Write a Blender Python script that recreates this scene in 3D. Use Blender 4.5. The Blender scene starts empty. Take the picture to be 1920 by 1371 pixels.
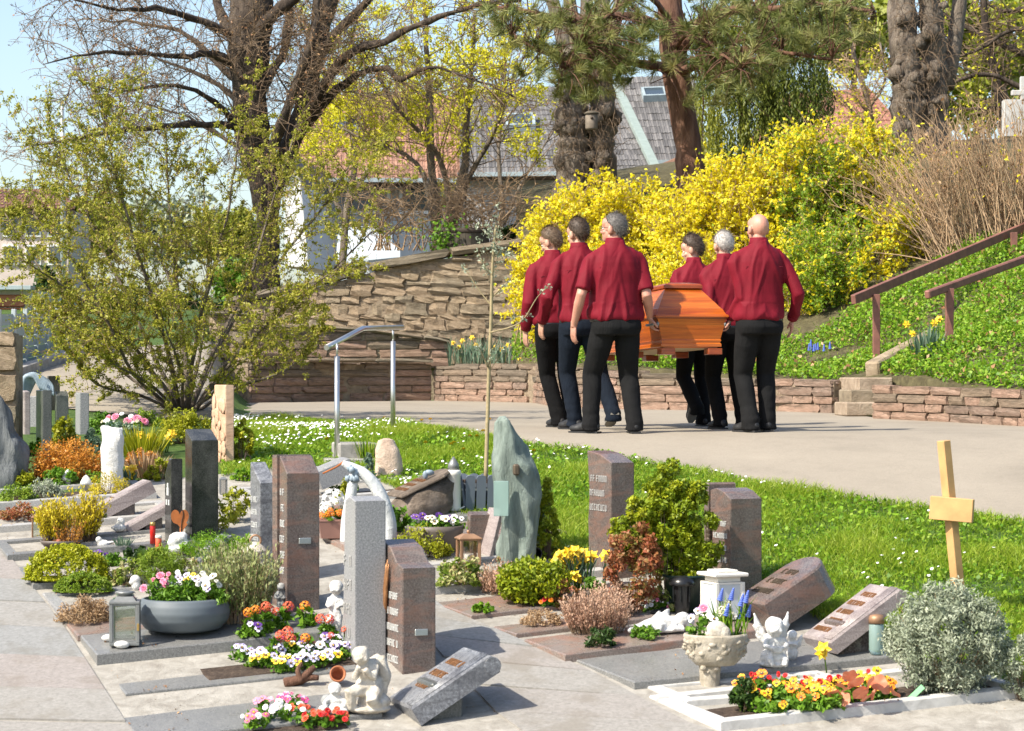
import bpy,bmesh,math,random
import numpy as np
from mathutils import Vector,Matrix,noise,Euler
from mathutils.bvhtree import BVHTree
SC = bpy.context.scene
COL = SC.collection
R = math.radians
# ------------------------------------------------------------------ camera, world, sun, exposure
cam = bpy.data.objects.new('camera',bpy.data.cameras.new('camera'))
COL.objects.link(cam)
cam.location = (0,0,0)
cam.rotation_euler = (R(90),0,0)
cam.data.sensor_width = 36.0
cam.data.lens = 4540.0/1920.0*36.0
cam.data.shift_y = 14.5/1920.0
cam.data.clip_start = 0.1
cam.data.clip_end = 3000
cam.data.dof.use_dof = True
cam.data.dof.focus_distance = 20.6
cam.data.dof.aperture_fstop = 8.0
SC.camera = cam
SUN_EL,SUN_ROT = R(46),R(235)
world = bpy.data.worlds.new('World')
SC.world = world
world.use_nodes = True
wn = world.node_tree.nodes
sky = wn.new('ShaderNodeTexSky')
sky.sky_type = 'NISHITA'
sky.sun_disc = False
sky.sun_elevation = SUN_EL
sky.sun_rotation = SUN_ROT
sky.air_density = 1.0
sky.dust_density = 1.9
sky.ozone_density = 1.0
wn['Background'].inputs['Strength'].default_value = 0.15
world.node_tree.links.new(sky.outputs['Color'],wn['Background'].inputs['Color'])
sun = bpy.data.objects.new('sun',bpy.data.lights.new('sun','SUN'))
COL.objects.link(sun)
sun.data.energy = 4.9
sun.data.angle = R(0.53)
sun.data.color = (1.0,0.93,0.80)
to_sun = Vector((math.sin(SUN_ROT)*math.cos(SUN_EL),math.cos(SUN_ROT)*math.cos(SUN_EL),math.sin(SUN_EL)))
sun.rotation_euler = to_sun.to_track_quat('Z','Y').to_euler()
sun.location = (-20,-20,30)
SC.view_settings.view_transform = 'Standard'
SC.view_settings.look = 'None'
SC.view_settings.exposure = 0.72
SC.view_settings.gamma = 1.0
SC.view_settings.use_curve_mapping = False
# ------------------------------------------------------------------ placing helpers
F,HY = 4540.0,700.0
def P(px,py,d):
 return Vector(((px - 960)/F*d,d,(HY - py)/F*d))
def sstep(a,b,x):
 t = np.clip((x - a)/(b - a),0,1)
 return t*t*(3 - 2*t)
_gd = np.array([-30,11.6,12.3,13.9,15.5,16.8,18.4,19.3,20,22,26,30,33,60,400.])
_gz = np.array([-1.95,-1.95,-1.818,-1.47,-1.16,-.925,-.66,-.535,-.5,-.495,-.42,-.42,-.40,-.4,-.4])
_td = np.arange(-30,400,.1)
_tz = np.interp(_td,_gd,_gz)
_tz = np.convolve(np.pad(_tz,4,mode='edge'),np.ones(9)/9,mode='valid')
def gz(x,d):
 """height of the natural ground"""
 z = np.interp(d,_td,_tz)
 rise = .083*np.clip(d - 22.5,0,18)*sstep(-2.2,-4.0,x)
 return z + rise
def gp(x,d,dz=0.0):
 return Vector((x,d,float(gz(x,d)) + dz))
def rbf_fit(pts):
 pts = np.array(pts,float)
 xy,z = pts[:,:2],pts[:,2]
 n = len(pts)
 r = np.linalg.norm(xy[:,None] - xy[None],axis=2)
 K = np.where(r > 0,r*r*np.log(np.maximum(r,1e-9)),0) + np.eye(n)*.02
 Q = np.hstack([np.ones((n,1)),xy])
 A = np.block([[K,Q],[Q.T,np.zeros((3,3))]])
 w = np.linalg.solve(A,np.concatenate([z,np.zeros(3)]))
 def f(x,y):
  x = np.asarray(x,float); y = np.asarray(y,float)
  q = np.stack([x.ravel(),y.ravel()],1)
  rr = np.linalg.norm(q[:,None] - xy[None],axis=2)
  U = np.where(rr > 0,rr*rr*np.log(np.maximum(rr,1e-9)),0)
  v = U @ w[:n] + w[n] + q @ w[n + 1:]
  return v.reshape(x.shape)
 return f
# ------------------------------------------------------------------ object helpers
def snake(n):
 return n
def tag(o,label=None,cat=None,group=None,kind=None):
 if label: o['label'] = label
 if cat: o['category'] = cat
 if group: o['group'] = group
 if kind: o['kind'] = kind
 return o
def empty(name,loc,label,cat,group=None,rz=0.0):
 o = bpy.data.objects.new(name,None)
 o.empty_display_size = .1
 COL.objects.link(o)
 o.location = loc
 o.rotation_euler = (0,0,rz)
 return tag(o,label,cat,group)
def link(name,me,parent=None,loc=None,rot=None,scale=None):
 o = bpy.data.objects.new(name,me)
 COL.objects.link(o)
 if parent is not None: o.parent = parent
 if loc is not None: o.location = loc
 if rot is not None: o.rotation_euler = rot
 if scale is not None: o.scale = scale
 return o
def copy_tree(o,parent=None):
 c = o.copy()
 COL.objects.link(c)
 c.parent = parent
 for ch in [k for k in o.children]:
  copy_tree(ch,c)
 return c
class MB:
 """collects shapes into one mesh"""
 def __init__(s):
  s.v,s.f,s.m,s.mats,s.sm = [],[],[],[],[]
 def _mi(s,mat):
  if mat not in s.mats: s.mats.append(mat)
  return s.mats.index(mat)
 def add(s,verts,faces,mat,smooth=False,M=None):
  o = len(s.v)
  if M is not None:
   verts = [M @ Vector(v) for v in verts]
  s.v.extend([tuple(v) for v in verts])
  i = s._mi(mat)
  for f in faces:
   s.f.append([o + k for k in f]); s.m.append(i); s.sm.append(smooth)
  return s
 def box(s,c,size,mat,M=None,taper=1.0,tapery=None):
  x,y,z = size[0]/2,size[1]/2,size[2]/2
  ty = taper if tapery is None else tapery
  vs = [(-x,-y,-z),(x,-y,-z),(x,y,-z),(-x,y,-z),
    (-x*taper,-y*ty,z),(x*taper,-y*ty,z),(x*taper,y*ty,z),(-x*taper,y*ty,z)]
  vs = [(a + c[0],b + c[1],d + c[2]) for a,b,d in vs]
  fs = [(0,3,2,1),(4,5,6,7),(0,1,5,4),(1,2,6,5),(2,3,7,6),(3,0,4,7)]
  return s.add(vs,fs,mat,False,M)
 def cbox(s,c,size,mat,M=None,b=.01):
  """chamfered box"""
  bm = bmesh.new()
  bmesh.ops.create_cube(bm,size=1)
  for v in bm.verts: v.co = Vector((v.co.x*size[0],v.co.y*size[1],v.co.z*size[2]))
  bmesh.ops.bevel(bm,geom=list(bm.edges),offset=b,segments=1,affect='EDGES',clamp_overlap=True)
  vs = [v.co + Vector(c) for v in bm.verts]
  bm.verts.index_update()
  fs = [[v.index for v in f.verts] for f in bm.faces]
  bm.free()
  return s.add(vs,fs,mat,False,M)
 def tube(s,pts,rad,mat,n=8,cap=True,smooth=True,M=None):
  pts = [Vector(p) for p in pts]
  if not hasattr(rad,'__len__'): rad = [rad]*len(pts)
  vs,fs = [],[]
  up = None
  for i,p in enumerate(pts):
   t = (pts[min(i + 1,len(pts) - 1)] - pts[max(i - 1,0)])
   if t.length < 1e-9: t = Vector((0,0,1))
   t.normalize()
   if up is None:
    up = Vector((0,0,1)) if abs(t.z) < .9 else Vector((0,1,0))
   a = t.cross(up)
   if a.length < 1e-6: a = t.cross(Vector((1,0,0)))
   a.normalize(); b = t.cross(a).normalized()
   up = a.cross(t)
   for k in range(n):
    w = 2*math.pi*k/n
    vs.append(p + (a*math.cos(w) + b*math.sin(w))*rad[i])
  for i in range(len(pts) - 1):
   for k in range(n):
    k2 = (k + 1) % n
    fs.append((i*n + k,i*n + k2,(i + 1)*n + k2,(i + 1)*n + k))
  s.add(vs,fs,mat,smooth,M)
  if cap:
   o = len(s.v) - len(vs)
   i = s._mi(mat)
   s.f.append([o + k for k in range(n)][::-1]); s.m.append(i); s.sm.append(False)
   e = o + (len(pts) - 1)*n
   s.f.append([e + k for k in range(n)]); s.m.append(i); s.sm.append(False)
  return s
 def lathe(s,prof,mat,n=20,c=(0,0,0),M=None,sx=1.0,sy=1.0,smooth=True):
  vs,fs = [],[]
  for r,z in prof:
   for k in range(n):
    w = 2*math.pi*k/n
    vs.append((c[0] + r*sx*math.cos(w),c[1] + r*sy*math.sin(w),c[2] + z))
  for i in range(len(prof) - 1):
   for k in range(n):
    k2 = (k + 1) % n
    fs.append((i*n + k,i*n + k2,(i + 1)*n + k2,(i + 1)*n + k))
  fs.append(tuple(range(n))[::-1])
  fs.append(tuple((len(prof) - 1)*n + k for k in range(n)))
  return s.add(vs,fs,mat,smooth,M)
 def prism(s,poly,h,mat,M=None,smooth=False):
  """poly: xy list, extruded along z from 0 to h"""
  n = len(poly)
  vs = [(x,y,0) for x,y in poly] + [(x,y,h) for x,y in poly]
  fs = [tuple(range(n))[::-1],tuple(range(n,2*n))]
  fs += [(i,(i + 1) % n,n + (i + 1) % n,n + i) for i in range(n)]
  return s.add(vs,fs,mat,smooth,M)
 def ball(s,c,r,mat,M=None,nu=10,nv=7,noise_amp=0.0,nscale=3.0,seed=0.0):
  if not hasattr(r,'__len__'): r = (r,r,r)
  vs,fs = [],[]
  for j in range(nv + 1):
   th = math.pi*j/nv
   for i in range(nu):
    ph = 2*math.pi*i/nu
    d = Vector((math.sin(th)*math.cos(ph),math.sin(th)*math.sin(ph),math.cos(th)))
    k = 1 + noise_amp*noise.noise(d*nscale + Vector((seed,seed*1.3,0))) if noise_amp else 1
    vs.append((c[0] + d.x*r[0]*k,c[1] + d.y*r[1]*k,c[2] + d.z*r[2]*k))
  for j in range(nv):
   for i in range(nu):
    i2 = (i + 1) % nu
    fs.append((j*nu + i,(j + 1)*nu + i,(j + 1)*nu + i2,j*nu + i2))
  return s.add(vs,fs,mat,True,M)
 def mesh(s,name):
  me = bpy.data.meshes.new(name)
  me.from_pydata(s.v,[],s.f)
  for m in s.mats: me.materials.append(m)
  me.polygons.foreach_set('material_index',s.m)
  me.polygons.foreach_set('use_smooth',s.sm)
  me.validate()
  me.update()
  return me
 def build(s,name,parent=None,loc=None,rot=None):
  return link(name,s.mesh(name),parent,loc,rot)
def npmesh(name,V,Fq,mat,rnd=None,smooth=False):
 """fast mesh from numpy arrays; Fq (n,3) or (n,4)"""
 me = bpy.data.meshes.new(name)
 n,k = Fq.shape
 me.vertices.add(len(V))
 me.vertices.foreach_set('co',np.ascontiguousarray(V,np.float32).ravel())
 me.loops.add(n*k)
 me.loops.foreach_set('vertex_index',np.ascontiguousarray(Fq,np.int32).ravel())
 me.polygons.add(n)
 me.polygons.foreach_set('loop_start',np.arange(0,n*k,k,dtype=np.int32))
 me.polygons.foreach_set('loop_total',np.full(n,k,np.int32))
 if smooth:
  me.polygons.foreach_set('use_smooth',np.ones(n,bool))
 me.materials.append(mat)
 me.update(calc_edges=True)
 if rnd is not None:
  a = me.attributes.new('rnd','FLOAT','FACE')
  a.data.foreach_set('value',np.ascontiguousarray(rnd,np.float32))
 return me
def unit(v):
 return v/np.maximum(np.linalg.norm(v,axis=1,keepdims=True),1e-9)
def leaf_arrays(C,rg,size,aspect=.5,nrm=None,spread=1.0,fold=.25,up=None,upw=0.0,sj=.35):
 """diamond leaves at centres C. nrm: preferred facing. up: preferred long axis"""
 n = len(C)
 t = unit(rg.normal(size=(n,3)))
 if up is not None:
  t = unit(t*(1 - upw) + np.asarray(up)*upw)
 q = unit(rg.normal(size=(n,3)))
 q = unit(q*spread + (np.array(to_sun)*.85 if nrm is None else nrm))
 b = unit(np.cross(t,q))
 q = np.cross(b,t)
 s = (size*(1 + sj*rg.uniform(-1,1,size=n)))[:,None]
 V = np.empty((n,4,3))
 V[:,0] = C - t*s*.5
 V[:,2] = C + t*s*.5
 V[:,1] = C + b*s*aspect*.5 + q*s*fold*.3
 V[:,3] = C - b*s*aspect*.5 + q*s*fold*.3
 Fq = np.arange(n*4).reshape(n,4)
 return V.reshape(-1,3),Fq
def leaf_mesh(name,C,mat,rg,size,rnd=None,**k):
 V,Fq = leaf_arrays(C,rg,size,**k)
 if rnd is None: rnd = rg.uniform(0,1,len(C))
 return npmesh(name,V,Fq,mat,rnd)
def blade_arrays(B,rg,h,w,lean=.4,hj=.4,dirv=None):
 """two-quad-free grass blades: one bent strip of two faces -> 5 verts as quad+tri merged into quad fan"""
 n = len(B)
 a = rg.uniform(0,2*np.pi,n)
 side = np.stack([np.cos(a),np.sin(a),np.zeros(n)],1)
 ld = rg.normal(size=(n,3))*np.array([1,1,0])*lean
 hh = (h*(1 + hj*rg.uniform(-1,1,n)))[:,None]
 tip = B + np.array([0,0,1])*hh + ld*hh
 mid = B + np.array([0,0,.55])*hh + ld*hh*.3
 V = np.empty((n,4,3))
 V[:,0] = B - side*w*.5
 V[:,1] = mid - side*w*.25
 V[:,2] = tip
 V[:,3] = mid + side*w*.5
 return V.reshape(-1,3),np.arange(n*4).reshape(n,4)
# ------------------------------------------------------------------ materials
def newmat(name):
 m = bpy.data.materials.new(name)
 m.use_nodes = True
 nt = m.node_tree
 return m,nt,nt.nodes,nt.links,nt.nodes['Principled BSDF']
def mixcol(nt,a,b,fac,mode='MIX'):
 n = nt.nodes.new('ShaderNodeMix')
 n.data_type = 'RGBA'
 n.blend_type = mode
 for sock,val in ((n.inputs[0],fac),(n.inputs[6],a),(n.inputs[7],b)):
  if hasattr(val,'is_linked') or hasattr(val,'links'):
   nt.links.new(val,sock)
  elif hasattr(val,'__len__'):
   sock.default_value = (*val[:3],1)
  else:
   sock.default_value = val
 return n.outputs[2]
def tex(nt,scale,detail=6,rough=.6,kind='noise',stretch=None,coord='Object',dist=0.0):
 tc = nt.nodes.new('ShaderNodeTexCoord')
 v = tc.outputs[coord]
 if stretch is not None:
  mp = nt.nodes.new('ShaderNodeMapping')
  mp.inputs['Scale'].default_value = stretch
  nt.links.new(v,mp.inputs['Vector'])
  v = mp.outputs['Vector']
 if kind == 'noise':
  n = nt.nodes.new('ShaderNodeTexNoise')
  n.inputs['Detail'].default_value = detail
  n.inputs['Roughness'].default_value = rough
  n.inputs['Distortion'].default_value = dist
  out = n.outputs['Fac']
 elif kind == 'voronoi':
  n = nt.nodes.new('ShaderNodeTexVoronoi')
  out = n.outputs['Distance']
 elif kind == 'cell':
  n = nt.nodes.new('ShaderNodeTexVoronoi')
  out = n.outputs['Color']
 elif kind == 'wave':
  n = nt.nodes.new('ShaderNodeTexWave')
  n.inputs['Distortion'].default_value = dist
  n.inputs['Detail'].default_value = detail
  out = n.outputs['Fac']
 n.inputs['Scale'].default_value = scale
 nt.links.new(v,n.inputs['Vector'])
 return out
def ramp(nt,src,stops):
 r = nt.nodes.new('ShaderNodeValToRGB')
 while len(r.color_ramp.elements) < len(stops): r.color_ramp.elements.new(.5)
 for e,(p,c) in zip(r.color_ramp.elements,stops):
  e.position = p
  e.color = (*c[:3],1) if hasattr(c,'__len__') else (c,c,c,1)
 nt.links.new(src,r.inputs['Fac'])
 return r.outputs['Color']
def bump(nt,src,bs,strength=.3,dist=.01,prev=None):
 b = nt.nodes.new('ShaderNodeBump')
 b.inputs['Strength'].default_value = strength
 b.inputs['Distance'].default_value = dist
 nt.links.new(src,b.inputs['Height'])
 nt.links.new(b.outputs['Normal'],bs.inputs['Normal'])
 return b
def simple(name,c,rough=.6,metal=0.0,var=.25,scale=12,bmp=.15,bd=.004,spec=.5,rand=0.0):
 """one colour with noise variation, optional per-object variation"""
 m,nt,N,L,bs = newmat(name)
 n = tex(nt,scale)
 lo = [x*(1 - var) for x in c]; hi = [min(1,x*(1 + var)) for x in c]
 col = ramp(nt,n,[(.3,lo),(.7,hi)])
 if rand:
  oi = N.new('ShaderNodeObjectInfo')
  k = ramp(nt,oi.outputs['Random'],[(0,1 - rand),(1,1 + 0*rand)])
  col = mixcol(nt,col,k,1.0,'MULTIPLY')
 L.new(col,bs.inputs['Base Color'])
 bs.inputs['Roughness'].default_value = rough
 bs.inputs['Metallic'].default_value = metal
 bs.inputs['Specular IOR Level'].default_value = spec
 if bmp:
  bump(nt,tex(nt,scale*3),bs,bmp,bd)
 return m
def leafmat(name,stops,transl=.3,rough=.5,tcol=None,noise_var=True):
 """colour by face attribute rnd, translucent"""
 m,nt,N,L,bs = newmat(name)
 at = N.new('ShaderNodeAttribute')
 at.attribute_name = 'rnd'
 n = len(stops)
 st = [(i/max(1,n - 1),c) for i,c in enumerate(stops)]
 col = ramp(nt,at.outputs['Fac'],st)
 L.new(col,bs.inputs['Base Color'])
 bs.inputs['Roughness'].default_value = rough
 bs.inputs['Specular IOR Level'].default_value = .35
 tr = N.new('ShaderNodeBsdfTranslucent')
 L.new(col,tr.inputs['Color'])
 mx = N.new('ShaderNodeMixShader')
 mx.inputs[0].default_value = transl
 L.new(bs.outputs[0],mx.inputs[1]); L.new(tr.outputs[0],mx.inputs[2])
 L.new(mx.outputs[0],N['Material Output'].inputs['Surface'])
 return m
def granite(name,cols,scale=90,rough=.28,swirl=None,grain=.35):
 m,nt,N,L,bs = newmat(name)
 a = tex(nt,scale,detail=3,rough=.8)
 col = ramp(nt,a,[(.30,cols[0]),(.48,cols[1]),(.68,cols[2])])
 if swirl:
  s = tex(nt,3.2,detail=7,rough=.62,stretch=(1,1,3.4),dist=1.2)
  k = ramp(nt,s,[(.46,0.0),(.60,1.0)])
  col = mixcol(nt,col,swirl,mulfac(nt,k,.6))
 # weathering dust
 w = ramp(nt,tex(nt,5,detail=8,rough=.7),[(.45,0.0),(.75,1.0)])
 col = mixcol(nt,col,(.34,.33,.30),mulfac(nt,w,.22))
 L.new(col,bs.inputs['Base Color'])
 bs.inputs['Roughness'].default_value = rough
 r2 = ramp(nt,tex(nt,14),[(.3,rough*.8),(.7,min(1,rough*1.6))])
 L.new(r2,bs.inputs['Roughness'])
 bump(nt,a,bs,.06,.001)
 return m
def mulfac(nt,src,k):
 m = nt.nodes.new('ShaderNodeMath')
 m.operation = 'MULTIPLY'
 m.inputs[1].default_value = k
 nt.links.new(src,m.inputs[0])
 return m.outputs[0]
def rockmat(name,c1,c2,c3,scale=6,rough=.85,bd=.03,rand=.0,stretch=None,streak=None):
 m,nt,N,L,bs = newmat(name)
 a = tex(nt,scale,detail=9,rough=.65,stretch=stretch,dist=.6)
 col = ramp(nt,a,[(.28,c1),(.5,c2),(.72,c3)])
 if streak:
  k = ramp(nt,tex(nt,3.0,detail=8,rough=.7),[(.5,0.0),(.62,1.0)])
  col = mixcol(nt,col,streak,mulfac(nt,k,.65))
 if rand:
  oi = N.new('ShaderNodeObjectInfo')
  k = ramp(nt,oi.outputs['Random'],[(0,(1 - rand,1 - rand,1 - rand)),(.5,(1,.97 - rand*.2,.92 - rand*.25)),(1,(1.0,.9,.86))])
  col = mixcol(nt,col,k,1.0,'MULTIPLY')
 L.new(col,bs.inputs['Base Color'])
 bs.inputs['Roughness'].default_value = rough
 bs.inputs['Specular IOR Level'].default_value = .3
 bump(nt,tex(nt,scale*4,detail=10,rough=.7,stretch=stretch),bs,.7,bd)
 return m
M = {}
# foliage
M['shrub_leaf'] = leafmat('shrub_leaf',[(.17,.20,.012),(.26,.28,.02),(.35,.35,.035),(.42,.38,.06),(.44,.27,.10)],.35)
M['forsythia'] = leafmat('forsythia_blossom',[(.68,.54,.006),(.77,.67,.012),(.83,.75,.03),(.86,.80,.13)],.4)
M['forsythia_leaf'] = leafmat('forsythia_leaf',[(.13,.24,.012),(.22,.34,.02),(.32,.42,.035)],.4)
M['maple_blossom'] = leafmat('maple_blossom',[(.56,.54,.012),(.68,.64,.02),(.76,.70,.04)],.35)
M['pine_needle'] = leafmat('pine_needle',[(.07,.10,.025),(.15,.18,.045),(.26,.26,.08),(.36,.31,.12)],.15)
M['thuja'] = leafmat('thuja_spray',[(.05,.075,.010),(.11,.14,.016),(.24,.25,.025)],.25)
M['conifer'] = leafmat('dwarf_cypress_spray',[(.12,.18,.008),(.24,.30,.010),(.38,.38,.014)],.25)
M['grass'] = leafmat('grass_blade',[(.10,.19,.010),(.19,.31,.014),(.28,.40,.022),(.40,.46,.06)],.4)
M['clover'] = leafmat('ground_cover_leaf',[(.08,.19,.010),(.15,.30,.012),(.23,.40,.02),(.33,.43,.05)],.38)
M['dark_leaf'] = leafmat('dark_leaf',[(.018,.045,.010),(.035,.075,.012),(.06,.11,.02)],.2)
M['green_leaf'] = leafmat('green_leaf',[(.06,.15,.010),(.12,.25,.015),(.19,.33,.03)],.3)
M['lime_leaf'] = leafmat('lime_leaf',[(.19,.22,.008),(.30,.32,.012),(.42,.40,.02)],.3)
M['moss'] = leafmat('moss',[(.24,.27,.006),(.36,.38,.010),(.48,.47,.02)],.2)
M['thyme'] = leafmat('cushion_herb',[(.12,.20,.012),(.19,.29,.02),(.28,.35,.03)],.2)
M['blue_green'] = leafmat('blue_green_leaf',[(.08,.15,.10),(.14,.22,.14),(.22,.29,.20)],.25)
M['silver_leaf'] = leafmat('silver_leaf',[(.21,.25,.16),(.32,.36,.25),(.44,.47,.35)],.2)
M['lavender_leaf'] = leafmat('lavender_leaf',[(.15,.19,.06),(.24,.28,.09),(.34,.36,.18)],.2)
M['orange_leaf'] = leafmat('orange_leaf',[(.42,.15,.02),(.56,.24,.03),(.66,.35,.06)],.3)
M['red_leaf'] = leafmat('red_green_leaf',[(.15,.22,.03),(.30,.15,.05),(.36,.10,.05),(.38,.34,.12)],.3)
M['varieg_leaf'] = leafmat('variegated_leaf',[(.11,.19,.02),(.21,.29,.03),(.50,.48,.22),(.36,.12,.07)],.3)
M['brown_leaf'] = leafmat('dry_stalk',[(.28,.17,.09),(.42,.28,.15),(.54,.38,.23)],.2)
M['dead_leaf'] = leafmat('dead_leaf',[(.22,.10,.04),(.34,.18,.08),(.45,.30,.16)],.15)
M['yellow_heather'] = leafmat('yellow_heather',[(.40,.33,.01),(.55,.45,.015),(.65,.52,.04)],.3)
M['far_green'] = leafmat('spring_leaf',[(.16,.21,.02),(.24,.28,.03),(.34,.36,.05)],.35)
M['twig'] = simple('twig',(.17,.115,.07),.85,var=.3,scale=30,bmp=0)
M['twig_tan'] = simple('tan_twig',(.40,.27,.16),.85,var=.3,scale=30,bmp=0)
M['twig_dark'] = simple('dark_twig',(.05,.035,.025),.85,var=.3,scale=20,bmp=0)
M['bark'] = rockmat('bark',(.025,.019,.015),(.07,.052,.04),(.15,.115,.085),scale=5,bd=.08,stretch=(2.2,2.2,.5))
M['bark_grey'] = rockmat('grey_bark',(.075,.057,.045),(.18,.145,.113),(.31,.26,.205),scale=5,bd=.08,stretch=(2.2,2.2,.5))
M['bark_red'] = rockmat('red_bark',(.06,.03,.02),(.17,.085,.055),(.28,.16,.11),scale=4,bd=.06,stretch=(2.5,2.5,.5))
M['bark_young'] = simple('young_bark',(.30,.24,.13),.8,var=.25,scale=20)
# mineral
M['soil'] = rockmat('soil',(.035,.024,.018),(.075,.052,.038),(.15,.11,.08),scale=30,bd=.03)
M['bank_soil'] = rockmat('bank_soil',(.05,.04,.02),(.10,.085,.04),(.16,.14,.07),scale=12,bd=.05)
M['verge'] = rockmat('turf_soil',(.035,.07,.012),(.06,.11,.018),(.11,.15,.04),scale=14,bd=.03)
M['concrete'] = rockmat('concrete',(.195,.195,.188),(.262,.262,.254),(.322,.322,.313),scale=40,bd=.003,rough=.9,rand=.12,streak=(.20,.19,.168))
M['concrete_grey'] = rockmat('grey_concrete',(.20,.19,.175),(.30,.285,.265),(.40,.385,.36),scale=6,bd=.012,rough=.9)
M['kerb_white'] = rockmat('pale_kerb',(.34,.33,.31),(.46,.45,.43),(.55,.54,.52),scale=9,bd=.004,rough=.7)
M['sandstone'] = rockmat('red_sandstone',(.19,.13,.095),(.34,.245,.19),(.46,.355,.285),scale=5,bd=.03,rand=.30,streak=(.075,.065,.045))
M['sandstone_warm'] = rockmat('tan_sandstone',(.23,.185,.125),(.37,.305,.215),(.50,.43,.32),scale=5,bd=.04,rand=.28,streak=(.16,.13,.085))
M['sandstone_grey'] = rockmat('weathered_sandstone',(.12,.10,.075),(.25,.205,.155),(.36,.30,.23),scale=6,bd=.03,rand=.30,streak=(.08,.072,.05))
M['heather_pink'] = leafmat('pinkish_heather',[(.42,.22,.15),(.55,.34,.23),(.66,.46,.33)],.25)
M['mortar'] = rockmat('mortar',(.16,.12,.08),(.29,.225,.155),(.40,.32,.225),scale=9,bd=.04)
M['capstone'] = rockmat('capstone',(.12,.105,.075),(.24,.205,.15),(.34,.30,.23),scale=6,bd=.03,rand=.2)
# ================================================================== ground, path, hill
_ds = np.arange(8,120,.02)
def gz2(x,d):
 return float(gz2a(np.array([x]),np.array([d]))[0])
def gz2a(x,d):
 """ground with the rising lane on the far side of the shrub"""
 z = np.interp(d,_td,_tz)
 q = -x/np.maximum(d,1.0)
 return z + .083*np.clip(d - 22.5,0,18)*sstep(.112,.126,q)
gz = gz2a
def gp(x,d,dz=0.0):
 return Vector((x,d,gz2(x,d) + dz))
def hit(px,py):
 """where the sight line through a photo pixel meets the natural ground"""
 x = (px - 960)/F*_ds
 z = gz2a(x,_ds)
 y = HY - F*z/_ds
 i = int(np.argmax(y <= py)) if (y <= py).any() else len(_ds) - 1
 d = _ds[i]
 return Vector((x[i],d,z[i]))
def sheet(name,xs_fn,cols,rows,mat,dz=0.0,zf=None,smooth=True):
 """grid sheet: cols = sight columns, xs_fn(col) -> (d0, d1, px)"""
 V = []
 for c in cols:
  d0,d1 = xs_fn(c)
  dd = np.linspace(d0,d1,rows)
  x = (c - 960)/F*dd
  z = (zf or gz2a)(x,dd) + dz
  V.append(np.stack([x,dd,z],1))
 V = np.array(V)
 n,r = V.shape[:2]
 idx = np.arange(n*r).reshape(n,r)
 Fq = np.stack([idx[:-1,:-1],idx[1:,:-1],idx[1:,1:],idx[:-1,1:]],-1).reshape(-1,4)
 return npmesh(name,V.reshape(-1,3),Fq,mat,smooth=smooth)
# natural ground out to the horizon
gy = np.concatenate([np.arange(-40,8,4),np.arange(8,40,.25),np.arange(40,80,4),np.arange(80,1300,60)])
gx = np.concatenate([np.arange(-600,-20,40),np.arange(-20,-8,1),np.arange(-8,8,.25),np.arange(8,20,1),np.arange(20,620,40)])
GX,GY = np.meshgrid(gx,gy,indexing='ij')
GZ = gz2a(GX,GY)
GZ = np.where(GY < 3,np.interp(GY,_td,_tz),GZ)
idx = np.arange(GX.size).reshape(GX.shape)
Fq = np.stack([idx[:-1,:-1],idx[1:,:-1],idx[1:,1:],idx[:-1,1:]],-1).reshape(-1,4)
o = link('ground',npmesh('ground',np.stack([GX,GY,GZ],-1).reshape(-1,3),Fq,M['verge'],smooth=True))
tag(o,'green turf hillside sloping down under the graves and lawn','ground',kind='structure')
# asphalt path
m,nt,N,L,bs = newmat('asphalt')
a = tex(nt,120,detail=4,rough=.8)
col = ramp(nt,a,[(.3,(.235,.20,.155)),(.55,(.315,.275,.22)),(.75,(.38,.335,.27))])
b_ = ramp(nt,tex(nt,1.1,detail=9,rough=.68),[(.3,.78),(.5,.96),(.75,1.06)])
col = mixcol(nt,col,b_,1.0,'MULTIPLY')
k_ = ramp(nt,tex(nt,2.3,detail=12,rough=.75,dist=2.0),[(.495,0.0),(.503,1.0),(.511,0.0)])
col = mixcol(nt,col,(.16,.14,.115),mulfac(nt,k_,.5))
L.new(col,bs.inputs['Base Color'])
bs.inputs['Roughness'].default_value = .92
bs.inputs['Specular IOR Level'].default_value = .25
bump(nt,a,bs,.35,.004)
M['asphalt'] = m
near_px = [(-400,745),(0,755),(100,765),(200,777),(300,787),(440,793),(640,797),(760,803),(860,817),(1000,838),(1100,850),(1190,866),
   (1430,914),(1600,940),(1760,962),(1920,985),(2400,1060),(3000,1160)]
far_px = [(-400,735),(0,716),(30,707),(90,684),(150,664),(300,650),(400,642),(440,690),(465,757),(813,753),(1000,757),(1053,766),(1200,770),(1480,774),
   (1570,777),(1640,786),(1780,793),(1920,801),(2400,830),(3000,868)]
def yi(tab,px):
 return float(np.interp(px,[t[0] for t in tab],[t[1] for t in tab]))
def path_cols(c):
 w = random.Random(int(c*7)).uniform(-1,1)
 return hit(c,yi(near_px,c) + w*1.5).y,hit(c,yi(far_px,c)).y + .12
random.seed(3)
o = link('path',sheet('path',path_cols,np.arange(-300,2700,8),26,M['asphalt'],.012))
tag(o,'pale asphalt path curving past the low stone wall','path',kind='structure')
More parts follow.
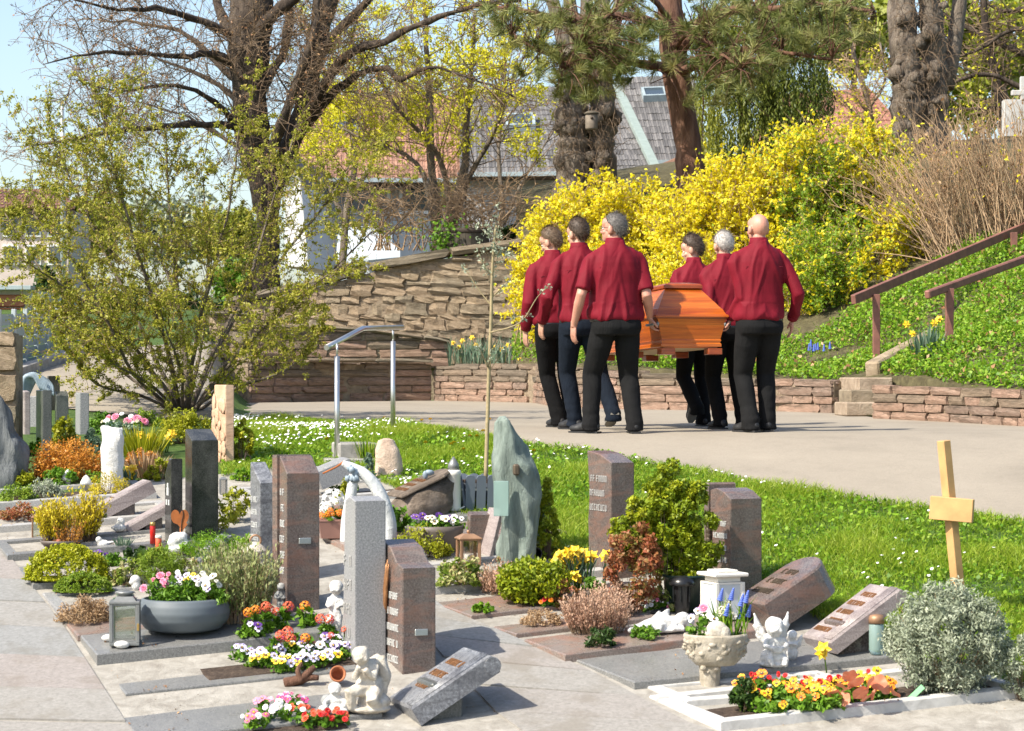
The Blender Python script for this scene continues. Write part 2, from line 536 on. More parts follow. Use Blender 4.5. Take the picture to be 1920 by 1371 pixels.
# ---------------- hill behind the walls
hill_pts = [(813,690,35.5),(900,688,35),(1000,682,34),(1053,685,29.6),(1250,695,27.6),(1480,712,26.2),(1570,714,25.6),(1640,708,25.3),(1780,722,23.8),(1920,733,22.5),
   (2300,760,19.5),(1100,655,31),(1300,650,29.5),(1500,655,28),(1643,690,26.3),(1700,650,27),(1780,655,25.6),(1900,640,24.6),(1900,560,27.2),(2200,640,24),
   (1000,560,37),(1150,520,34),(1300,500,33),(1600,430,32),(1900,420,31),(2300,420,28),(1000,455,38),(1300,395,38),(1100,410,38),(1600,320,38),
   (1900,270,38),(2300,270,38),(1000,480,60),(1300,430,60),(1600,380,60),(1900,360,60),(2300,360,60),(1000,560,90),(1500,500,90),(2000,480,90)]
_hp = [tuple(P(*q)) for q in hill_pts]
hillz = rbf_fit(_hp)
wall_top_px = [(960,684,34.6),(1000,682,34),(1053,685,29.6),(1250,695,27.6),(1480,712,26.2),(1570,714,25.6),(1640,716,25.3),(1780,723,23.8),(1920,734,22.5),(2400,770,19)]
def hill_cols(c):
 return float(np.interp(c,[t[0] for t in wall_top_px],[t[2] for t in wall_top_px])),95.0
# spend more rows near the front
def hill_sheet(name,cols,fn,rows,mat,zf):
 V = []
 for c in cols:
  d0,d1 = fn(c)
  t = np.linspace(0,1,rows) ** 2.2
  dd = d0 + (d1 - d0)*t
  x = (c - 960)/F*dd
  q = np.stack([x,dd,zf(x,dd)],1)
  V.append(np.concatenate([q[:1] - [[0,0,.7]],q]))
 V = np.array(V); n,r = V.shape[:2]
 idx = np.arange(n*r).reshape(n,r)
 Fq = np.stack([idx[:-1,:-1],idx[1:,:-1],idx[1:,1:],idx[:-1,1:]],-1).reshape(-1,4)
 return npmesh(name,V.reshape(-1,3),Fq,mat,smooth=True)
o = link('bank',hill_sheet('bank',np.arange(968,2500,14),hill_cols,70,M['bank_soil'],hillz))
tag(o,'steep planted bank rising behind the low walls to the trees','bank',kind='structure')
cop_px = [(380,575),(440,562),(560,535),(690,500),(760,483),(975,452),(1010,450)]
def cop_z(px,d=37.0): return (HY - yi(cop_px,px))/F*d
def hillz_left(x,d):
 px = 960 + F*x/37.6
 pxs = np.clip(960 + F*x/d,380,1010)
 return np.interp(pxs,[t[0] for t in cop_px],[(HY - t[1])/F*37 for t in cop_px]) - .12 + .012*(d - 37)
o = link('terrace',hill_sheet('terrace',np.arange(380,1000,14),lambda c: (37.35,95.0),40,M['bank_soil'],hillz_left))
tag(o,'upper ground behind the old rubble retaining wall','terrace',kind='structure')
# bed between planter wall and rubble wall
V = []
o = link('flower_bed',sheet('flower_bed',lambda c: (hit(min(c,1000),yi(far_px,min(c,1000))).y + .2,37.2),np.arange(800,1010,10),8,M['soil'],
        0,zf=lambda x,d: 0*x + .07 + .02*np.sin(x*5)))
tag(o,'dark soil bed of daffodils at the foot of the rubble wall','flower bed',kind='structure')
# ================================================================== stone walls
_stones = {}
def stone_meshes(mat,n=7):
 if mat not in _stones:
  L_ = []
  for i in range(n):
   bm = bmesh.new()
   bmesh.ops.create_cube(bm,size=1)
   bmesh.ops.subdivide_edges(bm,edges=list(bm.edges),cuts=1,use_grid_fill=True)
   rr = random.Random(i*31 + 5)
   for v in bm.verts:
    c = v.co.copy()
    k = sum(1 for q in c if abs(q) > .4)
    sh = {3: .93,2: .97,1: 1.03,0: 1}[k]
    c = c*sh
    v.co = c + Vector((rr.uniform(-.03,.03)*(2.6 if 'warm' in mat else 1),rr.uniform(-.11,.11)*(1 if 'warm' in mat else .5),rr.uniform(-.045,.045)*(2.2 if 'warm' in mat else .6)))
   me = bpy.data.meshes.new('stone')
   bm.to_mesh(me); bm.free()
   me.materials.append(M[mat])
   L_.append(me)
  _stones[mat] = L_
 return _stones[mat]
def polyline(pts,step=.1):
 pts = [Vector(p) for p in pts]
 out = [pts[0]]
 for a,b in zip(pts[:-1],pts[1:]):
  n = max(1,int((b - a).length/step))
  for i in range(1,n + 1): out.append(a.lerp(b,i/n))
 S = [0.0]
 for a,b in zip(out[:-1],out[1:]): S.append(S[-1] + (b - a).xy.length)
 return out,np.array(S)
def stone_wall(name,label,base,heights,rows,lens,thick,mat,core='mortar',seed=1,cat='wall',proud=.02,gap=.012,cap=None,foot=.12,rowj=.0,rot=.02,co=.03):
 """base: world points along the front foot; heights: one per base point; rows: course heights"""
 rr = random.Random(seed)
 pts,S = polyline(base)
 hs = np.interp(S,np.array([0] + list(np.cumsum([(b - a).xy.length for a,b in zip(base[:-1],base[1:])]))),heights)
 X = np.array([tuple(p) for p in pts])
 root = empty(name,pts[0],label,cat)
 rl = pts[0]
 Lt = S[-1]
 def at(s):
  p = Vector((np.interp(s,S,X[:,0]),np.interp(s,S,X[:,1]),np.interp(s,S,X[:,2])))
  e = min(.05,Lt/4)
  a = Vector((np.interp(max(0,s - e),S,X[:,0]),np.interp(max(0,s - e),S,X[:,1])))
  b = Vector((np.interp(min(Lt,s + e),S,X[:,0]),np.interp(min(Lt,s + e),S,X[:,1])))
  return p,(b - a).normalized(),float(np.interp(s,S,hs))
 # core
 vs,fs = [],[]
 for s in np.linspace(0,Lt,max(3,int(Lt/.25))):
  p,t,h = at(s)
  n = Vector((-t.y,t.x))
  for off,z in ((co,-foot),(co,h - .025),(thick - .02,h - .025),(thick - .02,-foot)):
   vs.append((p.x + n.x*off - rl.x,p.y + n.y*off - rl.y,p.z + z - rl.z))
 k = len(vs) // 4
 for i in range(k - 1):
  for j in range(4):
   j2 = (j + 1) % 4
   fs.append((i*4 + j,(i + 1)*4 + j,(i + 1)*4 + j2,i*4 + j2))
 fs += [(0,1,2,3),tuple(range((k - 1)*4,k*4))[::-1]]
 mb = MB(); mb.add(vs,fs,M[core])
 mb.build('mortar_core',root)
 ms = stone_meshes(mat)
 z = 0.0
 cnt = 0
 for ri,h in enumerate(rows):
  s = -rr.uniform(0,lens[1]*.3)
  while s < Lt:
   l = rr.uniform(*lens)
   s0,s1 = max(0,s),min(Lt,s + l)
   s += l
   if s1 - s0 < .06: continue
   p,t,H = at((s0 + s1)/2)
   hh = h
   if z + h > H + .03:
    hh = H - z
   if hh < h*.35: continue
   n = Vector((-t.y,t.x))
   dp = thick*.62
   q = Vector((p.x + n.x*(dp/2 - rr.uniform(0,proud)),p.y + n.y*(dp/2 - rr.uniform(0,proud)),p.z + z + hh/2))
   o = link('stone',rr.choice(stone_meshes('sandstone_grey') if mat == 'sandstone' and ri >= len(rows)*.45 and rr.random() < .75 else ms),root,q - rl,(rr.uniform(-.02,.02),rr.uniform(-rot,rot),math.atan2(t.y,t.x) + (math.pi if rr.random() < .5 else 0)),
      (s1 - s0 - gap,dp,hh - gap + rr.uniform(-rowj,rowj)))
   cnt += 1
  z += h
 if cap:
  s = 0.0
  cm = stone_meshes(cap[3])
  while s < Lt - .1:
   l = rr.uniform(*cap[0]); s1 = min(Lt,s + l)
   p0,t0,h0 = at(s); p1,t1,h1 = at(s1)
   t = Vector((p1.x - p0.x,p1.y - p0.y)); ln = t.length; t.normalize(); n = Vector((-t.y,t.x))
   a0 = p0.z + h0; a1 = p1.z + h1
   q = (p0 + p1)/2
   q = Vector((q.x + n.x*(thick/2 - cap[2]/2 + .0),q.y + n.y*(thick/2 - cap[2]/2),(a0 + a1)/2 + cap[1]/2))
   link('capstone',rr.choice(cm),root,q - rl,(0,-math.atan2(a1 - a0,ln),math.atan2(t.y,t.x)),(ln - .008,thick + cap[2],cap[1]))
   s = s1
 return root
def bl(tab): return [hit(*q) for q in tab]
stone_wall('planter_wall','long low red sandstone wall behind the six bearers',bl([(813,753),(1000,757),(1053,766),(1200,770),(1480,774),(1560,777)]),
   [.50,.52,.50,.43,.36,.37],[.10,.085,.10,.08,.09,.08],(.30,.75),.26,'sandstone',seed=4,rowj=.004,gap=.006,proud=.014)
stone_wall('planter_wall','low brown stone wall to the right of the bank steps',bl([(1634,787),(1780,794),(1920,802),(2500,836)]),
   [.345,.345,.32,.32],[.09,.085,.085,.085],(.22,.55),.26,'sandstone',seed=9,rowj=.004,gap=.006,proud=.014)
stone_wall('terrace_wall','dark lower terrace wall under the stone ledge, shaded by the shrub',bl([(468,757),(640,754),(810,753)]),
   [.55,.55,.55],[.13,.10,.12,.10,.10],(.5,1.2),.35,'sandstone',seed=12,cap=((.9,1.5),.06,.10,'capstone'))
up = [Vector((q.x,q.y,.10)) for q in (P(470,690,36.1),P(650,690,36.3),P(845,690,36.4))]
stone_wall('terrace_wall','upper terrace wall of brown blocks stepping up to the rubble wall',up,[.56,.56,.36],
   [.14,.12,.13,.12],(.35,.8),.35,'sandstone',seed=15,cap=((.7,1.1),.06,.08,'capstone'),foot=.5)
base = [Vector((P(x,690,37.0).x,37.0,.02)) for x in (420,560,690,760,975,1010)]
hts = [(HY - yi(cop_px,x))/F*37 - .10 for x in (420,560,690,760,975,1010)]
stone_wall('rubble_wall','old tan rubble retaining wall with a sloping coping',base,hts,[.12,.15,.10,.17,.11,.14,.09,.16,.12,.15,.10,.14,.12,.16,.12,.15],(.14,.50),.35,
   'sandstone_warm',seed=22,cap=((.9,1.5),.13,.10,'capstone'),proud=.035,gap=.002,rowj=.04,foot=.3,rot=.10,co=.006)
# pier behind the shrub
stone_wall('gate_pier','stone pier of the old wall half hidden by the budding shrub',[Vector((P(392,690,34.5).x,34.5,.0)),Vector((P(470,690,34.5).x,34.5,.0))],[.82,.82],[.21,.2,.2,.2],(.3,.4),.45,
   'sandstone_warm',seed=27,cap=((.7,.8),.07,.1,'capstone'),foot=.6)
q = hit(-30,860)
stone_wall('gate_pier','rough sandstone pier at the far left edge behind the rock',[q,gp(P(29,0,q.y).x,q.y)],[(HY - 622)/F*q.y - q.z]*2,[.22,.2,.24,.2,.22],(.25,.4),.3,'sandstone_warm',seed=29)
# ---------------- steps between the two low walls
M['sand_step'] = rockmat('pale_sandstone',(.20,.15,.105),(.33,.255,.185),(.44,.355,.27),scale=6,bd=.03)
mb_root = empty('stone_steps',hit(1600,779),'pale sandstone steps climbing between the low walls','steps')
a0,a1 = hit(1558,778),hit(1652,787)
fw = Vector((.30,.95,0)).normalized()
sd = (a1 - a0); sd.z = 0; sd.normalize()
for i in range(3):
 c = (a0 + a1)/2 + fw*(.12 + .26*i)
 mb = MB()
 Mx = Matrix.Translation(Vector((c.x,c.y,a0.z + .07 + .125*i)) - mb_root.location) @ Matrix.Rotation(math.atan2(sd.y,sd.x) - .12,4,'Z')
 mb.cbox((0,0,0),(.47 if i < 2 else .8,.36,.14),M['capstone' if i % 2 else 'sand_step'],Mx,.012)
 mb.build('step',mb_root)
def beam(mb,a,b,w,h,mat,roll=0.0,b_=.004):
 a = Vector(a); b = Vector(b)
 t = (b - a)
 L_ = t.length
 q = t.to_track_quat('X','Z').to_matrix().to_4x4()
 Mx = Matrix.Translation((a + b)/2) @ q @ Matrix.Rotation(roll,4,'X')
 mb.cbox((0,0,0),(L_,w,h),mat,Mx,b_)
# cheek slab beside the steps
c0,c1 = P(1636,712,25.5),P(1826,612,28.2)
mb = MB(); beam(mb,c0 + Vector((0,0,.02)),c1 + Vector((0,0,.04)),.16,.34,M['sandstone_warm'],b_=.02)
o = mb.build('cheek_stone'); tag(o,'sloping reddish sandstone slab edging the bank steps','stone slab')
# wooden handrails
M['wood_brown'] = simple('brown_stained_wood',(.20,.085,.062),.65,var=.3,scale=9,bmp=.25)
r = empty('wooden_handrail',P(1643,690,26.2),'brown wooden handrail on the uphill side of the steps','handrail')
mb = MB(); beam(mb,P(1600,562,26) - r.location,P(1990,396,31) - r.location,.055,.10,M['wood_brown']); mb.build('rail',r)
for px,py,d,yb in ((1643,552,26.35,697),(1901,436,29.4,570)):
 mb = MB(); beam(mb,P(px,yb,d) - r.location + Vector((0,0,-.1)),P(px,py,d) - r.location,.075,.075,M['wood_brown']); mb.build('post',r)
r = empty('wooden_handrail',P(1779,660,25.4),'weathered brown wooden handrail nearer the lawn with a blunt end','handrail')
mb = MB(); beam(mb,P(1738,553,25.1) - r.location,P(2020,450,28) - r.location,.065,.085,M['wood_brown'],b_=.012); mb.build('rail',r)
mb = MB(); beam(mb,P(1779,668,25.45) - r.location,P(1781,541,25.45) - r.location,.08,.08,M['wood_brown']); mb.build('post',r)
# ================================================================== cemetery paving
M['paving'] = rockmat('paving_base',(.20,.18,.155),(.30,.28,.245),(.40,.375,.335),scale=9,bd=.01,rough=.92)
pav_top = [(-300,985),(0,965),(250,905),(400,893),(560,872),(700,893),(830,962),(1000,1012),(1060,1052),(1330,1092),(1440,1112),(1640,1212),(1920,1302),(2300,1420)]
def pav_cols(c): return 9.0,hit(c,yi(pav_top,c)).y
o = link('cemetery_paving',sheet('cemetery_paving',pav_cols,np.arange(-250,2250,12),60,M['paving'],.008))
tag(o,'weathered concrete ground between the urn graves','paving',kind='structure')
def slab_strip(name,label,left,right,n,mat):
 """row of concrete slabs: left/right = world polylines (front to back)"""
 root = empty(name,left[0],label,'walkway'); root['kind'] = 'structure'
 lp,ls = polyline(left,.05); rp,rs = polyline(right,.05)
 for i in range(n):
  def at(pts,S,t): return pts[min(len(pts) - 1,int(round(t*(len(pts) - 1))))]
  t0,t1 = i/n,(i + 1)/n - .0018
  q = [at(lp,ls,t0),at(rp,rs,t0),at(rp,rs,t1),at(lp,ls,t1)]
  vs = []
  e = random.uniform(-.002,.002)
  for p in q: vs.append(gp(p.x,p.y,.018 + e) - root.location)
  for p in q: vs.append(gp(p.x,p.y,-.05) - root.location)
  mb = MB(); mb.add(vs,[(0,1,2,3),(0,4,5,1),(1,5,6,2),(2,6,7,3),(3,7,4,0)],mat)
  mb.build('paving_slab',root)
random.seed(5)
slab_strip('walkway','wide pale concrete walkway along the left edge of the graves',[gp(-3.5,11.4),hit(-260,1180),hit(-330,1000)],
   [gp(hit(300,1370).x + .35,11.4),hit(243,1371),hit(122,1185),hit(48,1088),hit(-10,1010)],9,M['concrete'])
slab_strip('walkway','concrete aisle running between the two blocks of graves',[gp(.62,11.4),hit(960,1371),hit(812,1215),hit(700,1085),hit(620,1010)],
   [gp(1.85,11.4),hit(1290,1362),hit(1098,1258),hit(825,1142),hit(700,1040)],11,M['concrete'])
# ================================================================== houses and far things
M['tile_red'] = simple('red_roof_tile',(.23,.105,.07),.75,var=.3,scale=3,rand=.35,bmp=.1)
M['tile_brown'] = simple('brown_roof_tile',(.36,.19,.125),.75,var=.3,scale=3,rand=.5,bmp=.1)
M['tile_grey'] = simple('grey_roof_tile',(.165,.155,.148),.7,var=.3,scale=3,rand=.55,bmp=.1)
M['tile_far'] = simple('orange_roof_tile',(.32,.14,.09),.75,var=.3,scale=3,rand=.3,bmp=.1)
M['render_white'] = simple('white_render',(.74,.74,.73),.9,var=.05,scale=2,bmp=.05)
M['render_shade_blue'] = simple('shade_tinted_render',(.42,.47,.51),.9,var=.06,scale=2,bmp=.05)  # pale walls: the blue cast of shade is mixed into this colour
M['render_grey'] = simple('grey_render',(.36,.37,.38),.9,var=.08,scale=2,bmp=.05)
M['verge_board'] = simple('pale_green_board',(.24,.29,.265),.7,var=.12,scale=6)
M['gutter'] = simple('zinc_gutter',(.30,.36,.38),.5,var=.15,scale=6)
m,nt,N,L,bs = newmat('window_glass')
bs.inputs['Base Color'].default_value = (.05,.07,.09,1); bs.inputs['Roughness'].default_value = .08
M['glass'] = m
def tile_mesh(mat):
 """one pantile, unit width x (0..1) and unit length y (0..1, eave at 0)"""
 vs,fs = [],[]
 prof = [(0,.0),(.12,.08),(.45,-.02),(.72,.13),(.92,.10),(1.0,.0)]
 for y,lift in ((0,.14),(1.06,.0)):
  for x,z in prof: vs.append((x,y,z + lift))
 n = len(prof)
 for i in range(n - 1): fs.append((i,i + 1,n + i + 1,n + i))
 for x,z in prof: vs.append((x,0,z - .06))
 for i in range(n - 1): fs.append((2*n + i,2*n + i + 1,i + 1,i))
 mb = MB(); mb.add(vs,fs,M[mat])
 return vs,fs,mb.mesh('roof_tile')
def tiled_roof(root,corners,rows,cols,mat,flat_h=1.0):
 """corners: ridge-left, ridge-right, eave-right, eave-left (world)"""
 rl,rr_,er,el = [Vector(c) for c in corners]
 vs,fs,me = tile_mesh(mat)
 mb = MB()
 n = 0
 rnd = random.Random(7)
 cells = [(i,j) for i in range(rows) for j in range(cols)]       # i = 0 at the eave
 for (i,j) in cells:
  def pt(u,v):
   a = el.lerp(er,u); b = rl.lerp(rr_,u)
   return a.lerp(b,v)
  p = pt(j/cols,i/rows)
  px_ = pt((j + 1)/cols,i/rows) - p
  py_ = pt(j/cols,(i + 1)/rows) - p
  nz = px_.cross(py_).normalized()
  h = px_.length*.85
  Mx = Matrix(((px_.x,py_.x,nz.x*h,p.x),(px_.y,py_.y,nz.y*h,p.y),(px_.z,py_.z,nz.z*h,p.z),(0,0,0,1)))
  Mx = Matrix.Translation(-root.location) @ Mx
  if n < 300:
   o = link('roof_tile',me,root); o.matrix_local = Matrix.Translation((0,0,rnd.uniform(-.012,.012))) @ Mx
  else:
   mb.add(vs,fs,M[mat],False,Mx)
  n += 1
 if n > 300:
  o = mb.build('roof_tiles',root); o['kind'] = 'stuff'
 # deck under the tiles
 nz = (rr_ - rl).cross(el - rl).normalized()
 if nz.z < 0: nz = -nz
 dk = MB()
 q = [c - nz*.06 for c in (rl,rr_,er,el)] + [c - nz*.22 for c in (rl,rr_,er,el)]
 dk.add([v - root.location for v in q],[(0,1,2,3),(7,6,5,4),(0,4,5,1),(1,5,6,2),(2,6,7,3),(3,7,4,0)],M['twig_dark'])
 dk.build('roof_deck',root)
def wall_quad(root,name,a,b,z0,mat,depth=4.0,top=None):
 """box wall between top corners a and b going back 'depth' and down to z0"""
 a = Vector(a); b = Vector(b)
 t = (b - a); t.z = 0; t.normalize(); n = Vector((-t.y,t.x,0))
 vs = []
 for off in (0,depth):
  vs += [a + n*off,b + n*off,Vector((b.x + n.x*off,b.y + n.y*off,z0)),Vector((a.x + n.x*off,a.y + n.y*off,z0))]
 fs = [(3,2,1,0),(4,5,6,7),(0,1,5,4),(1,2,6,5),(2,3,7,6),(3,0,4,7)]
 mb = MB(); mb.add([v - root.location for v in vs],fs,mat)
 return mb.build(name,root)
def skylight(root,c,w,h,nvec,up):
 """roof window lying on the roof plane"""
 c = Vector(c); up = Vector(up).normalized(); nvec = Vector(nvec).normalized()
 x = up.cross(nvec).normalized()
 Mx = Matrix.Translation(c - root.location) @ Matrix((x,up,nvec)).transposed().to_4x4()
 f = MB()
 for cx,cy,sx,sy in ((0,h/2,w + .1,.09),(0,-h/2,w + .1,.09),(-w/2,0,.09,h - .09),(w/2,0,.09,h - .09)):
  f.box((cx,cy,.10),(sx,sy,.30),M['gutter'],Mx)
 o = f.build('window',root)
 g = MB(); g.box((0,0,.18),(w - .05,h - .05,.03),M['glass'],Mx); g.build('pane',o)
# ---- brown roofed house
cr = [P(556,178,78),P(870,180,78),P(880,338,70),P(556,335,70)]
h1 = empty('house',(P(715,480,72).x,72,1.0),'house with a long brown tiled roof and pale walls tinted shade blue behind the maple','house')
tiled_roof(h1,cr,20,34,'tile_brown')
wall_quad(h1,'wall',P(575,337,71),P(872,337,71),0,M['render_shade_blue'],6)
g = MB(); beam(g,P(552,337,69.9) - h1.location,P(884,339,69.9) - h1.location,.14,.12,M['gutter']); g.build('gutter',h1)
nrm = (cr[1] - cr[0]).cross(cr[3] - cr[0]); nrm = nrm if nrm.z > 0 else -nrm
up_ = (cr[0] - cr[3])
skylight(h1,cr[3].lerp(cr[0],.58).lerp(cr[2].lerp(cr[1],.58),.30),.85,1.1,nrm,up_)
p = cr[3].lerp(cr[0],.85).lerp(cr[2].lerp(cr[1],.85),.63)
mb = MB(); mb.lathe([(.16,-.2),(.16,.28),(.2,.3),(.2,.4),(.12,.46)],M['tile_far'],10,p - h1.location); mb.build('vent_pipe',h1)
for px in (690,790):
 a_ = P(px,360,70.9); f = MB(); f.box((0,0,0),(1.3,.12,1.3),M['render_white']); w_ = f.build('window',h1,a_ - h1.location)
 g = MB(); g.box((0,-.05,0),(1.1,.08,1.1),M['glass']); g.build('pane',w_)
# white gable annexe
h2 = empty('house',(P(560,480,66).x,66,1.0),'small white gabled house catching the sun beside the big tree trunk','house')
ga = [P(534,500,66),P(534,345,66),P(550,305,66),P(564,345,66),P(578,500,66)]
vs = [v - h2.location for v in ga] + [v + Vector((.6,6,0)) - h2.location for v in ga]
mb = MB(); mb.add(vs,[(4,3,2,1,0),(5,6,7,8,9)] + [(i,(i + 1) % 5,5 + (i + 1) % 5,5 + i) for i in range(5)],M['render_white']); mb.build('wall',h2)
mb = MB()
for a_,b_ in ((1,2),(2,3)):
 A_,B_ = ga[a_] - h2.location,ga[b_] - h2.location
 e = (B_ - A_)*.12
 q = [A_ - (e if a_ == 1 else 0*e),B_ + (e if a_ == 2 else 0*e)]
 w = Vector((0,-.12,.05)); bk = Vector((.6,6.1,.05)); th = Vector((0,0,.14))
 vs = [q[0] + w,q[1] + w,q[1] + bk,q[0] + bk]
 mb.add(vs + [v + th for v in vs],[(0,1,2,3),(4,5,6,7),(0,1,5,4),(1,2,6,5),(2,3,7,6),(3,0,4,7)],M['tile_grey'])
mb.build('roof',h2)
# low white building in front of the brown house
h3 = empty('garden_shed',(P(670,480,58).x,58,1.5),'low pale building with a sloping grey roof above the rubble wall','shed')
a0_,b0_ = P(560,420,58),P(748,490,57)
wall_quad(h3,'wall',P(640,440,58),P(735,440,58),.5,M['render_shade_blue'],3)
vs = [P(634,438,57.5),P(705,434,57.8),P(750,482,56.4),P(630,494,56.4)]
vs = [v - h3.location for v in vs]; vs2 = [v + Vector((0,.05,.14)) for v in vs]
mb = MB(); mb.add(vs + vs2,[(0,1,2,3),(4,5,6,7),(0,1,5,4),(1,2,6,5),(2,3,7,6),(3,0,4,7)],M['render_shade_blue']); mb.build('roof',h3)
# ---- grey roofed house in the middle
h4 = empty('house',(P(1050,400,70).x,70,1.5),'house with a weathered grey tiled roof and pale green verge boards','house')
cr = [P(862,168,77),P(1152,160,77),P(1230,322,69),P(862,326,69)]
tiled_roof(h4,cr,17,32,'tile_grey')
wall_quad(h4,'wall',P(875,330,70),P(1222,326,70),0,M['render_grey'],5)
mb = MB(); beam(mb,P(1154,158,76.8) - h4.location,P(1233,324,68.7) - h4.location,.26,.16,M['verge_board']); mb.build('verge_board',h4)
mb = MB(); beam(mb,P(858,328,68.9) - h4.location,P(1236,324,68.9) - h4.location,.14,.12,M['gutter']); mb.build('gutter',h4)
nrm = (cr[1] - cr[0]).cross(cr[3] - cr[0]); nrm = nrm if nrm.z > 0 else -nrm
skylight(h4,cr[3].lerp(cr[0],.52).lerp(cr[2].lerp(cr[1],.52),.35),.8,1.1,nrm,cr[0] - cr[3])
# ---- darker tiled house to its right
h5 = empty('house',(P(1240,400,80).x,80,1.5),'house with a dark tiled roof and small skylight left of the pine trunk','house')
cr = [P(1158,146,86),P(1300,143,86),P(1330,302,79),P(1200,302,79)]
tiled_roof(h5,cr,13,15,'tile_grey')
wall_quad(h5,'wall',P(1210,306,80),P(1320,306,80),0,M['render_grey'],5)
nrm = (cr[1] - cr[0]).cross(cr[3] - cr[0]); nrm = nrm if nrm.z > 0 else -nrm
skylight(h5,cr[3].lerp(cr[0],.74).lerp(cr[2].lerp(cr[1],.74),.42),.75,.75,nrm,cr[0] - cr[3])
mb = MB(); beam(mb,P(1196,304,78.8) - h5.location,P(1335,304,78.8) - h5.location,.14,.12,M['gutter']); mb.build('gutter',h5)
# carport canopy
h6 = empty('carport',(P(1250,340,62).x,62,1.5),'small carport with a sloping brown roof edge behind the forsythia','carport')
mb = MB(); beam(mb,P(1212,328,62) - h6.location,P(1285,298,62) - h6.location,2.2,.12,M['tile_brown']); mb.build('roof',h6)
mb = MB(); beam(mb,P(1210,333,60.8) - h6.location,P(1286,303,60.8) - h6.location,.05,.16,M['gutter']); mb.build('fascia',h6)
for px in (1232,1275):
 mb = MB(); beam(mb,P(px,400,61) - h6.location,P(px,322,61) - h6.location,.14,.14,M['bark_grey']); mb.build('post',h6)
# ---- red roofed house on the right
h7 = empty('house',(P(1560,300,60).x,60,2.5),'house with an orange red tiled roof glimpsed behind the trees','house')
cr = [P(1475,176,66),P(1630,166,66),P(1720,268,59),P(1400,272,59)]
tiled_roof(h7,cr,13,26,'tile_far')
wall_quad(h7,'wall',P(1420,276,60),P(1700,274,60),1,M['render_grey'],4)
# ---- far building at the left
h8 = empty('house',(P(40,500,95).x,95,0),'distant pinkish apartment house with a red roof at the left edge','house')
cr = [P(-200,352,101),P(118,356,101),P(140,392,95),P(-220,388,95)]
tiled_roof(h8,cr,7,30,'tile_red')
M['render_pink'] = simple('pinkish_render',(.50,.42,.38),.9,var=.12,scale=3)
wall_quad(h8,'wall',P(-210,390,95.6),P(128,392,95.6),-.5,M['render_pink'],5)
for px in (20,62,104):
 for py in (425,478):
  f = MB(); f.box((0,0,0),(.62,.1,.8),M['render_white']); w_ = f.build('window',h8,P(px,py,95.55) - h8.location)
  g = MB(); g.box((0,-.04,0),(.5,.06,.66),M['glass']); g.build('pane',w_)
# ---- garage, fence and lamp at the left
gy_ = 40.0
gr = empty('garage',P(10,640,gy_),'white framed garage with an orange brown roll door at the left edge','garage')
wall_quad(gr,'wall',P(-160,543,gy_ + .1),P(58,543,gy_ + .1),.2,M['render_white'],5)
M['garage_door'] = simple('garage_door_paint',(.33,.11,.045),.5,var=.15,scale=4)
for i in range(4):
 mb = MB(); mb.cbox((0,0,0),(P(45,0,gy_).x - P(-130,0,gy_).x,.08,.20),M['garage_door'],b=.015)
 mb.build('door_panel',gr,(P(-42,0,gy_).x - gr.location.x,.03,P(0,564 + i*25,gy_).z - gr.location.z))
mb = MB(); beam(mb,P(-165,540,gy_ - .1) - gr.location,P(62,540,gy_ - .1) - gr.location,.4,.07,M['gutter']); mb.build('roof_edge',gr)
M['fence_strip'] = simple('grey_green_plastic_strip',(.33,.40,.40),.55,var=.08,scale=4,rand=.12)
M['fence_post'] = simple('galvanised_post',(.45,.50,.52),.45,.3,var=.1,scale=8)
fc = empty('privacy_fence',P(70,690,31),'grey green strip panel fence beside the rising lane','fence')
ft = [P(-30,590,27.0),P(28,588,28.0),P(90,586,30.0),P(148,584,32.0)]
fb = [P(-30,712,27.0),P(28,700,28.0),P(90,681,30.0),P(148,662,32.0)]
stripm = {}
for k in range(3):
 n = (2,3,3)[k]
 for j in range(n):
  for i in range(5):
   u0,u1 = j/n + .01,(j + 1)/n - .02
   v0,v1 = i/5 + .006,(i + 1)/5 - .006
   q = [fb[k].lerp(fb[k + 1],u).lerp(ft[k].lerp(ft[k + 1],u),v) - fc.location for u,v in ((u0,v0),(u1,v0),(u1,v1),(u0,v1))]
   off = Vector((.0,-.02*((i + j) % 2),0))
   mb = MB(); mb.add([a + off for a in q] + [a + off + Vector((0,.03,0)) for a in q],
        [(3,2,1,0),(4,5,6,7),(0,1,5,4),(1,2,6,5),(2,3,7,6),(3,0,4,7)],M['fence_strip'])
   mb.build('strip_panel',fc)
 for j in range(n + (1 if k == 2 else 0)):
  a_ = fb[k].lerp(fb[k + 1],j/n) - fc.location; b_ = ft[k].lerp(ft[k + 1],j/n) - fc.location
  mb = MB(); beam(mb,a_ + Vector((0,-.05,-.2)),b_ + Vector((0,-.05,.05)),.07,.05,M['fence_post']); mb.build('post',fc)
# kerb of the lane
mb = MB()
kp = [hit(*q) for q in ((-60,735),(30,710),(90,688),(150,667),(220,660))]
for a_,b_ in zip(kp[:-1],kp[1:]): beam(mb,a_ + Vector((0,0,.04)),b_ + Vector((0,0,.04)),.14,.16,M['concrete_grey'])
o = mb.build('kerb'); tag(o,'grey kerb stones rising along the foot of the strip fence','kerb')
lp = empty('street_lamp',P(117,520,62),'tall grey street lamp with a flat head pointing left','street lamp')
mb = MB(); mb.tube([P(118,640,62) - lp.location,P(118,300,62) - lp.location,P(116,190,62) - lp.location],[.075,.06,.05],M['fence_post'],8); mb.build('pole',lp)
mb = MB(); beam(mb,P(118,189,62) - lp.location,P(76,187,62) - lp.location,.22,.07,M['gutter']); mb.build('lamp_head',lp)
# telephone wire
mb = MB(); mb.tube([P(-20,360,90),P(60,364,88),P(180,356,86)],.02,M['twig_dark'],4); o = mb.build('cable')
tag(o,'thin dark cable above the distant roof at the left','cable')
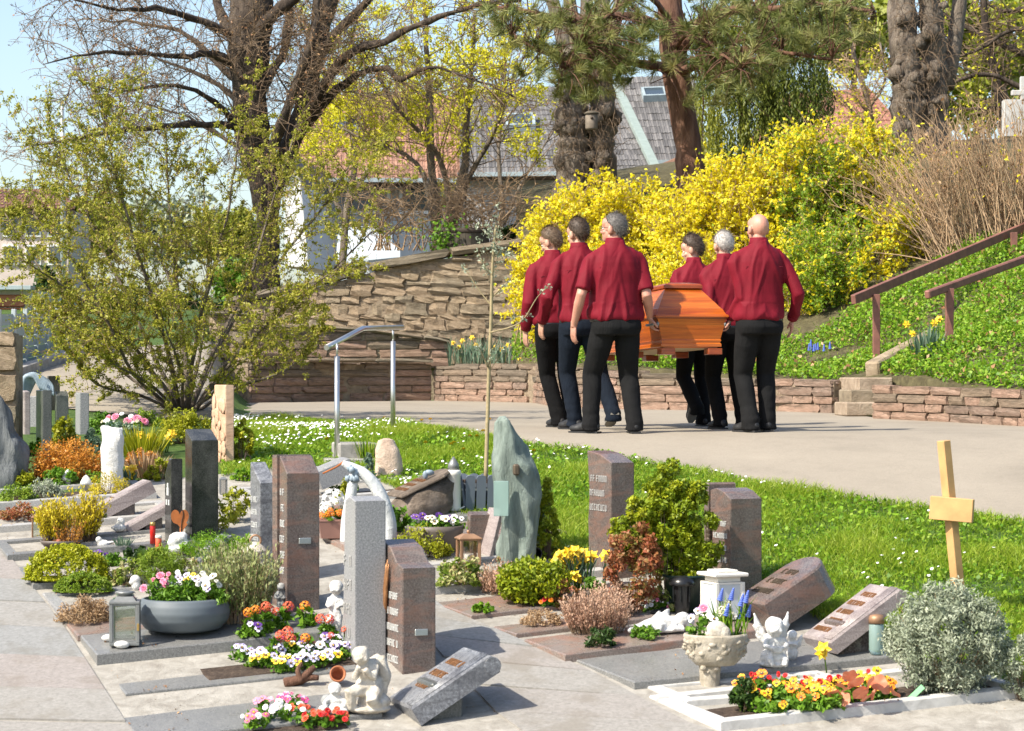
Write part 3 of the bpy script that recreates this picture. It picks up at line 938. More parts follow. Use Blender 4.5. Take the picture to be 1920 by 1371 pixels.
# wooden tub planter on the rubble wall
tb = empty('wooden_tub',P(868,470,38.2),'dark round wooden tub standing on top of the rubble wall','planter')
M['old_wood'] = simple('old_grey_wood',(.085,.07,.05),.85,var=.4,scale=8,bmp=.4)
for i in range(28):
 w = 2*math.pi*i/28
 mb = MB(); Mx = Matrix.Rotation(w,4,'Z')
 mb.box((0,-.40,.13),(.085,.03,.42),M['old_wood'],Mx,1.04); mb.build('stave',tb)
mb = MB(); mb.lathe([(.375,0),(.375,.30)],M['soil'],20); mb.build('soil',tb)
for z in (.02,.26):
 mb = MB(); mb.lathe([(.425,z),(.43,z + .015),(.43,z + .045),(.425,z + .06)],M['twig_dark'],24); mb.build('hoop',tb)
# ================================================================== trees, shrubs, hedges
def resample(pts,K):
 pts = np.array([tuple(p) for p in pts],float)
 s = np.concatenate([[0],np.cumsum(np.linalg.norm(np.diff(pts,axis=0),axis=1))])
 t = np.linspace(0,s[-1],K)
 return np.stack([np.interp(t,s,pts[:,i]) for i in range(3)],1),s[-1]
def smooth_pts(pts,n=4,jit=0.0,rg=None):
 """Catmull-Rom through points"""
 P_ = [Vector(p) for p in pts]
 P_ = [P_[0]*2 - P_[1]] + P_ + [P_[-1]*2 - P_[-2]]
 out = []
 for i in range(1,len(P_) - 2):
  for k in range(n):
   t = k/n
   a,b,c,d = P_[i - 1:i + 3]
   out.append(.5*((2*b) + (c - a)*t + (2*a - 5*b + 4*c - d)*t*t + (3*b - a - 3*c + d)*t ** 3))
 out.append(P_[-2])
 if jit and rg is not None:
  out = [p + Vector(rg.normal(size=3)*jit) for p in out]
 return out
def grow(par,plen,prad,n,rg,ratio=.45,spread=1.0,bias=(0,0,.2),K=5,tmin=.15,wig=.12,droop=0.0,fol=.6,rratio=.5,w=None):
 """par (N,Kp,3): children twigs on parents"""
 N_,Kp = par.shape[:2]
 pi = rg.choice(N_,n,p=(plen if w is None else w)/(plen if w is None else w).sum())
 t = tmin + (1 - tmin)*rg.uniform(0,1,n) ** .8
 f = t*(Kp - 1); i = np.minimum(f.astype(int),Kp - 2); fr = (f - i)[:,None]
 a = par[pi,i]; b = par[pi,i + 1]
 pos = a*(1 - fr) + b*fr
 tan = unit(b - a)
 r = unit(rg.normal(size=(n,3)))
 d = unit(tan*fol + r*spread + np.asarray(bias))
 L_ = plen[pi]*ratio*rg.uniform(.5,1.3,n)*(1.15 - .6*t)
 out = np.empty((n,K,3)); out[:,0] = pos
 st = (L_/(K - 1))[:,None]
 for k in range(1,K):
  d = unit(d + rg.normal(size=(n,3))*wig + np.array([0,0,-droop]))
  out[:,k] = out[:,k - 1] + d*st
 rad = prad[pi]*rratio*(1 - .5*t)
 return out,L_,rad
def tubes_np(pl,rad,sides=3,tip=.35):
 N_,K = pl.shape[:2]
 T = np.gradient(pl,axis=1); T = T/np.maximum(np.linalg.norm(T,axis=2,keepdims=True),1e-9)
 ref = np.where(np.abs(T[:,:,2:3]) > .9,np.array([1.,0,0]),np.array([0,0,1.]))
 A = np.cross(T,ref); A /= np.maximum(np.linalg.norm(A,axis=2,keepdims=True),1e-9)
 B = np.cross(T,A)
 taper = np.linspace(1,tip,K)[None,:,None]
 V = np.empty((N_,K,sides,3))
 for k in range(sides):
  w = 2*np.pi*k/sides
  V[:,:,k] = pl + (A*math.cos(w) + B*math.sin(w))*rad[:,None,None]*taper
 idx = np.arange(N_*K*sides).reshape(N_,K,sides)
 q = [np.stack([idx[:,:-1,k],idx[:,:-1,(k + 1) % sides],idx[:,1:,(k + 1) % sides],idx[:,1:,k]],-1).reshape(-1,4) for k in range(sides)]
 return V.reshape(-1,3),np.concatenate(q)
def twig_mesh(name,sets,mat,sides=3,tip=.35):
 Vs,Fs,o = [],[],0
 for pl,rad in sets:
  V,Fq = tubes_np(pl,rad,sides,tip)
  Vs.append(V); Fs.append(Fq + o); o += len(V)
 return npmesh(name,np.concatenate(Vs),np.concatenate(Fs),mat,smooth=True)
def along(pl,n,rg,tmin=.1,tmax=1.0,jit=.0,w=None):
 N_,K = pl.shape[:2]
 pi = rg.choice(N_,n,p=None if w is None else w/w.sum())
 t = rg.uniform(tmin,tmax,n)*(K - 1)
 i = np.minimum(t.astype(int),K - 2); fr = (t - i)[:,None]
 p = pl[pi,i]*(1 - fr) + pl[pi,i + 1]*fr
 tan = unit(pl[pi,i + 1] - pl[pi,i])
 return p + rg.normal(size=p.shape)*jit,tan
def limb_tree(root,limbs,matname,lump=.0,seed=1,sides=10,name='trunk',sm=4):
 """limbs: ([(px,py,d),...], r0, r1) ; one mesh"""
 mb = MB()
 rg = np.random.default_rng(seed)
 outs = []
 for pts,r0,r1 in limbs:
  pw = smooth_pts([P(*q) for q in pts],sm)
  n = len(pw)
  if hasattr(r0,'__len__'):
   rr_ = list(np.interp(np.linspace(0,1,n),np.linspace(0,1,len(r0)),r0))
  else:
   rr_ = list(np.linspace(r0,r1,n))
  if lump:
   rr_ = [r*(1 + lump*rg.uniform(-1,1)) for r in rr_]
  k = 5 if max(rr_) < .07 else (7 if max(rr_) < .13 else sides)
  mb.tube([p - root.location for p in pw],rr_,M[matname],k)
  outs.append(pw)
 me = mb.mesh(name)
 if lump:
  for v in me.vertices:
   q = Vector(v.co)
   v.co = q + Vector((noise.noise(q*4),noise.noise(q*4 + Vector((7,0,0))),noise.noise(q*4 + Vector((0,9,0)))))*lump*.35
 link(name,me,root)
 return outs
def limbs_np(outs,r,K=9,loc=None):
 L_,pl = [],[]
 for o in outs:
  a,l = resample(o,K); pl.append(a); L_.append(l)
 return np.array(pl),np.array(L_),np.array(r,float)
def lo(A,root): return A - np.array(root.location)
# ------------------------------------------------ big bare tree at the left
D = 39.0
bt = empty('bare_tree',P(500,520,D),'large dark bare tree with wide spreading limbs at the left','tree')
limbs = [([(498,560,D),(500,470,D),(502,400,D),(486,320,D),(472,240,D),(466,150,D),(468,70,D),(474,-20,D),(478,-120,D)],[.24,.19,.20,.24,.27,.30,.34,.33,.28],0),
   ([(503,400,D),(524,330,D + .2),(548,262,D + .4),(572,195,D + .6),(590,95,D + .8),(612,-10,D + 1),(625,-120,D + 1)],[.15,.15,.15,.17,.18,.18,.15],0),
   ([(470,250,D),(430,236,D - .6),(330,235,D - 1.5),(230,243,D - 2),(130,262,D - 2.5),(40,272,D - 2.5)],.085,.006),
   ([(462,140,D),(400,100,D - .4),(340,108,D - 1),(200,97,D - 2),(80,122,D - 3)],.09,.006),
   ([(460,80,D),(400,50,D - .3),(310,20,D - 1),(220,18,D - 2),(100,-10,D - 3)],.09,.006),
   ([(470,170,D),(420,130,D + .6),(350,65,D + 1),(270,45,D + 1.5),(150,35,D + 2)],.08,.006),
   ([(468,130,D),(430,60,D + .5),(405,0,D + 1),(380,-80,D + 1)],.12,.05),
   ([(475,100,D),(500,40,D - .4),(560,-10,D - .7),(620,-60,D - 1)],.12,.06),
   ([(480,200,D),(505,140,D + 1),(535,90,D + 1.3),(545,-10,D + 1.5)],.10,.06),
   ([(540,280,D + .4),(590,190,D - .3),(650,105,D - .8),(720,78,D - 1.2),(800,40,D - 1.5),(900,10,D - 2),(980,0,D - 2)],.10,.025),
   ([(530,300,D + .4),(590,215,D),(650,155,D - .5),(715,126,D - 1),(752,150,D - 1.2),(800,126,D - 1.4),(880,145,D - 1.6),(960,180,D - 1.8)],.085,.006),
   ([(585,120,D + .8),(640,50,D + .3),(690,0,D),(740,-60,D)],.10,.05),
   ([(488,330,D),(520,250,D - .8),(560,150,D - 1.2),(590,60,D - 1.4),(600,-40,D - 1.4)],.09,.05),
   ([(470,265,D),(400,190,D - 1),(330,160,D - 1.6),(230,170,D - 2),(130,150,D - 2.4)],.06,.006),
   ([(478,290,D),(420,260,D + 1),(330,210,D + 1.5),(240,190,D + 1.8)],.055,.006),
   ([(474,220,D),(410,160,D + .3),(300,110,D + .8),(180,70,D + 1)],.06,.006)]
outs = limb_tree(bt,limbs,'bark',lump=.13,seed=2,sides=14)
rg = np.random.default_rng(11)
pl,ll,rr_ = limbs_np(outs,[.12,.1] + [.05]*(len(limbs) - 2))
wts = ll.copy(); wts[0] *= .5; wts[1] *= .6
a1,l1,r1 = grow(pl,np.minimum(ll,4.0),rr_*.5,300,rg,.42,.8,(0,0,.12),6,.2,.16,.04,w=wts)
a2,l2,r2 = grow(a1,l1,r1,2200,rg,.55,.9,(0,0,0),5,.1,.16,.05,rratio=.6)
a3,l3,r3 = grow(a2,l2,r2,8500,rg,.55,.9,(0,0,-.1),4,.15,.18,.06,rratio=.7)
r1 = np.maximum(r1,.010); r2 = np.maximum(r2*.9,.006); r3 = np.maximum(r3*.9,.0042)
link('twigs',twig_mesh('twigs',[(lo(a1,bt),r1),(lo(a2,bt),r2),(lo(a3,bt),r3)],M['twig']),bt)
c,_ = along(a3,5200,rg,.5,1,.01)
link('buds',leaf_mesh('buds',lo(c,bt),M['dead_leaf'],rg,.045,aspect=.6),bt)['kind'] = 'stuff'
# ------------------------------------------------ yellow flowering maples
def maple(label,stems,seed,nclump,D,reg,sz=.055):
 t = empty('maple_tree',P(*stems[0][0][0]),label,'tree','yellow flowering maples behind the wall')
 outs = limb_tree(t,stems,'bark_grey',lump=.06,seed=seed,sides=8)
 rg = np.random.default_rng(seed)
 pl,ll,rr_ = limbs_np(outs,[.05]*len(stems))
 a1,l1,r1 = grow(pl,np.minimum(ll,3.2),rr_*.6,70*len(stems) // 3,rg,.55,.75,(0,0,.25),6,.3,.12,.0)
 a2,l2,r2 = grow(a1,l1,r1,420*len(stems) // 3,rg,.55,.8,(0,0,.15),5,.2,.14,.0,rratio=.7)
 link('twigs',twig_mesh('twigs',[(lo(a1,t),np.maximum(r1,.012)),(lo(a2,t),np.maximum(r2*.8,.006))],M['twig']),t)
 tips = np.concatenate([a2[:,-1],a2[:,-2],a1[:,-1]])
 # keep clumps inside the crown region seen in the photograph
 tips = tips[rg.permutation(len(tips))[:nclump]]
 C = np.repeat(tips,36,axis=0); u = rg.normal(size=C.shape)
 C = C + unit(u)*(rg.uniform(.3,1,(len(C),1)) ** .6)*rg.uniform(.07,.18,(len(tips),1)).repeat(36,axis=0)
 link('blossom',leaf_mesh('blossom',lo(C,t),M['maple_blossom'],rg,sz,aspect=.6,rnd=np.clip(np.repeat(rg.uniform(0,1,len(tips)),36)*.6 + rg.uniform(0,.4,len(C)),0,1)),t)
 return t
D = 41.0
maple('multi stemmed maple full of yellow blossom behind the wooden tub',
  [([(822,470,D),(818,400,D),(808,300,D),(806,200,D),(800,90,D),(796,-20,D)],.10,.03),
  ([(846,470,D),(850,400,D + .3),(872,310,D + .5),(874,230,D + .6),(885,120,D + .8),(890,20,D + .8)],.11,.03),
  ([(838,470,D),(842,380,D - .4),(826,300,D - .6),(780,240,D - .8),(735,190,D - 1),(700,120,D - 1)],.07,.02),
  ([(850,420,D),(880,330,D - .4),(920,260,D - .6),(950,190,D - .8),(970,110,D - .8)],.06,.02),
  ([(815,430,D),(795,330,D + .8),(760,290,D + 1),(700,270,D + 1.2),(640,240,D + 1.4)],.06,.02)],5,520,D,None)
maple('slender maple with lemon yellow blossom left of the grey roof',
  [([(640,520,50),(650,400,50),(665,300,50),(650,180,50),(660,60,50)],.09,.03),
  ([(650,420,50),(610,330,50),(590,260,50),(600,200,50)],.06,.02),
  ([(655,380,50),(700,300,50),(720,240,50),(760,180,50)],.06,.02)],6,380,50,None,.06)
maple('thin young maple in front of the grey tiled roof',
  [([(940,460,46),(942,380,46),(935,280,46),(945,180,46),(950,80,46)],.06,.02),
  ([(945,420,46),(980,340,46),(1010,290,46),(1040,240,46)],.04,.015)],8,100,46,None)
# ------------------------------------------------ tangle of bare brush behind the wall
bb = empty('bare_bush',P(740,480,39),'pale leafless brush growing behind the sloping coping','shrub')
rg = np.random.default_rng(77)
base_ = np.array([tuple(P(rg.uniform(690,960),470,39 + rg.uniform(-.5,1))) for _ in range(90)])
par = np.stack([base_ + np.array([rg.normal()*0,0,0])*0 + k/5*(np.stack([rg.normal(0,.45,90),rg.normal(0,.2,90),rg.uniform(.7,1.5,90)],1)) for k in range(6)],1)
pl_,L_ = par,np.linalg.norm(par[:,-1] - par[:,0],axis=1)
a2,l2,r2 = grow(pl_,L_,np.full(90,.012),900,rg,.55,.9,(0,0,.1),5,.1,.16,rratio=.7)
link('stems',twig_mesh('stems',[(lo(pl_,bb),np.full(90,.012)),(lo(a2,bb),np.full(900,.005))],M['twig_tan']),bb)
# ------------------------------------------------ gnarled trunks
def gnarled(label,px0,px1,ytop,ybot,D,seed,cat='tree',lean=0,nburl=26,ext=None):
 t = empty('gnarled_tree',P((px0 + px1)/2,ybot,D),label,cat)
 w = (px1 - px0)/F*D
 h = (ybot - ytop)/F*D
 rg = np.random.default_rng(seed)
 mb = MB()
 for cx,r,dy in ((-.24*w,.27*w,0),(.22*w,.25*w,.12)):
  pts = [(cx*1.1,dy,-.6),(cx,dy,h*.2),(cx*.95,dy,h*.45),(cx*1.1,dy,h*.7),(cx*1.0 + lean,dy,h),(cx*1.2 + lean*1.5,dy,h*1.3)]
  pp = smooth_pts(pts,6)
  rad = [r*(1.06 - .35*i/len(pp))*(1 + .12*math.sin(i*1.7 + seed)) for i in range(len(pp))]
  mb.tube(pp,rad,M['bark_grey'],22)
 for i in range(nburl):
  a = rg.uniform(-math.pi*.95,-.05) if i % 4 else rg.uniform(0,6.28)
  cx = rg.choice([-.24,.22])*w
  z = rg.uniform(.05,1.0)*h
  rr2 = .25*w
  s = rg.uniform(.05,.12)
  mb.ball((cx + math.cos(a)*rr2*.9,math.sin(a)*rr2*.85,z),(s*1.1,s,s*rg.uniform(.8,1.5)),M['bark_grey'],nu=12,nv=8,noise_amp=.5,nscale=2.5,seed=i)
 me = mb.mesh('trunk')
 for v in me.vertices:
  q = Vector(v.co)*5
  k = noise.noise(Vector((q.x,q.y,q.z*.5)))*.05 + noise.noise(Vector((q.x*3,q.y*3,q.z*.8)))*.03
  d = Vector((v.co.x*.6,v.co.y,0)); d = d.normalized() if d.length > 1e-6 else d
  v.co = v.co + d*k
 link('trunk',me,t)
 # short whiskers
 n = 420
 A = np.stack([rg.uniform(-w*.5,w*.5,n),rg.uniform(-.35,-.1,n),rg.uniform(.1,h*1.2,n)],1)
 Dv = np.stack([rg.normal(0,.6,n),rg.uniform(-1,.0,n),rg.normal(.1,.5,n)],1)*rg.uniform(.1,.35,(n,1))
 pl_ = np.stack([A + Dv*k/3 + np.array([0,0,-.02*k*k]) for k in range(4)],1)
 link('twigs',twig_mesh('twigs',[(pl_,np.full(n,.006))],M['twig']),t)
 return t
g1 = gnarled('thick gnarled double trunk covered in burls beside the forsythia',1042,1160,150,345,38.0,3)
g2 = gnarled('knotty double trunk rising behind the flowering hedge at the right',1672,1782,10,270,38.5,8,lean=-.05,nburl=30)
mb = MB(); mb.tube([(.42,.1,.9),(.55,.2,1.5),(.66,.3,2.2),(.75,.4,3.4)],[.13,.12,.12,.10],M['bark_grey'],10)
o = mb.build('limb',g2)
mb = MB(); mb.tube([(-.3,.3,1.3),(-.35,.5,2.2),(-.2,.6,3.4)],[.14,.12,.10],M['bark_grey'],10); mb.build('limb',g2)
for g_,zz in ((g1,1.6),):
 mb = MB()
 for k in range(5):
  mb.tube(smooth_pts([(.25*(k - 2)/2,0,zz),(.4*(k - 2)/2,.1,zz + .8),(.7*(k - 2)/2,.2,zz + 1.8),(1.1*(k - 2)/2,.1,zz + 3)]),[.15 - .008*i for i in range(13)],M['bark_grey'],9)
 mb.build('limb',g_)
# bird box
bx_ = empty('bird_box',P(1109,243,37.3),'wooden bird box hanging on the gnarled trunk','bird box')
M['box_wood'] = simple('weathered_box_wood',(.20,.165,.13),.8,var=.25,scale=14,bmp=.2)
mb = MB(); mb.lathe([(.085,0),(.095,.02),(.095,.22),(.085,.235)],M['box_wood'],14); mb.build('body',bx_)
mb = MB(); mb.lathe([(.115,.235),(.115,.255),(.06,.285),(.01,.29)],M['old_wood'],14); mb.build('roof',bx_)
mb = MB(); mb.lathe([(.022,0),(.022,.012)],M['twig_dark'],10,M=Matrix.Translation((0,-.09,.17)) @ Matrix.Rotation(R(90),4,'X')); mb.build('entrance_hole',bx_)
mb = MB(); mb.box((0,.1,.12),(.03,.05,.36),M['old_wood']); mb.build('hanger',bx_)
# ------------------------------------------------ pine
D = 35.0
pn = empty('pine_tree',P(1292,355,D),'tall pine with a reddish leaning trunk and long needles overhead','tree')
limbs = [([(1300,400,D),(1296,350,D),(1291,280,D),(1276,190,D),(1264,110,D),(1256,20,D),(1250,-120,D)],[.22,.20,.20,.195,.19,.18,.16],0),
   ([(1262,130,D),(1200,120,D - .8),(1120,108,D - 1.4),(1040,105,D - 1.6),(960,70,D - 1.8)],.075,.02),
   ([(1258,60,D),(1180,30,D - .6),(1080,40,D - 1),(980,20,D - 1.2),(900,10,D - 1.2)],.08,.02),
   ([(1264,110,D),(1330,30,D - .5),(1420,20,D - 1),(1520,10,D - 1.3),(1640,20,D - 1.5)],.09,.025),
   ([(1268,140,D),(1330,110,D - .9),(1400,90,D - 1.4),(1480,100,D - 1.7),(1560,110,D - 1.9)],.07,.02),
   ([(1262,90,D),(1300,60,D - 1.2),(1350,100,D - 1.9),(1390,130,D - 2.2)],.05,.015),
   ([(1258,40,D),(1200,-10,D - 1),(1100,70,D - 1.8),(1060,130,D - 2)],.05,.015)]
outs = limb_tree(pn,limbs,'bark_red',lump=.07,seed=9,sides=14)
rg = np.random.default_rng(21)
pl,ll,rr_ = limbs_np(outs[1:],[.04]*6)
a1,l1,r1 = grow(pl,ll,rr_,120,rg,.35,.9,(0,-.1,.05),5,.15,.15)
blobs = [(1000,50,75,55),(1080,45,70,50),(1150,60,65,70),(1030,130,70,32),(1100,150,70,35),(1165,125,40,38),(930,20,45,30),(1210,45,50,50),(1245,125,35,25),
   (1310,40,50,50),(1380,50,60,55),(1450,40,60,50),(1520,35,60,48),(1590,35,55,40),(1620,65,30,25),(1340,120,50,45),(1405,125,55,45),(1480,95,50,35),(1555,85,45,28),
   (1330,175,40,30),(1395,165,40,25),(1120,100,70,40),(1290,190,14,20),(1190,90,40,40),(1075,170,50,18)]
tc_ = []
for cx,cy,rx,ry in blobs:
 n = int(rx*ry/82)
 th = rg.uniform(0,6.28,n); rr3 = rg.uniform(0,1,n) ** .5
 for k in range(n):
  tc_.append(tuple(P(cx + rx*rr3[k]*math.cos(th[k]),cy + ry*rr3[k]*math.sin(th[k]),D - 1.5 + rg.normal()*.55)))
tc_ = np.array(tc_)
nt_ = len(tc_)
axis = unit(rg.normal(size=(nt_,3))*np.array([.8,.8,.6]) + np.array([0,-.35,.25]))
NN = 64
C0 = np.repeat(tc_,NN,0); ax = np.repeat(axis,NN,0)
dr = unit(ax*1.0 + unit(rg.normal(size=C0.shape))*.95)
ln = rg.uniform(.10,.19,(len(C0),1)); st = rg.uniform(-.08,.03,(len(C0),1))
B0 = C0 + ax*st
sd_ = unit(np.cross(dr,rg.normal(size=C0.shape)))*.0042
V = np.stack([B0 - sd_,B0 + sd_,B0 + dr*ln + sd_*.3,B0 + dr*ln - sd_*.3],1)
tr_ = np.repeat(np.clip(rg.normal(.45,.25,nt_),0,1),NN)*.7 + rg.uniform(0,.3,len(C0))
link('needles',npmesh('needles',lo(V.reshape(-1,3),pn),np.arange(len(C0)*4).reshape(-1,4),M['pine_needle'],tr_),pn)
# twigs leading to tufts
nxt = pl.reshape(-1,3)[((tc_[:,None] - pl.reshape(-1,3)[None]) ** 2).sum(2).argmin(1)]
tw = np.stack([nxt + (tc_ - nxt)*k/4 + np.array([0,0,.10])*math.sin(k/4*3.14) for k in range(5)],1)
link('twigs',twig_mesh('twigs',[(lo(a1,pn),np.maximum(r1,.01)),(lo(tw,pn),np.full(nt_,.010))],M['bark_red']),pn)
# ------------------------------------------------ drooping cypress behind the pine
D = 39.0
th_ = empty('cypress_tree',P(1455,300,D),'dark cypress with drooping yellow green sprays behind the pine','tree')
outs = limb_tree(th_,[([(1452,330,D),(1448,240,D),(1440,140,D),(1430,20,D),(1425,-100,D)],.20,.10),([(1400,330,D + .6),(1396,240,D + .6),(1385,120,D + .6)],.12,.06)],'bark_red',.06,4)
rg = np.random.default_rng(31)
tb_ = [(1320,240,35,70,1.0),(1330,315,32,38,1.2),(1375,160,70,50,.6),(1430,180,70,60,.4),(1500,160,50,70,.35),(1535,190,30,50,.2),(1425,250,28,40,.7),(1360,250,40,40,.8),(1400,60,120,60,.4),
  (1500,60,90,60,.2),(1340,90,60,60,.6),(1480,230,50,30,.15),(1395,300,60,30,.1)]
C,T_ = [],[]
for cx,cy,rx,ry,tone in tb_:
 n = int(rx*ry/6)
 a_ = rg.uniform(0,6.28,n); q = rg.uniform(0,1,n) ** .5
 # hanging ropes
 x0 = cx + rx*q*np.cos(a_); y0 = cy + ry*q*np.sin(a_) - 14
 dd = D - .6 + rg.normal(size=n)*.5
 for k in range(5):
  yy = y0 + k*6
  C.append(np.stack([(x0 - 960)/F*dd + rg.normal(size=n)*.03,dd + rg.normal(size=n)*.03,(HY - yy)/F*dd],1)); T_.append(np.clip(tone*.8 + .15 + rg.normal(0,.15,n),0,1))  # raised tone paints yellow sunlit sprays into the leaf colour
C = np.concatenate(C); T_ = np.concatenate(T_)
link('sprays',leaf_mesh('sprays',lo(C,th_),M['thuja'],rg,.075,rnd=T_,aspect=.3,up=np.array([0,-.1,-1.0]),upw=.62),th_)
# ------------------------------------------------ bare trees and greenery at the right
D = 44.0
rb = empty('bare_tree',P(1880,260,D),'dark bare tree with low horizontal branches at the right edge','tree')
limbs = [([(1890,300,D),(1880,220,D),(1868,150,D),(1850,60,D),(1840,-40,D)],.11,.06),
   ([(1990,130,D),(1930,105,D),(1860,75,D),(1800,45,D),(1740,10,D)],.08,.03),
   ([(1990,170,D - 1),(1920,165,D - 1),(1860,140,D - 1),(1800,150,D - 1),(1740,190,D - 1)],.07,.02),
   ([(1960,60,D - .5),(1900,55,D - .5),(1840,90,D - .5),(1790,110,D - .5)],.05,.02),
   ([(1990,215,D),(1900,205,D),(1830,203,D),(1780,206,D)],.05,.02),
   ([(1906,300,D + 1),(1900,220,D + 1),(1880,160,D + 1)],.07,.04),
   ([(1950,10,D),(1880,20,D),(1830,-10,D)],.06,.03)]
outs = limb_tree(rb,limbs,'bark',.06,12)
rg = np.random.default_rng(41)
pl,ll,rr_ = limbs_np(outs,[.03]*len(limbs))
a1,l1,r1 = grow(pl,ll,rr_,140,rg,.45,.9,(0,0,.1),6,.1,.18)
a2,l2,r2 = grow(a1,l1,r1,600,rg,.55,.9,(0,0,.05),5,.1,.18,rratio=.7)
link('twigs',twig_mesh('twigs',[(lo(a1,rb),np.maximum(r1,.014)),(lo(a2,rb),np.maximum(r2,.007))],M['twig']),rb)
c,_ = along(a2,700,rg,.4,1)
link('buds',leaf_mesh('buds',lo(c,rb),M['maple_blossom'],rg,.07),rb)['kind'] = 'stuff'
rb2 = empty('bare_tree',P(1600,240,46),'fine twigged bare tree between the cypress and the knotty trunk','tree')
outs = limb_tree(rb2,[([(1640,300,46),(1630,200,46),(1600,100,46),(1590,0,46)],.07,.03),([(1636,240,46),(1590,200,46),(1550,150,46)],.03,.015),([(1634,220,46),(1600,180,46),(1570,170,46)],.03,.015),
      ([(1632,200,46),(1660,150,46),(1650,80,46)],.03,.015)],'bark_grey',.05,13)
pl,ll,rr_ = limbs_np(outs,[.025]*4)
a1,l1,r1 = grow(pl,ll,rr_,90,rg,.45,.9,(0,0,.1),6,.1,.18)
a2,l2,r2 = grow(a1,l1,r1,500,rg,.55,.9,(0,0,.05),5,.1,.18,rratio=.7)
link('twigs',twig_mesh('twigs',[(lo(a1,rb2),np.maximum(r1,.012)),(lo(a2,rb2),np.maximum(r2,.006))],M['twig_tan']),rb2)
c,_ = along(a2,900,rg,.4,1,.04)
link('buds',leaf_mesh('buds',lo(c,rb2),M['maple_blossom'],rg,.07),rb2)['kind'] = 'stuff'
def leafy(label,cx,cy,rx,ry,D,n,mat,seed,size=.22,name='leafy_tree',ybase=None,group=None,cat='tree',fine=False):
 """tree seen far off: trunk, limbs and a crown of many loose leaves in clumps"""
 yb = ybase if ybase else cy + ry*1.25
 t = empty(name,P(cx,yb,D),label,cat,group)
 rg = np.random.default_rng(seed)
 R_ = rx/F*D
 limbs = [([(cx,yb,D),(cx + 4,cy + ry*.4,D),(cx - 3,cy,D),(cx,cy - ry*.5,D)],R_*.07,R_*.02)]
 for k in range(6):
  s = (-1) ** k
  limbs.append(([(cx,cy + ry*(.5 - .12*k),D),(cx + s*rx*.35,cy + ry*(.2 - .14*k),D + rg.normal()*R_*.3),(cx + s*rx*.7,cy - ry*.1*k,D + rg.normal()*R_*.4)],R_*.03,R_*.01))
 limb_tree(t,limbs,'bark_grey',.05,seed,8)
 nc = 60
 d = unit(rg.normal(size=(nc,3)))*rg.uniform(.35,1.0,(nc,1))
 cc = np.array(P(cx,cy,D)) + d*np.array([R_,R_*.6,ry/F*D])
 k = rg.integers(0,nc,n)
 C = cc[k] + unit(rg.normal(size=(n,3)))*(rg.uniform(0,1,(n,1)) ** .5)*np.array([R_,R_,ry/F*D])*.27
 link('crown',leaf_mesh('crown',lo(C,t),M[mat],rg,size,rnd=np.clip(rg.uniform(0,1,nc)[k]*.6 + rg.uniform(0,.4,n),0,1),aspect=.6),t)
 return t
for i,(cx,cy,rx,ry,D_,mt,lb) in enumerate([(1830,110,110,150,75,'far_green','bright spring green tree far behind the knotty trunk'),
        (1960,120,110,170,80,'far_green','pale green tree beyond the bare branches at the right edge'),
        (1740,160,60,110,85,'far_green','light green treetop between the two knotty stems'),
        (1600,60,90,90,90,'far_green','yellowish far tree above the orange red roof'),
        (170,420,70,60,105,'far_green','rounded green tree on the far left skyline'),
        (330,430,100,70,110,'silver_leaf','grey green tree on the skyline behind the budding shrub'),
        (430,440,60,50,100,'far_green','small far tree left of the big bare trunk'),
        (95,548,40,45,43,'dark_leaf','dark evergreen bush beside the garage'),
        (215,605,90,72,40,'dark_leaf','dark green hedge bush beyond the rising lane'),
        (345,612,80,72,41,'dark_leaf','deep green laurel behind the budding shrub'),
        (440,540,50,60,43,'green_leaf','mid green bush at the left end of the rubble wall'),
        (960,450,28,26,39,'dark_leaf','small dark conifer beside the wooden tub')]):
 leafy(lb,cx,cy,rx,ry,D_,3800,mt,100 + i,size=(.30 if D_ > 60 else .11),name='leafy_tree' if D_ > 60 else 'leafy_bush',cat='tree' if D_ > 60 else 'shrub',
   ybase=(cy + ry*1.1 if D_ < 60 else None))
# ivy over the tub
rg = np.random.default_rng(4)
iv = P(838,452,38.0)
C = np.array(iv) + np.stack([rg.normal(0,.14,500),rg.normal(-.1,.12,500),rg.normal(0,.16,500)],1)
o = link('ivy',leaf_mesh('ivy',C,M['green_leaf'],rg,.06,aspect=.8)); tag(o,'bright ivy hanging over the left side of the wooden tub','ivy')
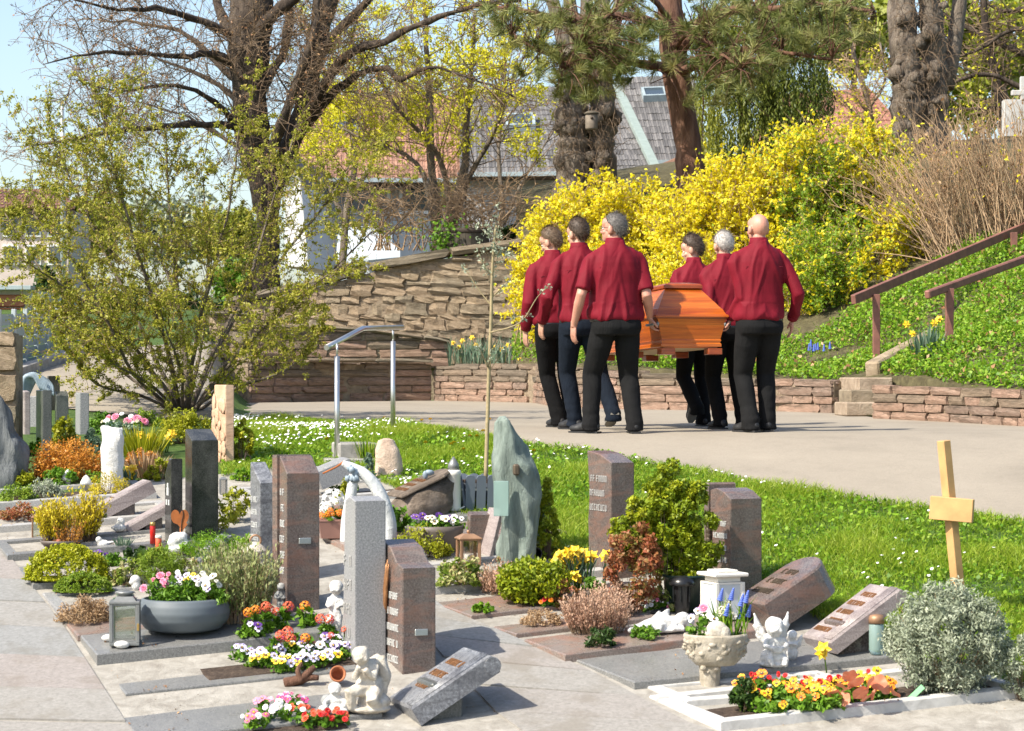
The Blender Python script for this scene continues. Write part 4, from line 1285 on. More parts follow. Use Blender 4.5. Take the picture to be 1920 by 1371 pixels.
# ------------------------------------------------ budding shrub at the left
b0 = hit(345,772)
D = b0.y
sh = empty('budding_shrub',b0,'wide budding shrub with small yellow green leaves at the left','shrub')
rg = np.random.default_rng(51)
LB = [[(345,775,0),(300,690,.1),(240,560,.3),(170,420,.5),(95,250,.6)],[(340,775,0),(290,700,-.2),(220,620,-.5),(130,545,-.8),(30,480,-1)],
  [(348,775,0),(350,680,.2),(335,560,.3),(320,420,.4),(310,240,.5)],[(355,775,0),(400,660,.2),(460,540,.4),(505,400,.5),(550,260,.6)],
  [(360,775,0),(420,690,-.2),(510,600,-.4),(610,520,-.5),(700,430,-.6)],[(352,775,0),(365,650,-.4),(400,500,-.8),(430,380,-1),(450,230,-1.1)],
  [(340,775,0),(310,640,-.5),(260,480,-.9),(220,340,-1.1),(190,190,-1.2)],[(335,775,0),(260,740,-.3),(180,720,-.5),(120,640,-.7)],[(335,775,0),(280,720,-.6),(230,690,-.9),(170,660,-1.1)],[(355,775,0),(400,735,-.6),(440,690,-.9),(500,650,-1.1)],[(345,775,0),(340,700,-.7),(320,640,-1.1),(290,560,-1.4)],[(330,775,0),(220,690,.2),(110,600,.4),(40,560,.5)],
  [(362,775,0),(440,730,.1),(540,690,.2),(600,620,.3)],[(350,775,0),(330,560,.7),(250,400,1.0),(160,330,1.2),(60,300,1.3)],
  [(355,775,0),(440,600,.6),(540,470,.9),(620,370,1.1),(660,300,1.2)],[(345,775,0),(240,650,.5),(120,560,.8),(10,400,1)],[(350,775,0),(380,640,.3),(390,480,.4),(380,330,.5)],
  [(330,775,0),(250,700,-.7),(200,600,-1.1),(130,480,-1.3),(60,400,-1.4)],[(362,775,0),(450,660,-.7),(550,560,-1),(640,500,-1.2)]]
limbs = [([(a_,b_,D + c_) for a_,b_,c_ in l_],.027 if i < 7 else .02,.006) for i,l_ in enumerate(LB)]
outs = limb_tree(sh,limbs,'bark_grey',.05,14,8)
pl,ll,rr_ = limbs_np(outs,[.014]*len(limbs))
a1,l1,r1 = grow(pl,ll,rr_,420,rg,.33,.75,(0,0,.2),6,.22,.14,.02)
a2,l2,r2 = grow(a1,l1,r1,2800,rg,.5,.85,(0,0,.08),5,.1,.16,.02,rratio=.7)
link('twigs',twig_mesh('twigs',[(lo(a1,sh),np.maximum(r1*.8,.005)),(lo(a2,sh),np.maximum(r2*.8,.0028))],M['twig']),sh)
c2,t2 = along(a2,11500,rg,.05,1.0)
c1,t1 = along(a1,4600,rg,.15,1.0)
c0,t0 = along(pl,900,rg,.35,1.0)
tuft = np.concatenate([c2,c1,c0]); ta = np.concatenate([t2,t1,t0])
C = np.repeat(tuft,6,0) + rg.normal(size=(len(tuft)*6,3))*.013
link('leaves',leaf_mesh('leaves',lo(C,sh),M['shrub_leaf'],rg,.0305,rnd=np.clip(np.repeat(rg.uniform(0,1,len(tuft)),6)*.5 + rg.uniform(0,.5,len(C)),0,1),aspect=.5),sh)
# ------------------------------------------------ forsythia hedge
def forsythia(label,ells,base,seed,nfl,nlf,green=None,dens=1.0,nst=160):
 t = empty('forsythia_bush',P(*base),label,'shrub','forsythia bushes in bloom on the bank')
 rg = np.random.default_rng(seed)
 vol = np.array([rx*ry for _,_,rx,ry,_,_ in ells],float)
 # arching stems from the base to the shell, blossoms sit on their outer halves
 PL = []
 per = (vol/vol.sum()*nst).astype(int) + 1
 bw = np.array(P(*base))
 for (cx,cy,rx,ry,d,rd),n in zip(ells,per):
  c = np.array(P(cx,cy,d)); s = np.array([rx/F*d,rd,ry/F*d])
  u = unit(rg.normal(size=(n,3)) + np.array([0,-.25,.35]))
  tip = c + u*s*rg.uniform(.85,1.10,(n,1))
  st = np.stack([c[0] + rg.normal(0,.35,n)*s[0],np.full(n,c[1]) + rg.normal(0,.3,n)*s[1],np.full(n,c[2] - s[2]*.95)],1)
  mid = (st + tip)/2 + np.array([0,0,.25])*s[2] + rg.normal(size=(n,3))*.06
  k = np.linspace(0,1,8)[None,:,None]
  PL.append((1 - k) ** 2*st[:,None] + 2*k*(1 - k)*mid[:,None] + k*k*tip[:,None])
 PL = np.concatenate(PL)
 ln = np.linalg.norm(PL[:,-1] - PL[:,0],axis=1)
 a1,l1,r1 = grow(PL,ln,np.full(len(PL),.009),int(nst*7),rg,.36,.8,(0,-.1,.25),5,.3,.14,.03,rratio=.8)
 link('stems',twig_mesh('stems',[(lo(PL,t),np.full(len(PL),.009)),(lo(a1,t),np.full(len(a1),.0045))],M['twig_tan']),t)
 cA,tA = along(a1,int(nfl*.75),rg,.1,1.0,.018)
 cB,tB = along(PL,nfl - int(nfl*.75),rg,.5,1.0,.03)
 C = np.concatenate([cA,cB])
 keep = np.ones(len(C),bool)
 if green is not None:
  gx_,gy_,gr_ = green
  pxs = 960 + F*C[:,0]/C[:,1]; pys = HY - F*C[:,2]/C[:,1]
  q = ((pxs - gx_)/gr_[0]) ** 2 + ((pys - gy_)/gr_[1]) ** 2
  nz = np.array([noise.noise(Vector(c_)*2.2) for c_ in C])
  keep = (q + nz*.9 > .75) | (rg.uniform(0,1,len(C)) < .30)
 lf = C[~keep]
 C = C[keep]
 # every blossom: two crossed petals pairs
 V1,F1 = leaf_arrays(C,rg,.058,aspect=.5)
 V2,F2 = leaf_arrays(C,rg,.058,aspect=.5)
 rn = rg.uniform(0,1,len(C))
 link('blossom',npmesh('blossom',lo(np.concatenate([V1,V2]),t),np.concatenate([F1,F2 + len(V1)]),M['forsythia'],np.concatenate([rn,rn])),t)
 cl,tl = along(a1,nlf,rg,.2,1.0,.025)
 if len(lf): cl = np.concatenate([cl,lf,lf + rg.normal(size=lf.shape)*.03,lf + rg.normal(size=lf.shape)*.03])
 link('leaves',leaf_mesh('leaves',lo(cl,t),M['forsythia_leaf'],rg,.045,aspect=.5),t)
 return t
forsythia('golden forsythia on the left of the hedge behind the three left bearers',[(1110,450,125,112,33,.8),(1015,530,50,120,34,.6),(1210,430,62,92,33,.6),(1100,560,150,90,32,.7)],(1100,600,33),61,27000,1500,nst=260)
forsythia('tall golden forsythia in the middle above the coffin',[(1290,470,90,120,32,.8),(1390,420,100,125,31.6,.8),(1330,560,150,95,31,.7)],(1330,600,31.5),62,32000,1700,nst=340)
forsythia('forsythia bush half turned green behind the bald bearer',[(1520,400,110,150,31.5,.9),(1630,380,95,135,32,.8),(1540,530,130,110,30,.8),(1660,470,80,80,30.5,.6)],(1550,600,30.5),63,30000,16000,
   green=(1548,440,(95,180)),nst=380)
# ------------------------------------------------ tan bare shrub at the right
ts = empty('bare_shrub',P(1850,490,30.4),'leafless tan shrub of upright stems above the handrail','shrub')
rg = np.random.default_rng(71)
n = 420
bx0 = rg.uniform(1740,1990,n)
st = np.array([tuple(P(x_,500 - (x_ - 1740)*.25 + rg.uniform(-20,20),30.4 + rg.normal()*.3)) for x_ in bx0])
ang = rg.normal(-.25,.38,n) + (bx0 - 1850)/400
hh_ = rg.uniform(.9,1.75,n)
tip = st + np.stack([np.sin(ang)*hh_,rg.normal(0,.25,n),np.cos(ang)*hh_],1)
mid = (st + tip)/2 + np.stack([-np.sin(ang)*.12,0*ang,0*ang + .1],1)
k = np.linspace(0,1,7)[None,:,None]
PL = (1 - k) ** 2*st[:,None] + 2*k*(1 - k)*mid[:,None] + k*k*tip[:,None]
a1,l1,r1 = grow(PL,hh_,np.full(n,.008),1500,rg,.4,.55,(0,0,.4),5,.25,.1,0,rratio=.8)
link('stems',twig_mesh('stems',[(lo(PL,ts),rg.uniform(.006,.012,n)),(lo(a1,ts),np.full(len(a1),.0045))],M['twig_tan']),ts)
c,_ = along(a1,650,rg,.2,1,.01)
link('dry_leaves',leaf_mesh('dry_leaves',lo(c,ts),M['dead_leaf'],rg,.05),ts)
c,_ = along(a1,260,rg,.2,1,.01)
link('blossom',leaf_mesh('blossom',lo(c,ts),M['forsythia'],rg,.06),ts)
# white gravestones high on the bank at the right edge
mb = MB(); mb.cbox((0,0,.2),(.5,.2,.55),M['kerb_white']); o = mb.build('headstone',None,P(1912,248,36)); tag(o,'white headstone on the upper bank at the right edge','headstone')
mb = MB(); mb.cbox((0,0,.35),(.09,.08,.8),M['kerb_white']); mb.cbox((0,-.003,.5),(.36,.082,.08),M['kerb_white']); o = mb.build('cross',None,P(1918,236,37)); tag(o,'white cross behind the headstone on the upper bank','cross')
# ------------------------------------------------ ground cover on the bank
rg = np.random.default_rng(81)
n = 350000
pxs = rg.uniform(960,2480,n); dd = rg.uniform(19,36,n)
xx = (pxs - 960)/F*dd
zz = hillz(xx,dd)
wt = np.interp(pxs,[t_[0] for t_ in wall_top_px],[t_[2] for t_ in wall_top_px])
py = HY - F*zz/dd
top = np.interp(pxs,[960,1400,1480,1560,1640,1700,1760,1920,2050,2480],[630,640,635,610,560,520,490,430,400,380])
ok = (dd > wt + .05) & (py > top) & ~((np.abs(pxs - 1615) < 38) & (dd < 26))
nz = np.array([noise.noise(Vector((x_*1.3,y_*1.3,0))) for x_,y_ in zip(xx[ok],dd[ok])])
C = np.stack([xx[ok],dd[ok],zz[ok]],1)
sel = (nz + rg.uniform(-.35,.35,len(C))) > -.22
C = C[sel]
C[:,2] += rg.uniform(0,.13,len(C))*(1 + nz[sel])
o = link('ground_cover',leaf_mesh('ground_cover',C,M['clover'],rg,.043,aspect=.7,nrm=np.array([0,-.3,1.0]),spread=.8)); tag(o,'bright green leafy ground cover over the bank','ground cover',kind='stuff')
bl_ = C[rg.permutation(len(C))[:6000]] + np.array([0,0,.02])
V,Fq = blade_arrays(bl_,rg,.07,.012,.5)
o = link('bank_grass',npmesh('bank_grass',V,Fq,M['grass'],rg.uniform(0,1,len(Fq)))); tag(o,'tufts of fresh grass among the bank ground cover','grass',kind='stuff')
dl = C[rg.permutation(len(C))[:2600]]
o = link('leaf_litter',leaf_mesh('leaf_litter',dl + np.array([0,-.02,.0]),M['dead_leaf'],rg,.06,aspect=.6)); tag(o,'dry brown leaf litter along the top of the low walls','leaf litter',kind='stuff')
# ================================================================== lawn
rg = np.random.default_rng(91)
n = 1080000
xx = rg.uniform(-4.2,7.4,n); dd = rg.uniform(12.3,25,n)
zz = gz2a(xx,dd)
pxs = 960 + F*xx/dd; py = HY - F*zz/dd
def itp(tab,x): return np.interp(x,[t[0] for t in tab],[t[1] for t in tab])
ok = (pxs > 415) & (pxs < 2450) & (py > itp(near_px,pxs) - 2.5) & (py < itp(pav_top,pxs) + 6)
C = np.stack([xx[ok],dd[ok],zz[ok]],1)
nz = np.array([noise.noise(Vector((c[0]*1.6,c[1]*1.6,0))) for c in C])
keep = rg.uniform(0,1,len(C)) < .55 + .5*nz + .2
C = C[keep]; nz = nz[keep]
hv = .055*(1 + .9*nz)
V,Fq = blade_arrays(C,rg,np.maximum(.025,hv),.0075,.55)
o = link('grass',npmesh('grass',V,Fq,M['grass'],np.clip(.5 + .5*nz + rg.normal(0,.25,len(C)),0,1)))
tag(o,'lush spring lawn between the path and the graves','lawn',kind='stuff')
# broad leaves in the lawn
c = C[rg.permutation(len(C))[:26000]] + np.array([0,0,1])*rg.uniform(.015,.05,(26000,1))
o = link('clover',leaf_mesh('clover',c,M['clover'],rg,.032,aspect=.75,nrm=np.array([0,-.2,1.]),spread=.6)); tag(o,'small clover and broad weeds growing through the lawn','clover',kind='stuff')
M['daisy'] = simple('daisy_petal',(.80,.78,.74),.6,var=.04,bmp=0)
M['dandelion'] = simple('dandelion_petal',(.80,.48,.01),.6,var=.1,bmp=0)
# daisies, drawn in drifts
dn = np.array([noise.noise(Vector((c_[0]*.9 + 5,c_[1]*.9,3))) for c_ in C])
px_ = 960 + F*C[:,0]/C[:,1]; py_ = HY - F*C[:,2]/C[:,1]
wgt = np.exp(dn*4.5)*np.where(px_ < 1010,2.6,.55)*np.where(py_ < 900,1.5,.6)
ix = rg.choice(len(C),900,replace=False,p=wgt/wgt.sum())
S = C[ix] + np.array([0,0,1])*rg.uniform(.05,.085,(900,1))
tl = unit(np.stack([rg.normal(-.25,.3,900),rg.normal(-.45,.3,900),np.ones(900)],1))
a_ = unit(np.cross(tl,np.array([1.,0,0]))); b_ = np.cross(tl,a_)
ring = []
for k in range(7):
 w = 2*np.pi*k/7
 ring.append(S + (a_*math.cos(w) + b_*math.sin(w))*rg.uniform(.007,.0135,(900,1)))
ring = np.stack(ring + [S + tl*.004],1)
idx = np.arange(900*8).reshape(900,8)
Ft = np.concatenate([np.stack([idx[:,k],idx[:,(k + 1) % 7],idx[:,7]],1) for k in range(7)])
o = link('daisies',npmesh('daisies',ring.reshape(-1,3),Ft,M['daisy'])); tag(o,'drifts of tiny white daisies scattered over the lawn','daisies',kind='stuff')
def pompon(mat,r=.022,n=9,cmat=None):
 """many-petalled flower head"""
 mb = MB()
 for lay,(rr_,zz_) in enumerate(((1.0,.15),(.75,.35),(.45,.5))):
  for k in range(n):
   a = 2*math.pi*(k + lay*.5)/n
   c,s = math.cos(a),math.sin(a)
   w = 2.2*rr_*r/n*1.6
   mb.add([(c*r*.12,s*r*.12,zz_*r*.5),(c*r*rr_*.7 - s*w,s*r*rr_*.7 + c*w,zz_*r),(c*r*rr_,s*r*rr_,zz_*r*.9),(c*r*rr_*.7 + s*w,s*r*rr_*.7 - c*w,zz_*r)],
     [(0,1,2,3)],mat)
 if cmat: mb.ball((0,0,r*.35),(r*.3,r*.3,r*.2),cmat,nu=7,nv=4)
 return mb.mesh('blossom')
dmesh = pompon(M['dandelion'],.02,12)
for px,py in [(917,798),(880,832),(893,832),(797,845),(845,848),(850,845),(720,795),(735,802),(700,815),(612,838),(530,790),(470,790),(740,812),(790,800),(806,798),(960,900),(905,822),(545,800),(484,797),(815,815),(1000,860),(868,858)]:
 q = hit(px,py)
 t = empty('dandelion',q,'yellow dandelion in bloom on the daisy lawn','dandelion','dandelions on the lawn')
 mb = MB(); mb.tube([(0,0,0),(.004,0,.06)],.0022,M['grass'],4); mb.build('stalk',t)
 link('blossom',dmesh,t,(.004,0,.06),(-.5,-.15,0))
# ================================================================== grave plots
M['slab_grey'] = granite('grey_granite_slab',[(.085,.085,.085),(.16,.16,.155),(.26,.255,.245)],120,.30)
M['slab_brown'] = granite('brown_granite_slab',[(.10,.075,.065),(.19,.15,.13),(.29,.24,.21)],120,.25,swirl=(.26,.13,.09))
M['slab_pale'] = granite('pale_granite',[(.22,.21,.20),(.34,.33,.315),(.46,.45,.43)],130,.5)
M['granite_brown'] = granite('brown_granite',[(.04,.03,.027),(.105,.08,.072),(.20,.165,.148)],95,.22,swirl=(.21,.115,.085))
M['granite_grey'] = granite('grey_granite',[(.13,.13,.135),(.24,.24,.245),(.38,.375,.37)],95,.35)
M['granite_blue'] = granite('blue_granite',[(.06,.065,.075),(.16,.165,.18),(.30,.31,.33)],60,.28,swirl=(.06,.06,.07))
M['granite_black'] = granite('black_granite',[(.010,.010,.010),(.022,.023,.022),(.06,.06,.058)],110,.12)
M['granite_dark'] = granite('dark_green_granite',[(.035,.04,.038),(.075,.08,.076),(.13,.135,.13)],90,.3)
M['granite_pink'] = granite('pinkish_granite',[(.16,.12,.115),(.30,.25,.24),(.44,.39,.37)],120,.4,swirl=(.14,.11,.11))
M['letter_bronze'] = simple('bronze_lettering',(.33,.16,.07),.45,.5,var=.3,scale=30)
M['letter_white'] = simple('white_lettering',(.50,.50,.48),.6,var=.1,bmp=0)
M['letter_dark'] = simple('dark_bronze_lettering',(.12,.09,.06),.5,.4,var=.3,bmp=0)
M['plate'] = simple('metal_name_plate',(.42,.45,.45),.35,.7,var=.1,bmp=0)
SUP_V,SUP_F = [],[]
def register(vs):
 o = len(SUP_V)
 SUP_V.extend([Vector(v) for v in vs]); SUP_F.append(tuple(range(o,o + len(vs))))
def dirs(ru,rv):
 return Vector((math.cos(R(ru)),math.sin(R(ru)),0)),Vector((-math.sin(R(rv)),math.cos(R(rv)),0))
def hexa(mb,A,u,v,zt,zb,mat,b=.006):
 """slab: A corner, u,v edge vectors, zt = 4 top heights, zb = 4 bottom heights"""
 q = [A,A + u,A + u + v,A + v]
 cx = sum((p for p in q),Vector())/4
 ins = [p + (cx - p).normalized()*b*1.4 for p in q]
 vs = [(p.x,p.y,z) for p,z in zip(q,zb)] + [(p.x,p.y,z - b) for p,z in zip(q,zt)] + [(p.x,p.y,z) for p,z in zip(ins,zt)]
 fs = [(3,2,1,0),(8,9,10,11)]
 for k in range(4):
  k2 = (k + 1) % 4
  fs += [(k,k2,4 + k2,4 + k),(4 + k,4 + k2,8 + k2,8 + k)]
 mb.add(vs,fs,mat)
def plot(label,px,py,lu,lv,kind,mat,ru=18,rv=22,t=.02,kerb=.07,soil='soil'):
 A = hit(px,py)
 ud,vd = dirs(ru,rv)
 u,v = ud*lu,vd*lv
 q = [A,A + u,A + u + v,A + v]
 g = [gz2(p.x,p.y) for p in q]
 e_ = .035
 zq = [max(g[0] + e_,g[0]*.55 + g[3]*.45) + t,max(g[1] + e_,g[1]*.55 + g[2]*.45) + t,g[2] + t + .012,g[3] + t + .012]
 def ztop(fu,fv): return (zq[0]*(1 - fu) + zq[1]*fu)*(1 - fv) + (zq[3]*(1 - fu) + zq[2]*fu)*fv
 root = empty('grave_plot',A,label,'grave')
 T_ = -A
 def sub(fu0,fu1,fv0,fv1,name,mat_,dz=0.0):
  a = A + u*fu0 + v*fv0
  uu,vv = u*(fu1 - fu0),v*(fv1 - fv0)
  zz_ = [ztop(f,k_) + dz for f,k_ in ((fu0,fv0),(fu1,fv0),(fu1,fv1),(fu0,fv1))]
  bb = []
  for p in (a,a + uu,a + uu + vv,a + vv): bb.append(gz2(p.x,p.y) - .12)
  bb = [min(b1,z1 - .05) for b1,z1 in zip(bb,zz_)]
  mb = MB()
  hexa(mb,a + T_,uu,vv,[z + T_.z for z in zz_],[z + T_.z for z in bb],M[mat_])
  mb.build(name,root)
  register([(p.x,p.y,z) for p,z in zip((a,a + uu,a + uu + vv,a + vv),zz_)])
 if kind == 'soil':
  sub(0,1,0,1,'soil',mat)
 elif kind == 'slab':
  sub(0,1,0,1,'cover_slab',mat)
 else:
  ku,kv = kerb/lu,kerb/lv
  e = .0025
  sub(0,1,0,kv,'kerb',mat)
  sub(0,1,1 - kv,1,'kerb',mat)
  sub(0,ku,kv + e,1 - kv - e,'kerb',mat)
  sub(1 - ku,1,kv + e,1 - kv - e,'kerb',mat)
  if kind == 'half':
   sub(ku + e,.62,kv + e,1 - kv - e,'cover_slab','slab_brown',-.006)
   sub(.62 + e,1 - ku - e,kv + e,1 - kv - e,'soil',soil,-.03)
  else:
   sub(ku + e,1 - ku - e,kv + e,1 - kv - e,'soil',soil,-.03)
 return root
plot('front grave with a plain grey cover slab at the bottom edge beside the left walkway',262,1400,1.25,.50,'slab','slab_grey',t=-.01)
plot('grave with a dark polished slab flush with the concrete in front of the pansies',236,1310,1.28,.32,'slab','slab_grey',t=-.012)
plot('dark soil bed of the pansies before the pillars',392,1284,.86,.42,'soil','soil',t=-.016)
plot('brownish soil patch under the bedding flowers at the bottom edge',452,1392,.55,.34,'soil','soil',t=-.012)
plot('grave slab carrying the glass lantern and the round blue grey bowl',182,1252,1.32,.44,'slab','slab_grey',t=.03)
plot('grave slab with dry heather on its back edge',146,1208,1.15,.32,'slab','slab_brown',t=.01)
plot('grave bed edged in dark granite with the round moss cushion',118,1172,1.20,.62,'bed','granite_grey',t=.005)
plot('grave bed filled with wide yellow green moss',62,1110,1.2,.52,'bed','slab_grey',t=.005)
plot('grave with grey kerb and reddish soil below the heather bowl',14,1056,1.2,.50,'bed','slab_grey',t=.012)
plot('grave with pale kerb below the tilted granite stone',-40,1006,1.35,.55,'bed','slab_pale',t=.01)
plot('grave with low kerb behind the yellow heather',-60,962,1.3,.6,'bed','slab_pale',t=.01)
# right block
RU,RV = 21,34
plot('grave bed with white kerb and the bright pansies at the bottom right',1352,1376,1.75,.60,'bed','kerb_white',17,RV,t=.01)
plot('white kerbed grave bed holding the stone planter',1288,1330,1.0,.40,'bed','kerb_white',12,RV,t=.005)
plot('plain grey grave slab between the white kerb and the polished brown slab',1190,1298,1.6,.56,'slab','slab_grey',16,RV,t=.005)
plot('polished brown grave slab below the lying white angel',1060,1247,1.25,.40,'slab','slab_brown',RU,RV,t=.02)
plot('low brown grave slab with brown moss on its edge',968,1201,.9,.24,'slab','slab_brown',RU,RV,t=0)
plot('brown polished grave slab below the round dwarf cypress',884,1166,1.25,.40,'slab','slab_brown',RU,RV,t=0)
plot('grave bed behind the front pillars edged by a pale rough kerb',800,1122,1.35,.72,'bed','slab_pale',RU,RV,t=0,kerb=.09)
plot('grave slab in front of the pansy bowl beneath the copper lantern',660,1046,1.45,.55,'slab','slab_brown',18,28,t=.015)
plot('grave slab under the terracotta trough',560,1006,1.2,.55,'slab','slab_grey',18,28,t=.01)
plot('grave bed around the white arched sculpture',500,955,1.7,.65,'bed','slab_pale',18,28,t=.01)
# support for standing things: plots and the ground
sg = []
for x_ in np.arange(-6,6,.5):
 for y_ in np.arange(9,27,.5):
  q = [(x_,y_),(x_ + .5,y_),(x_ + .5,y_ + .5),(x_,y_ + .5)]
  register([(a,b,gz2(a,b)) for a,b in q])
_bvh = BVHTree.FromPolygons(SUP_V,SUP_F)
def base(px,py):
 """point of the ground or a grave slab seen at this photo pixel"""
 d = Vector(((px - 960)/F,1,(HY - py)/F)).normalized()
 r = _bvh.ray_cast(Vector((0,0,0)),d,60)
 return r[0] if r[0] is not None else hit(px,py)
def down(p):
 """rest point right under p"""
 r = _bvh.ray_cast(Vector((p.x,p.y,p.z + .5)),Vector((0,0,-1)),4)
 return r[0] if r[0] is not None else Vector((p.x,p.y,gz2(p.x,p.y)))
rg = np.random.default_rng(5)
lx,ly = rg.uniform(-3.4,3,5200),rg.uniform(11.8,17,5200)
C = np.array([tuple(down(Vector((a,b,gz2(a,b))))) for a,b in zip(lx,ly) if noise.noise(Vector((a*2.5,b*2.5,1))) > .16]) + np.array([0,0,.006])
o = link('leaf_litter',leaf_mesh('leaf_litter',C,M['dead_leaf'],rg,.016,aspect=.6,nrm=np.array([0,0,1.]),spread=.3)); tag(o,'tiny dry leaves and petals scattered over the grave paving','leaf litter',kind='stuff')
# ---------------------------------------------------------------- stones
def letters(mb,M4,w,h,rows,seed,mat,th=.004,rowh=None,fill=.8):
 """rows of small raised letter strokes on the local xz plane of M4 (x right, z up, -y out)"""
 rr = random.Random(seed)
 rh = rowh or h/rows*.45
 for r in range(rows):
  z = h - (r + .5)*h/rows
  x = -w/2 + w*(1 - fill)/2*rr.uniform(.3,1.2)
  xe = w/2 - w*(1 - fill)/2*rr.uniform(.3,1.6)
  lw = rh*.62
  while x + lw < xe:
   if rr.random() < .12:
    x += lw*.7; continue
   st = rh*.14
   kind = rr.randrange(5)
   mb.box((x + st/2,-th/2,z),(st,th,rh),mat,M4)
   if kind in (0,1,2): mb.box((x + lw*.5,-th/2 - .0003,z + rh*.42),(lw*.62,th,st),mat,M4)
   if kind in (0,3): mb.box((x + lw*.5,-th/2 - .0003,z - rh*.42),(lw*.62,th,st),mat,M4)
   if kind in (1,4): mb.box((x + lw*.5,-th/2 - .0006,z),(lw*.6,th,st),mat,M4)
   if kind in (2,3,4): mb.box((x + lw*.78,-th/2 - .0006,z),(st,th,rh*.95),mat,M4)
   x += lw*1.22
def frame_at(xe,yb,yaw):
 o = base(xe,yb)
 return o,F/o.y,Matrix.Translation(o) @ Matrix.Rotation(R(yaw),4,'Z')
def left_face(xo,dp,z0):
 """matrix for lettering on the face x = xo looking along -u; local x runs along -v"""
 return Matrix.Translation((xo,dp/2,z0)) @ Matrix.Rotation(R(-90),4,'Z')
def pillar(label,xl,xe,xr,yb,yt,mat,yaw=20,slope=0.0,name='gravestone',shape=None,lett=None,plate=None,seed=1,dpmax=.42,cat='gravestone'):
 """upright stone: left face xl..xe, front face xe..xr, foot at yb, top of the front edge at yt"""
 o,sc,Mx = frame_at(xe,yb,yaw)
 w = (xr - xe)/sc/math.cos(R(yaw))
 dp = min(dpmax,(xe - xl)/sc/math.sin(R(yaw)))
 h = (yb - yt)/sc
 root = empty(name,o,label,cat,rz=R(yaw))
 mb = MB()
 if shape is None:
  hb = h + slope
  prof = [(0,-.15),(dp,-.15),(dp,hb),(0,h)]
 else:
  prof = [(a*dp,b) if b < 0 else (a*dp,b*h) for a,b in shape]
 # profile in (v, z) extruded along u, with small chamfer
 n = len(prof); c = .006
 cy = sum(p[0] for p in prof)/n; cz = sum(p[1] for p in prof)/n
 def ins(p): return (p[0] + (cy - p[0])*c/max(.05,abs(cy - p[0]) + abs(cz - p[1])) ,p[1] + (cz - p[1])*c/max(.05,abs(cy - p[0]) + abs(cz - p[1])) )
 ip = [ins(p) for p in prof]
 vs = [(0,a,b) for a,b in ip] + [(c,a,b) for a,b in prof] + [(w - c,a,b) for a,b in prof] + [(w,a,b) for a,b in ip]
 fs = [tuple(range(n)),tuple(range(3*n,4*n))[::-1]]
 for k in range(3):
  for i in range(n):
   i2 = (i + 1) % n
   fs.append((k*n + i,(k + 1)*n + i,(k + 1)*n + i2,k*n + i2))
 mb.add(vs,fs,M[mat])
 # outward normals
 me = mb.mesh('stone_body')
 bm = bmesh.new(); bm.from_mesh(me); bmesh.ops.recalc_face_normals(bm,faces=bm.faces); bm.to_mesh(me); bm.free()
 link('stone_body',me,root)
 if lett:
  z0,z1,rows,lm = lett
  lb = MB(); letters(lb,left_face(-.0005,dp,z0*h),dp*.86,(z1 - z0)*h,rows,seed,M[lm],.004); lb.build('lettering',root)['kind'] = 'stuff'
 if plate:
  x0,z0 = plate
  pb = MB(); pb.cbox((x0*w,-.004,z0*h),(.075,.008,.036),M['plate'],b=.003); pb.build('name_plate',root)
 return root,w,dp,h,sc
# front brown pillar with stepped top, copper torch on its left face
r,w,dp,h,sc = pillar('brown granite pillar with sloping top and small plate, nearest the camera',710,755,816,1268,1066,'granite_brown',22,shape=[(0,-.15),(1,-.15),(1,1.23),(.6,1.17),(.30,1.04),(.0,1.0)],
       lett=(.06,.80,5,'letter_white'),plate=(.56,.40),seed=3)
mb = MB()
for k in range(5):
 mb.tube(smooth_pts([(-.012,dp*.75,h*.55),(-.02,dp*.70 + .012*(k - 2),h*.75),(-.014,dp*.66 + .02*(k - 2),h*(1.02 + .04*(k % 2)))]),[.012,.012,.012,.011,.01,.009,.008,.006,.003],M['letter_bronze'],6)
mb.build('torch_ornament',r)
pillar('tall pale grey granite pillar behind the brown one with a concave side',638,666,722,1243,940,'granite_grey',22,shape=[(0,-.15),(1,-.15),(1.0,.2),(.93,.5),(.86,.78),(.80,1.0),(.5,1.025),(0,1.0)],lett=(.1,.7,4,'slab_pale'),seed=4)
# tall brown pillar with twin slab
r,w,dp,h,sc = pillar('tall brown granite pillar with a small metal plate and reddish veins',520,538,597,1153,888,'granite_brown',22,slope=.10,lett=(.25,.92,6,'letter_white'),plate=(.55,.52),seed=5)
mb = MB()
mb.prism([(-.012,dp + .012),(w*.98,dp + .012),(w*1.0,dp + .04),(w*.92,dp + .07),(0,dp + .07),(-.03,dp + .05)],h*1.125,M['granite_brown']); mb.build('back_slab',r)
pillar('blue grey granite pillar left of the tall brown one with white lettering',463,488,516,1106,906,'granite_blue',22,slope=.12,lett=(.3,.9,5,'letter_white'),seed=6)
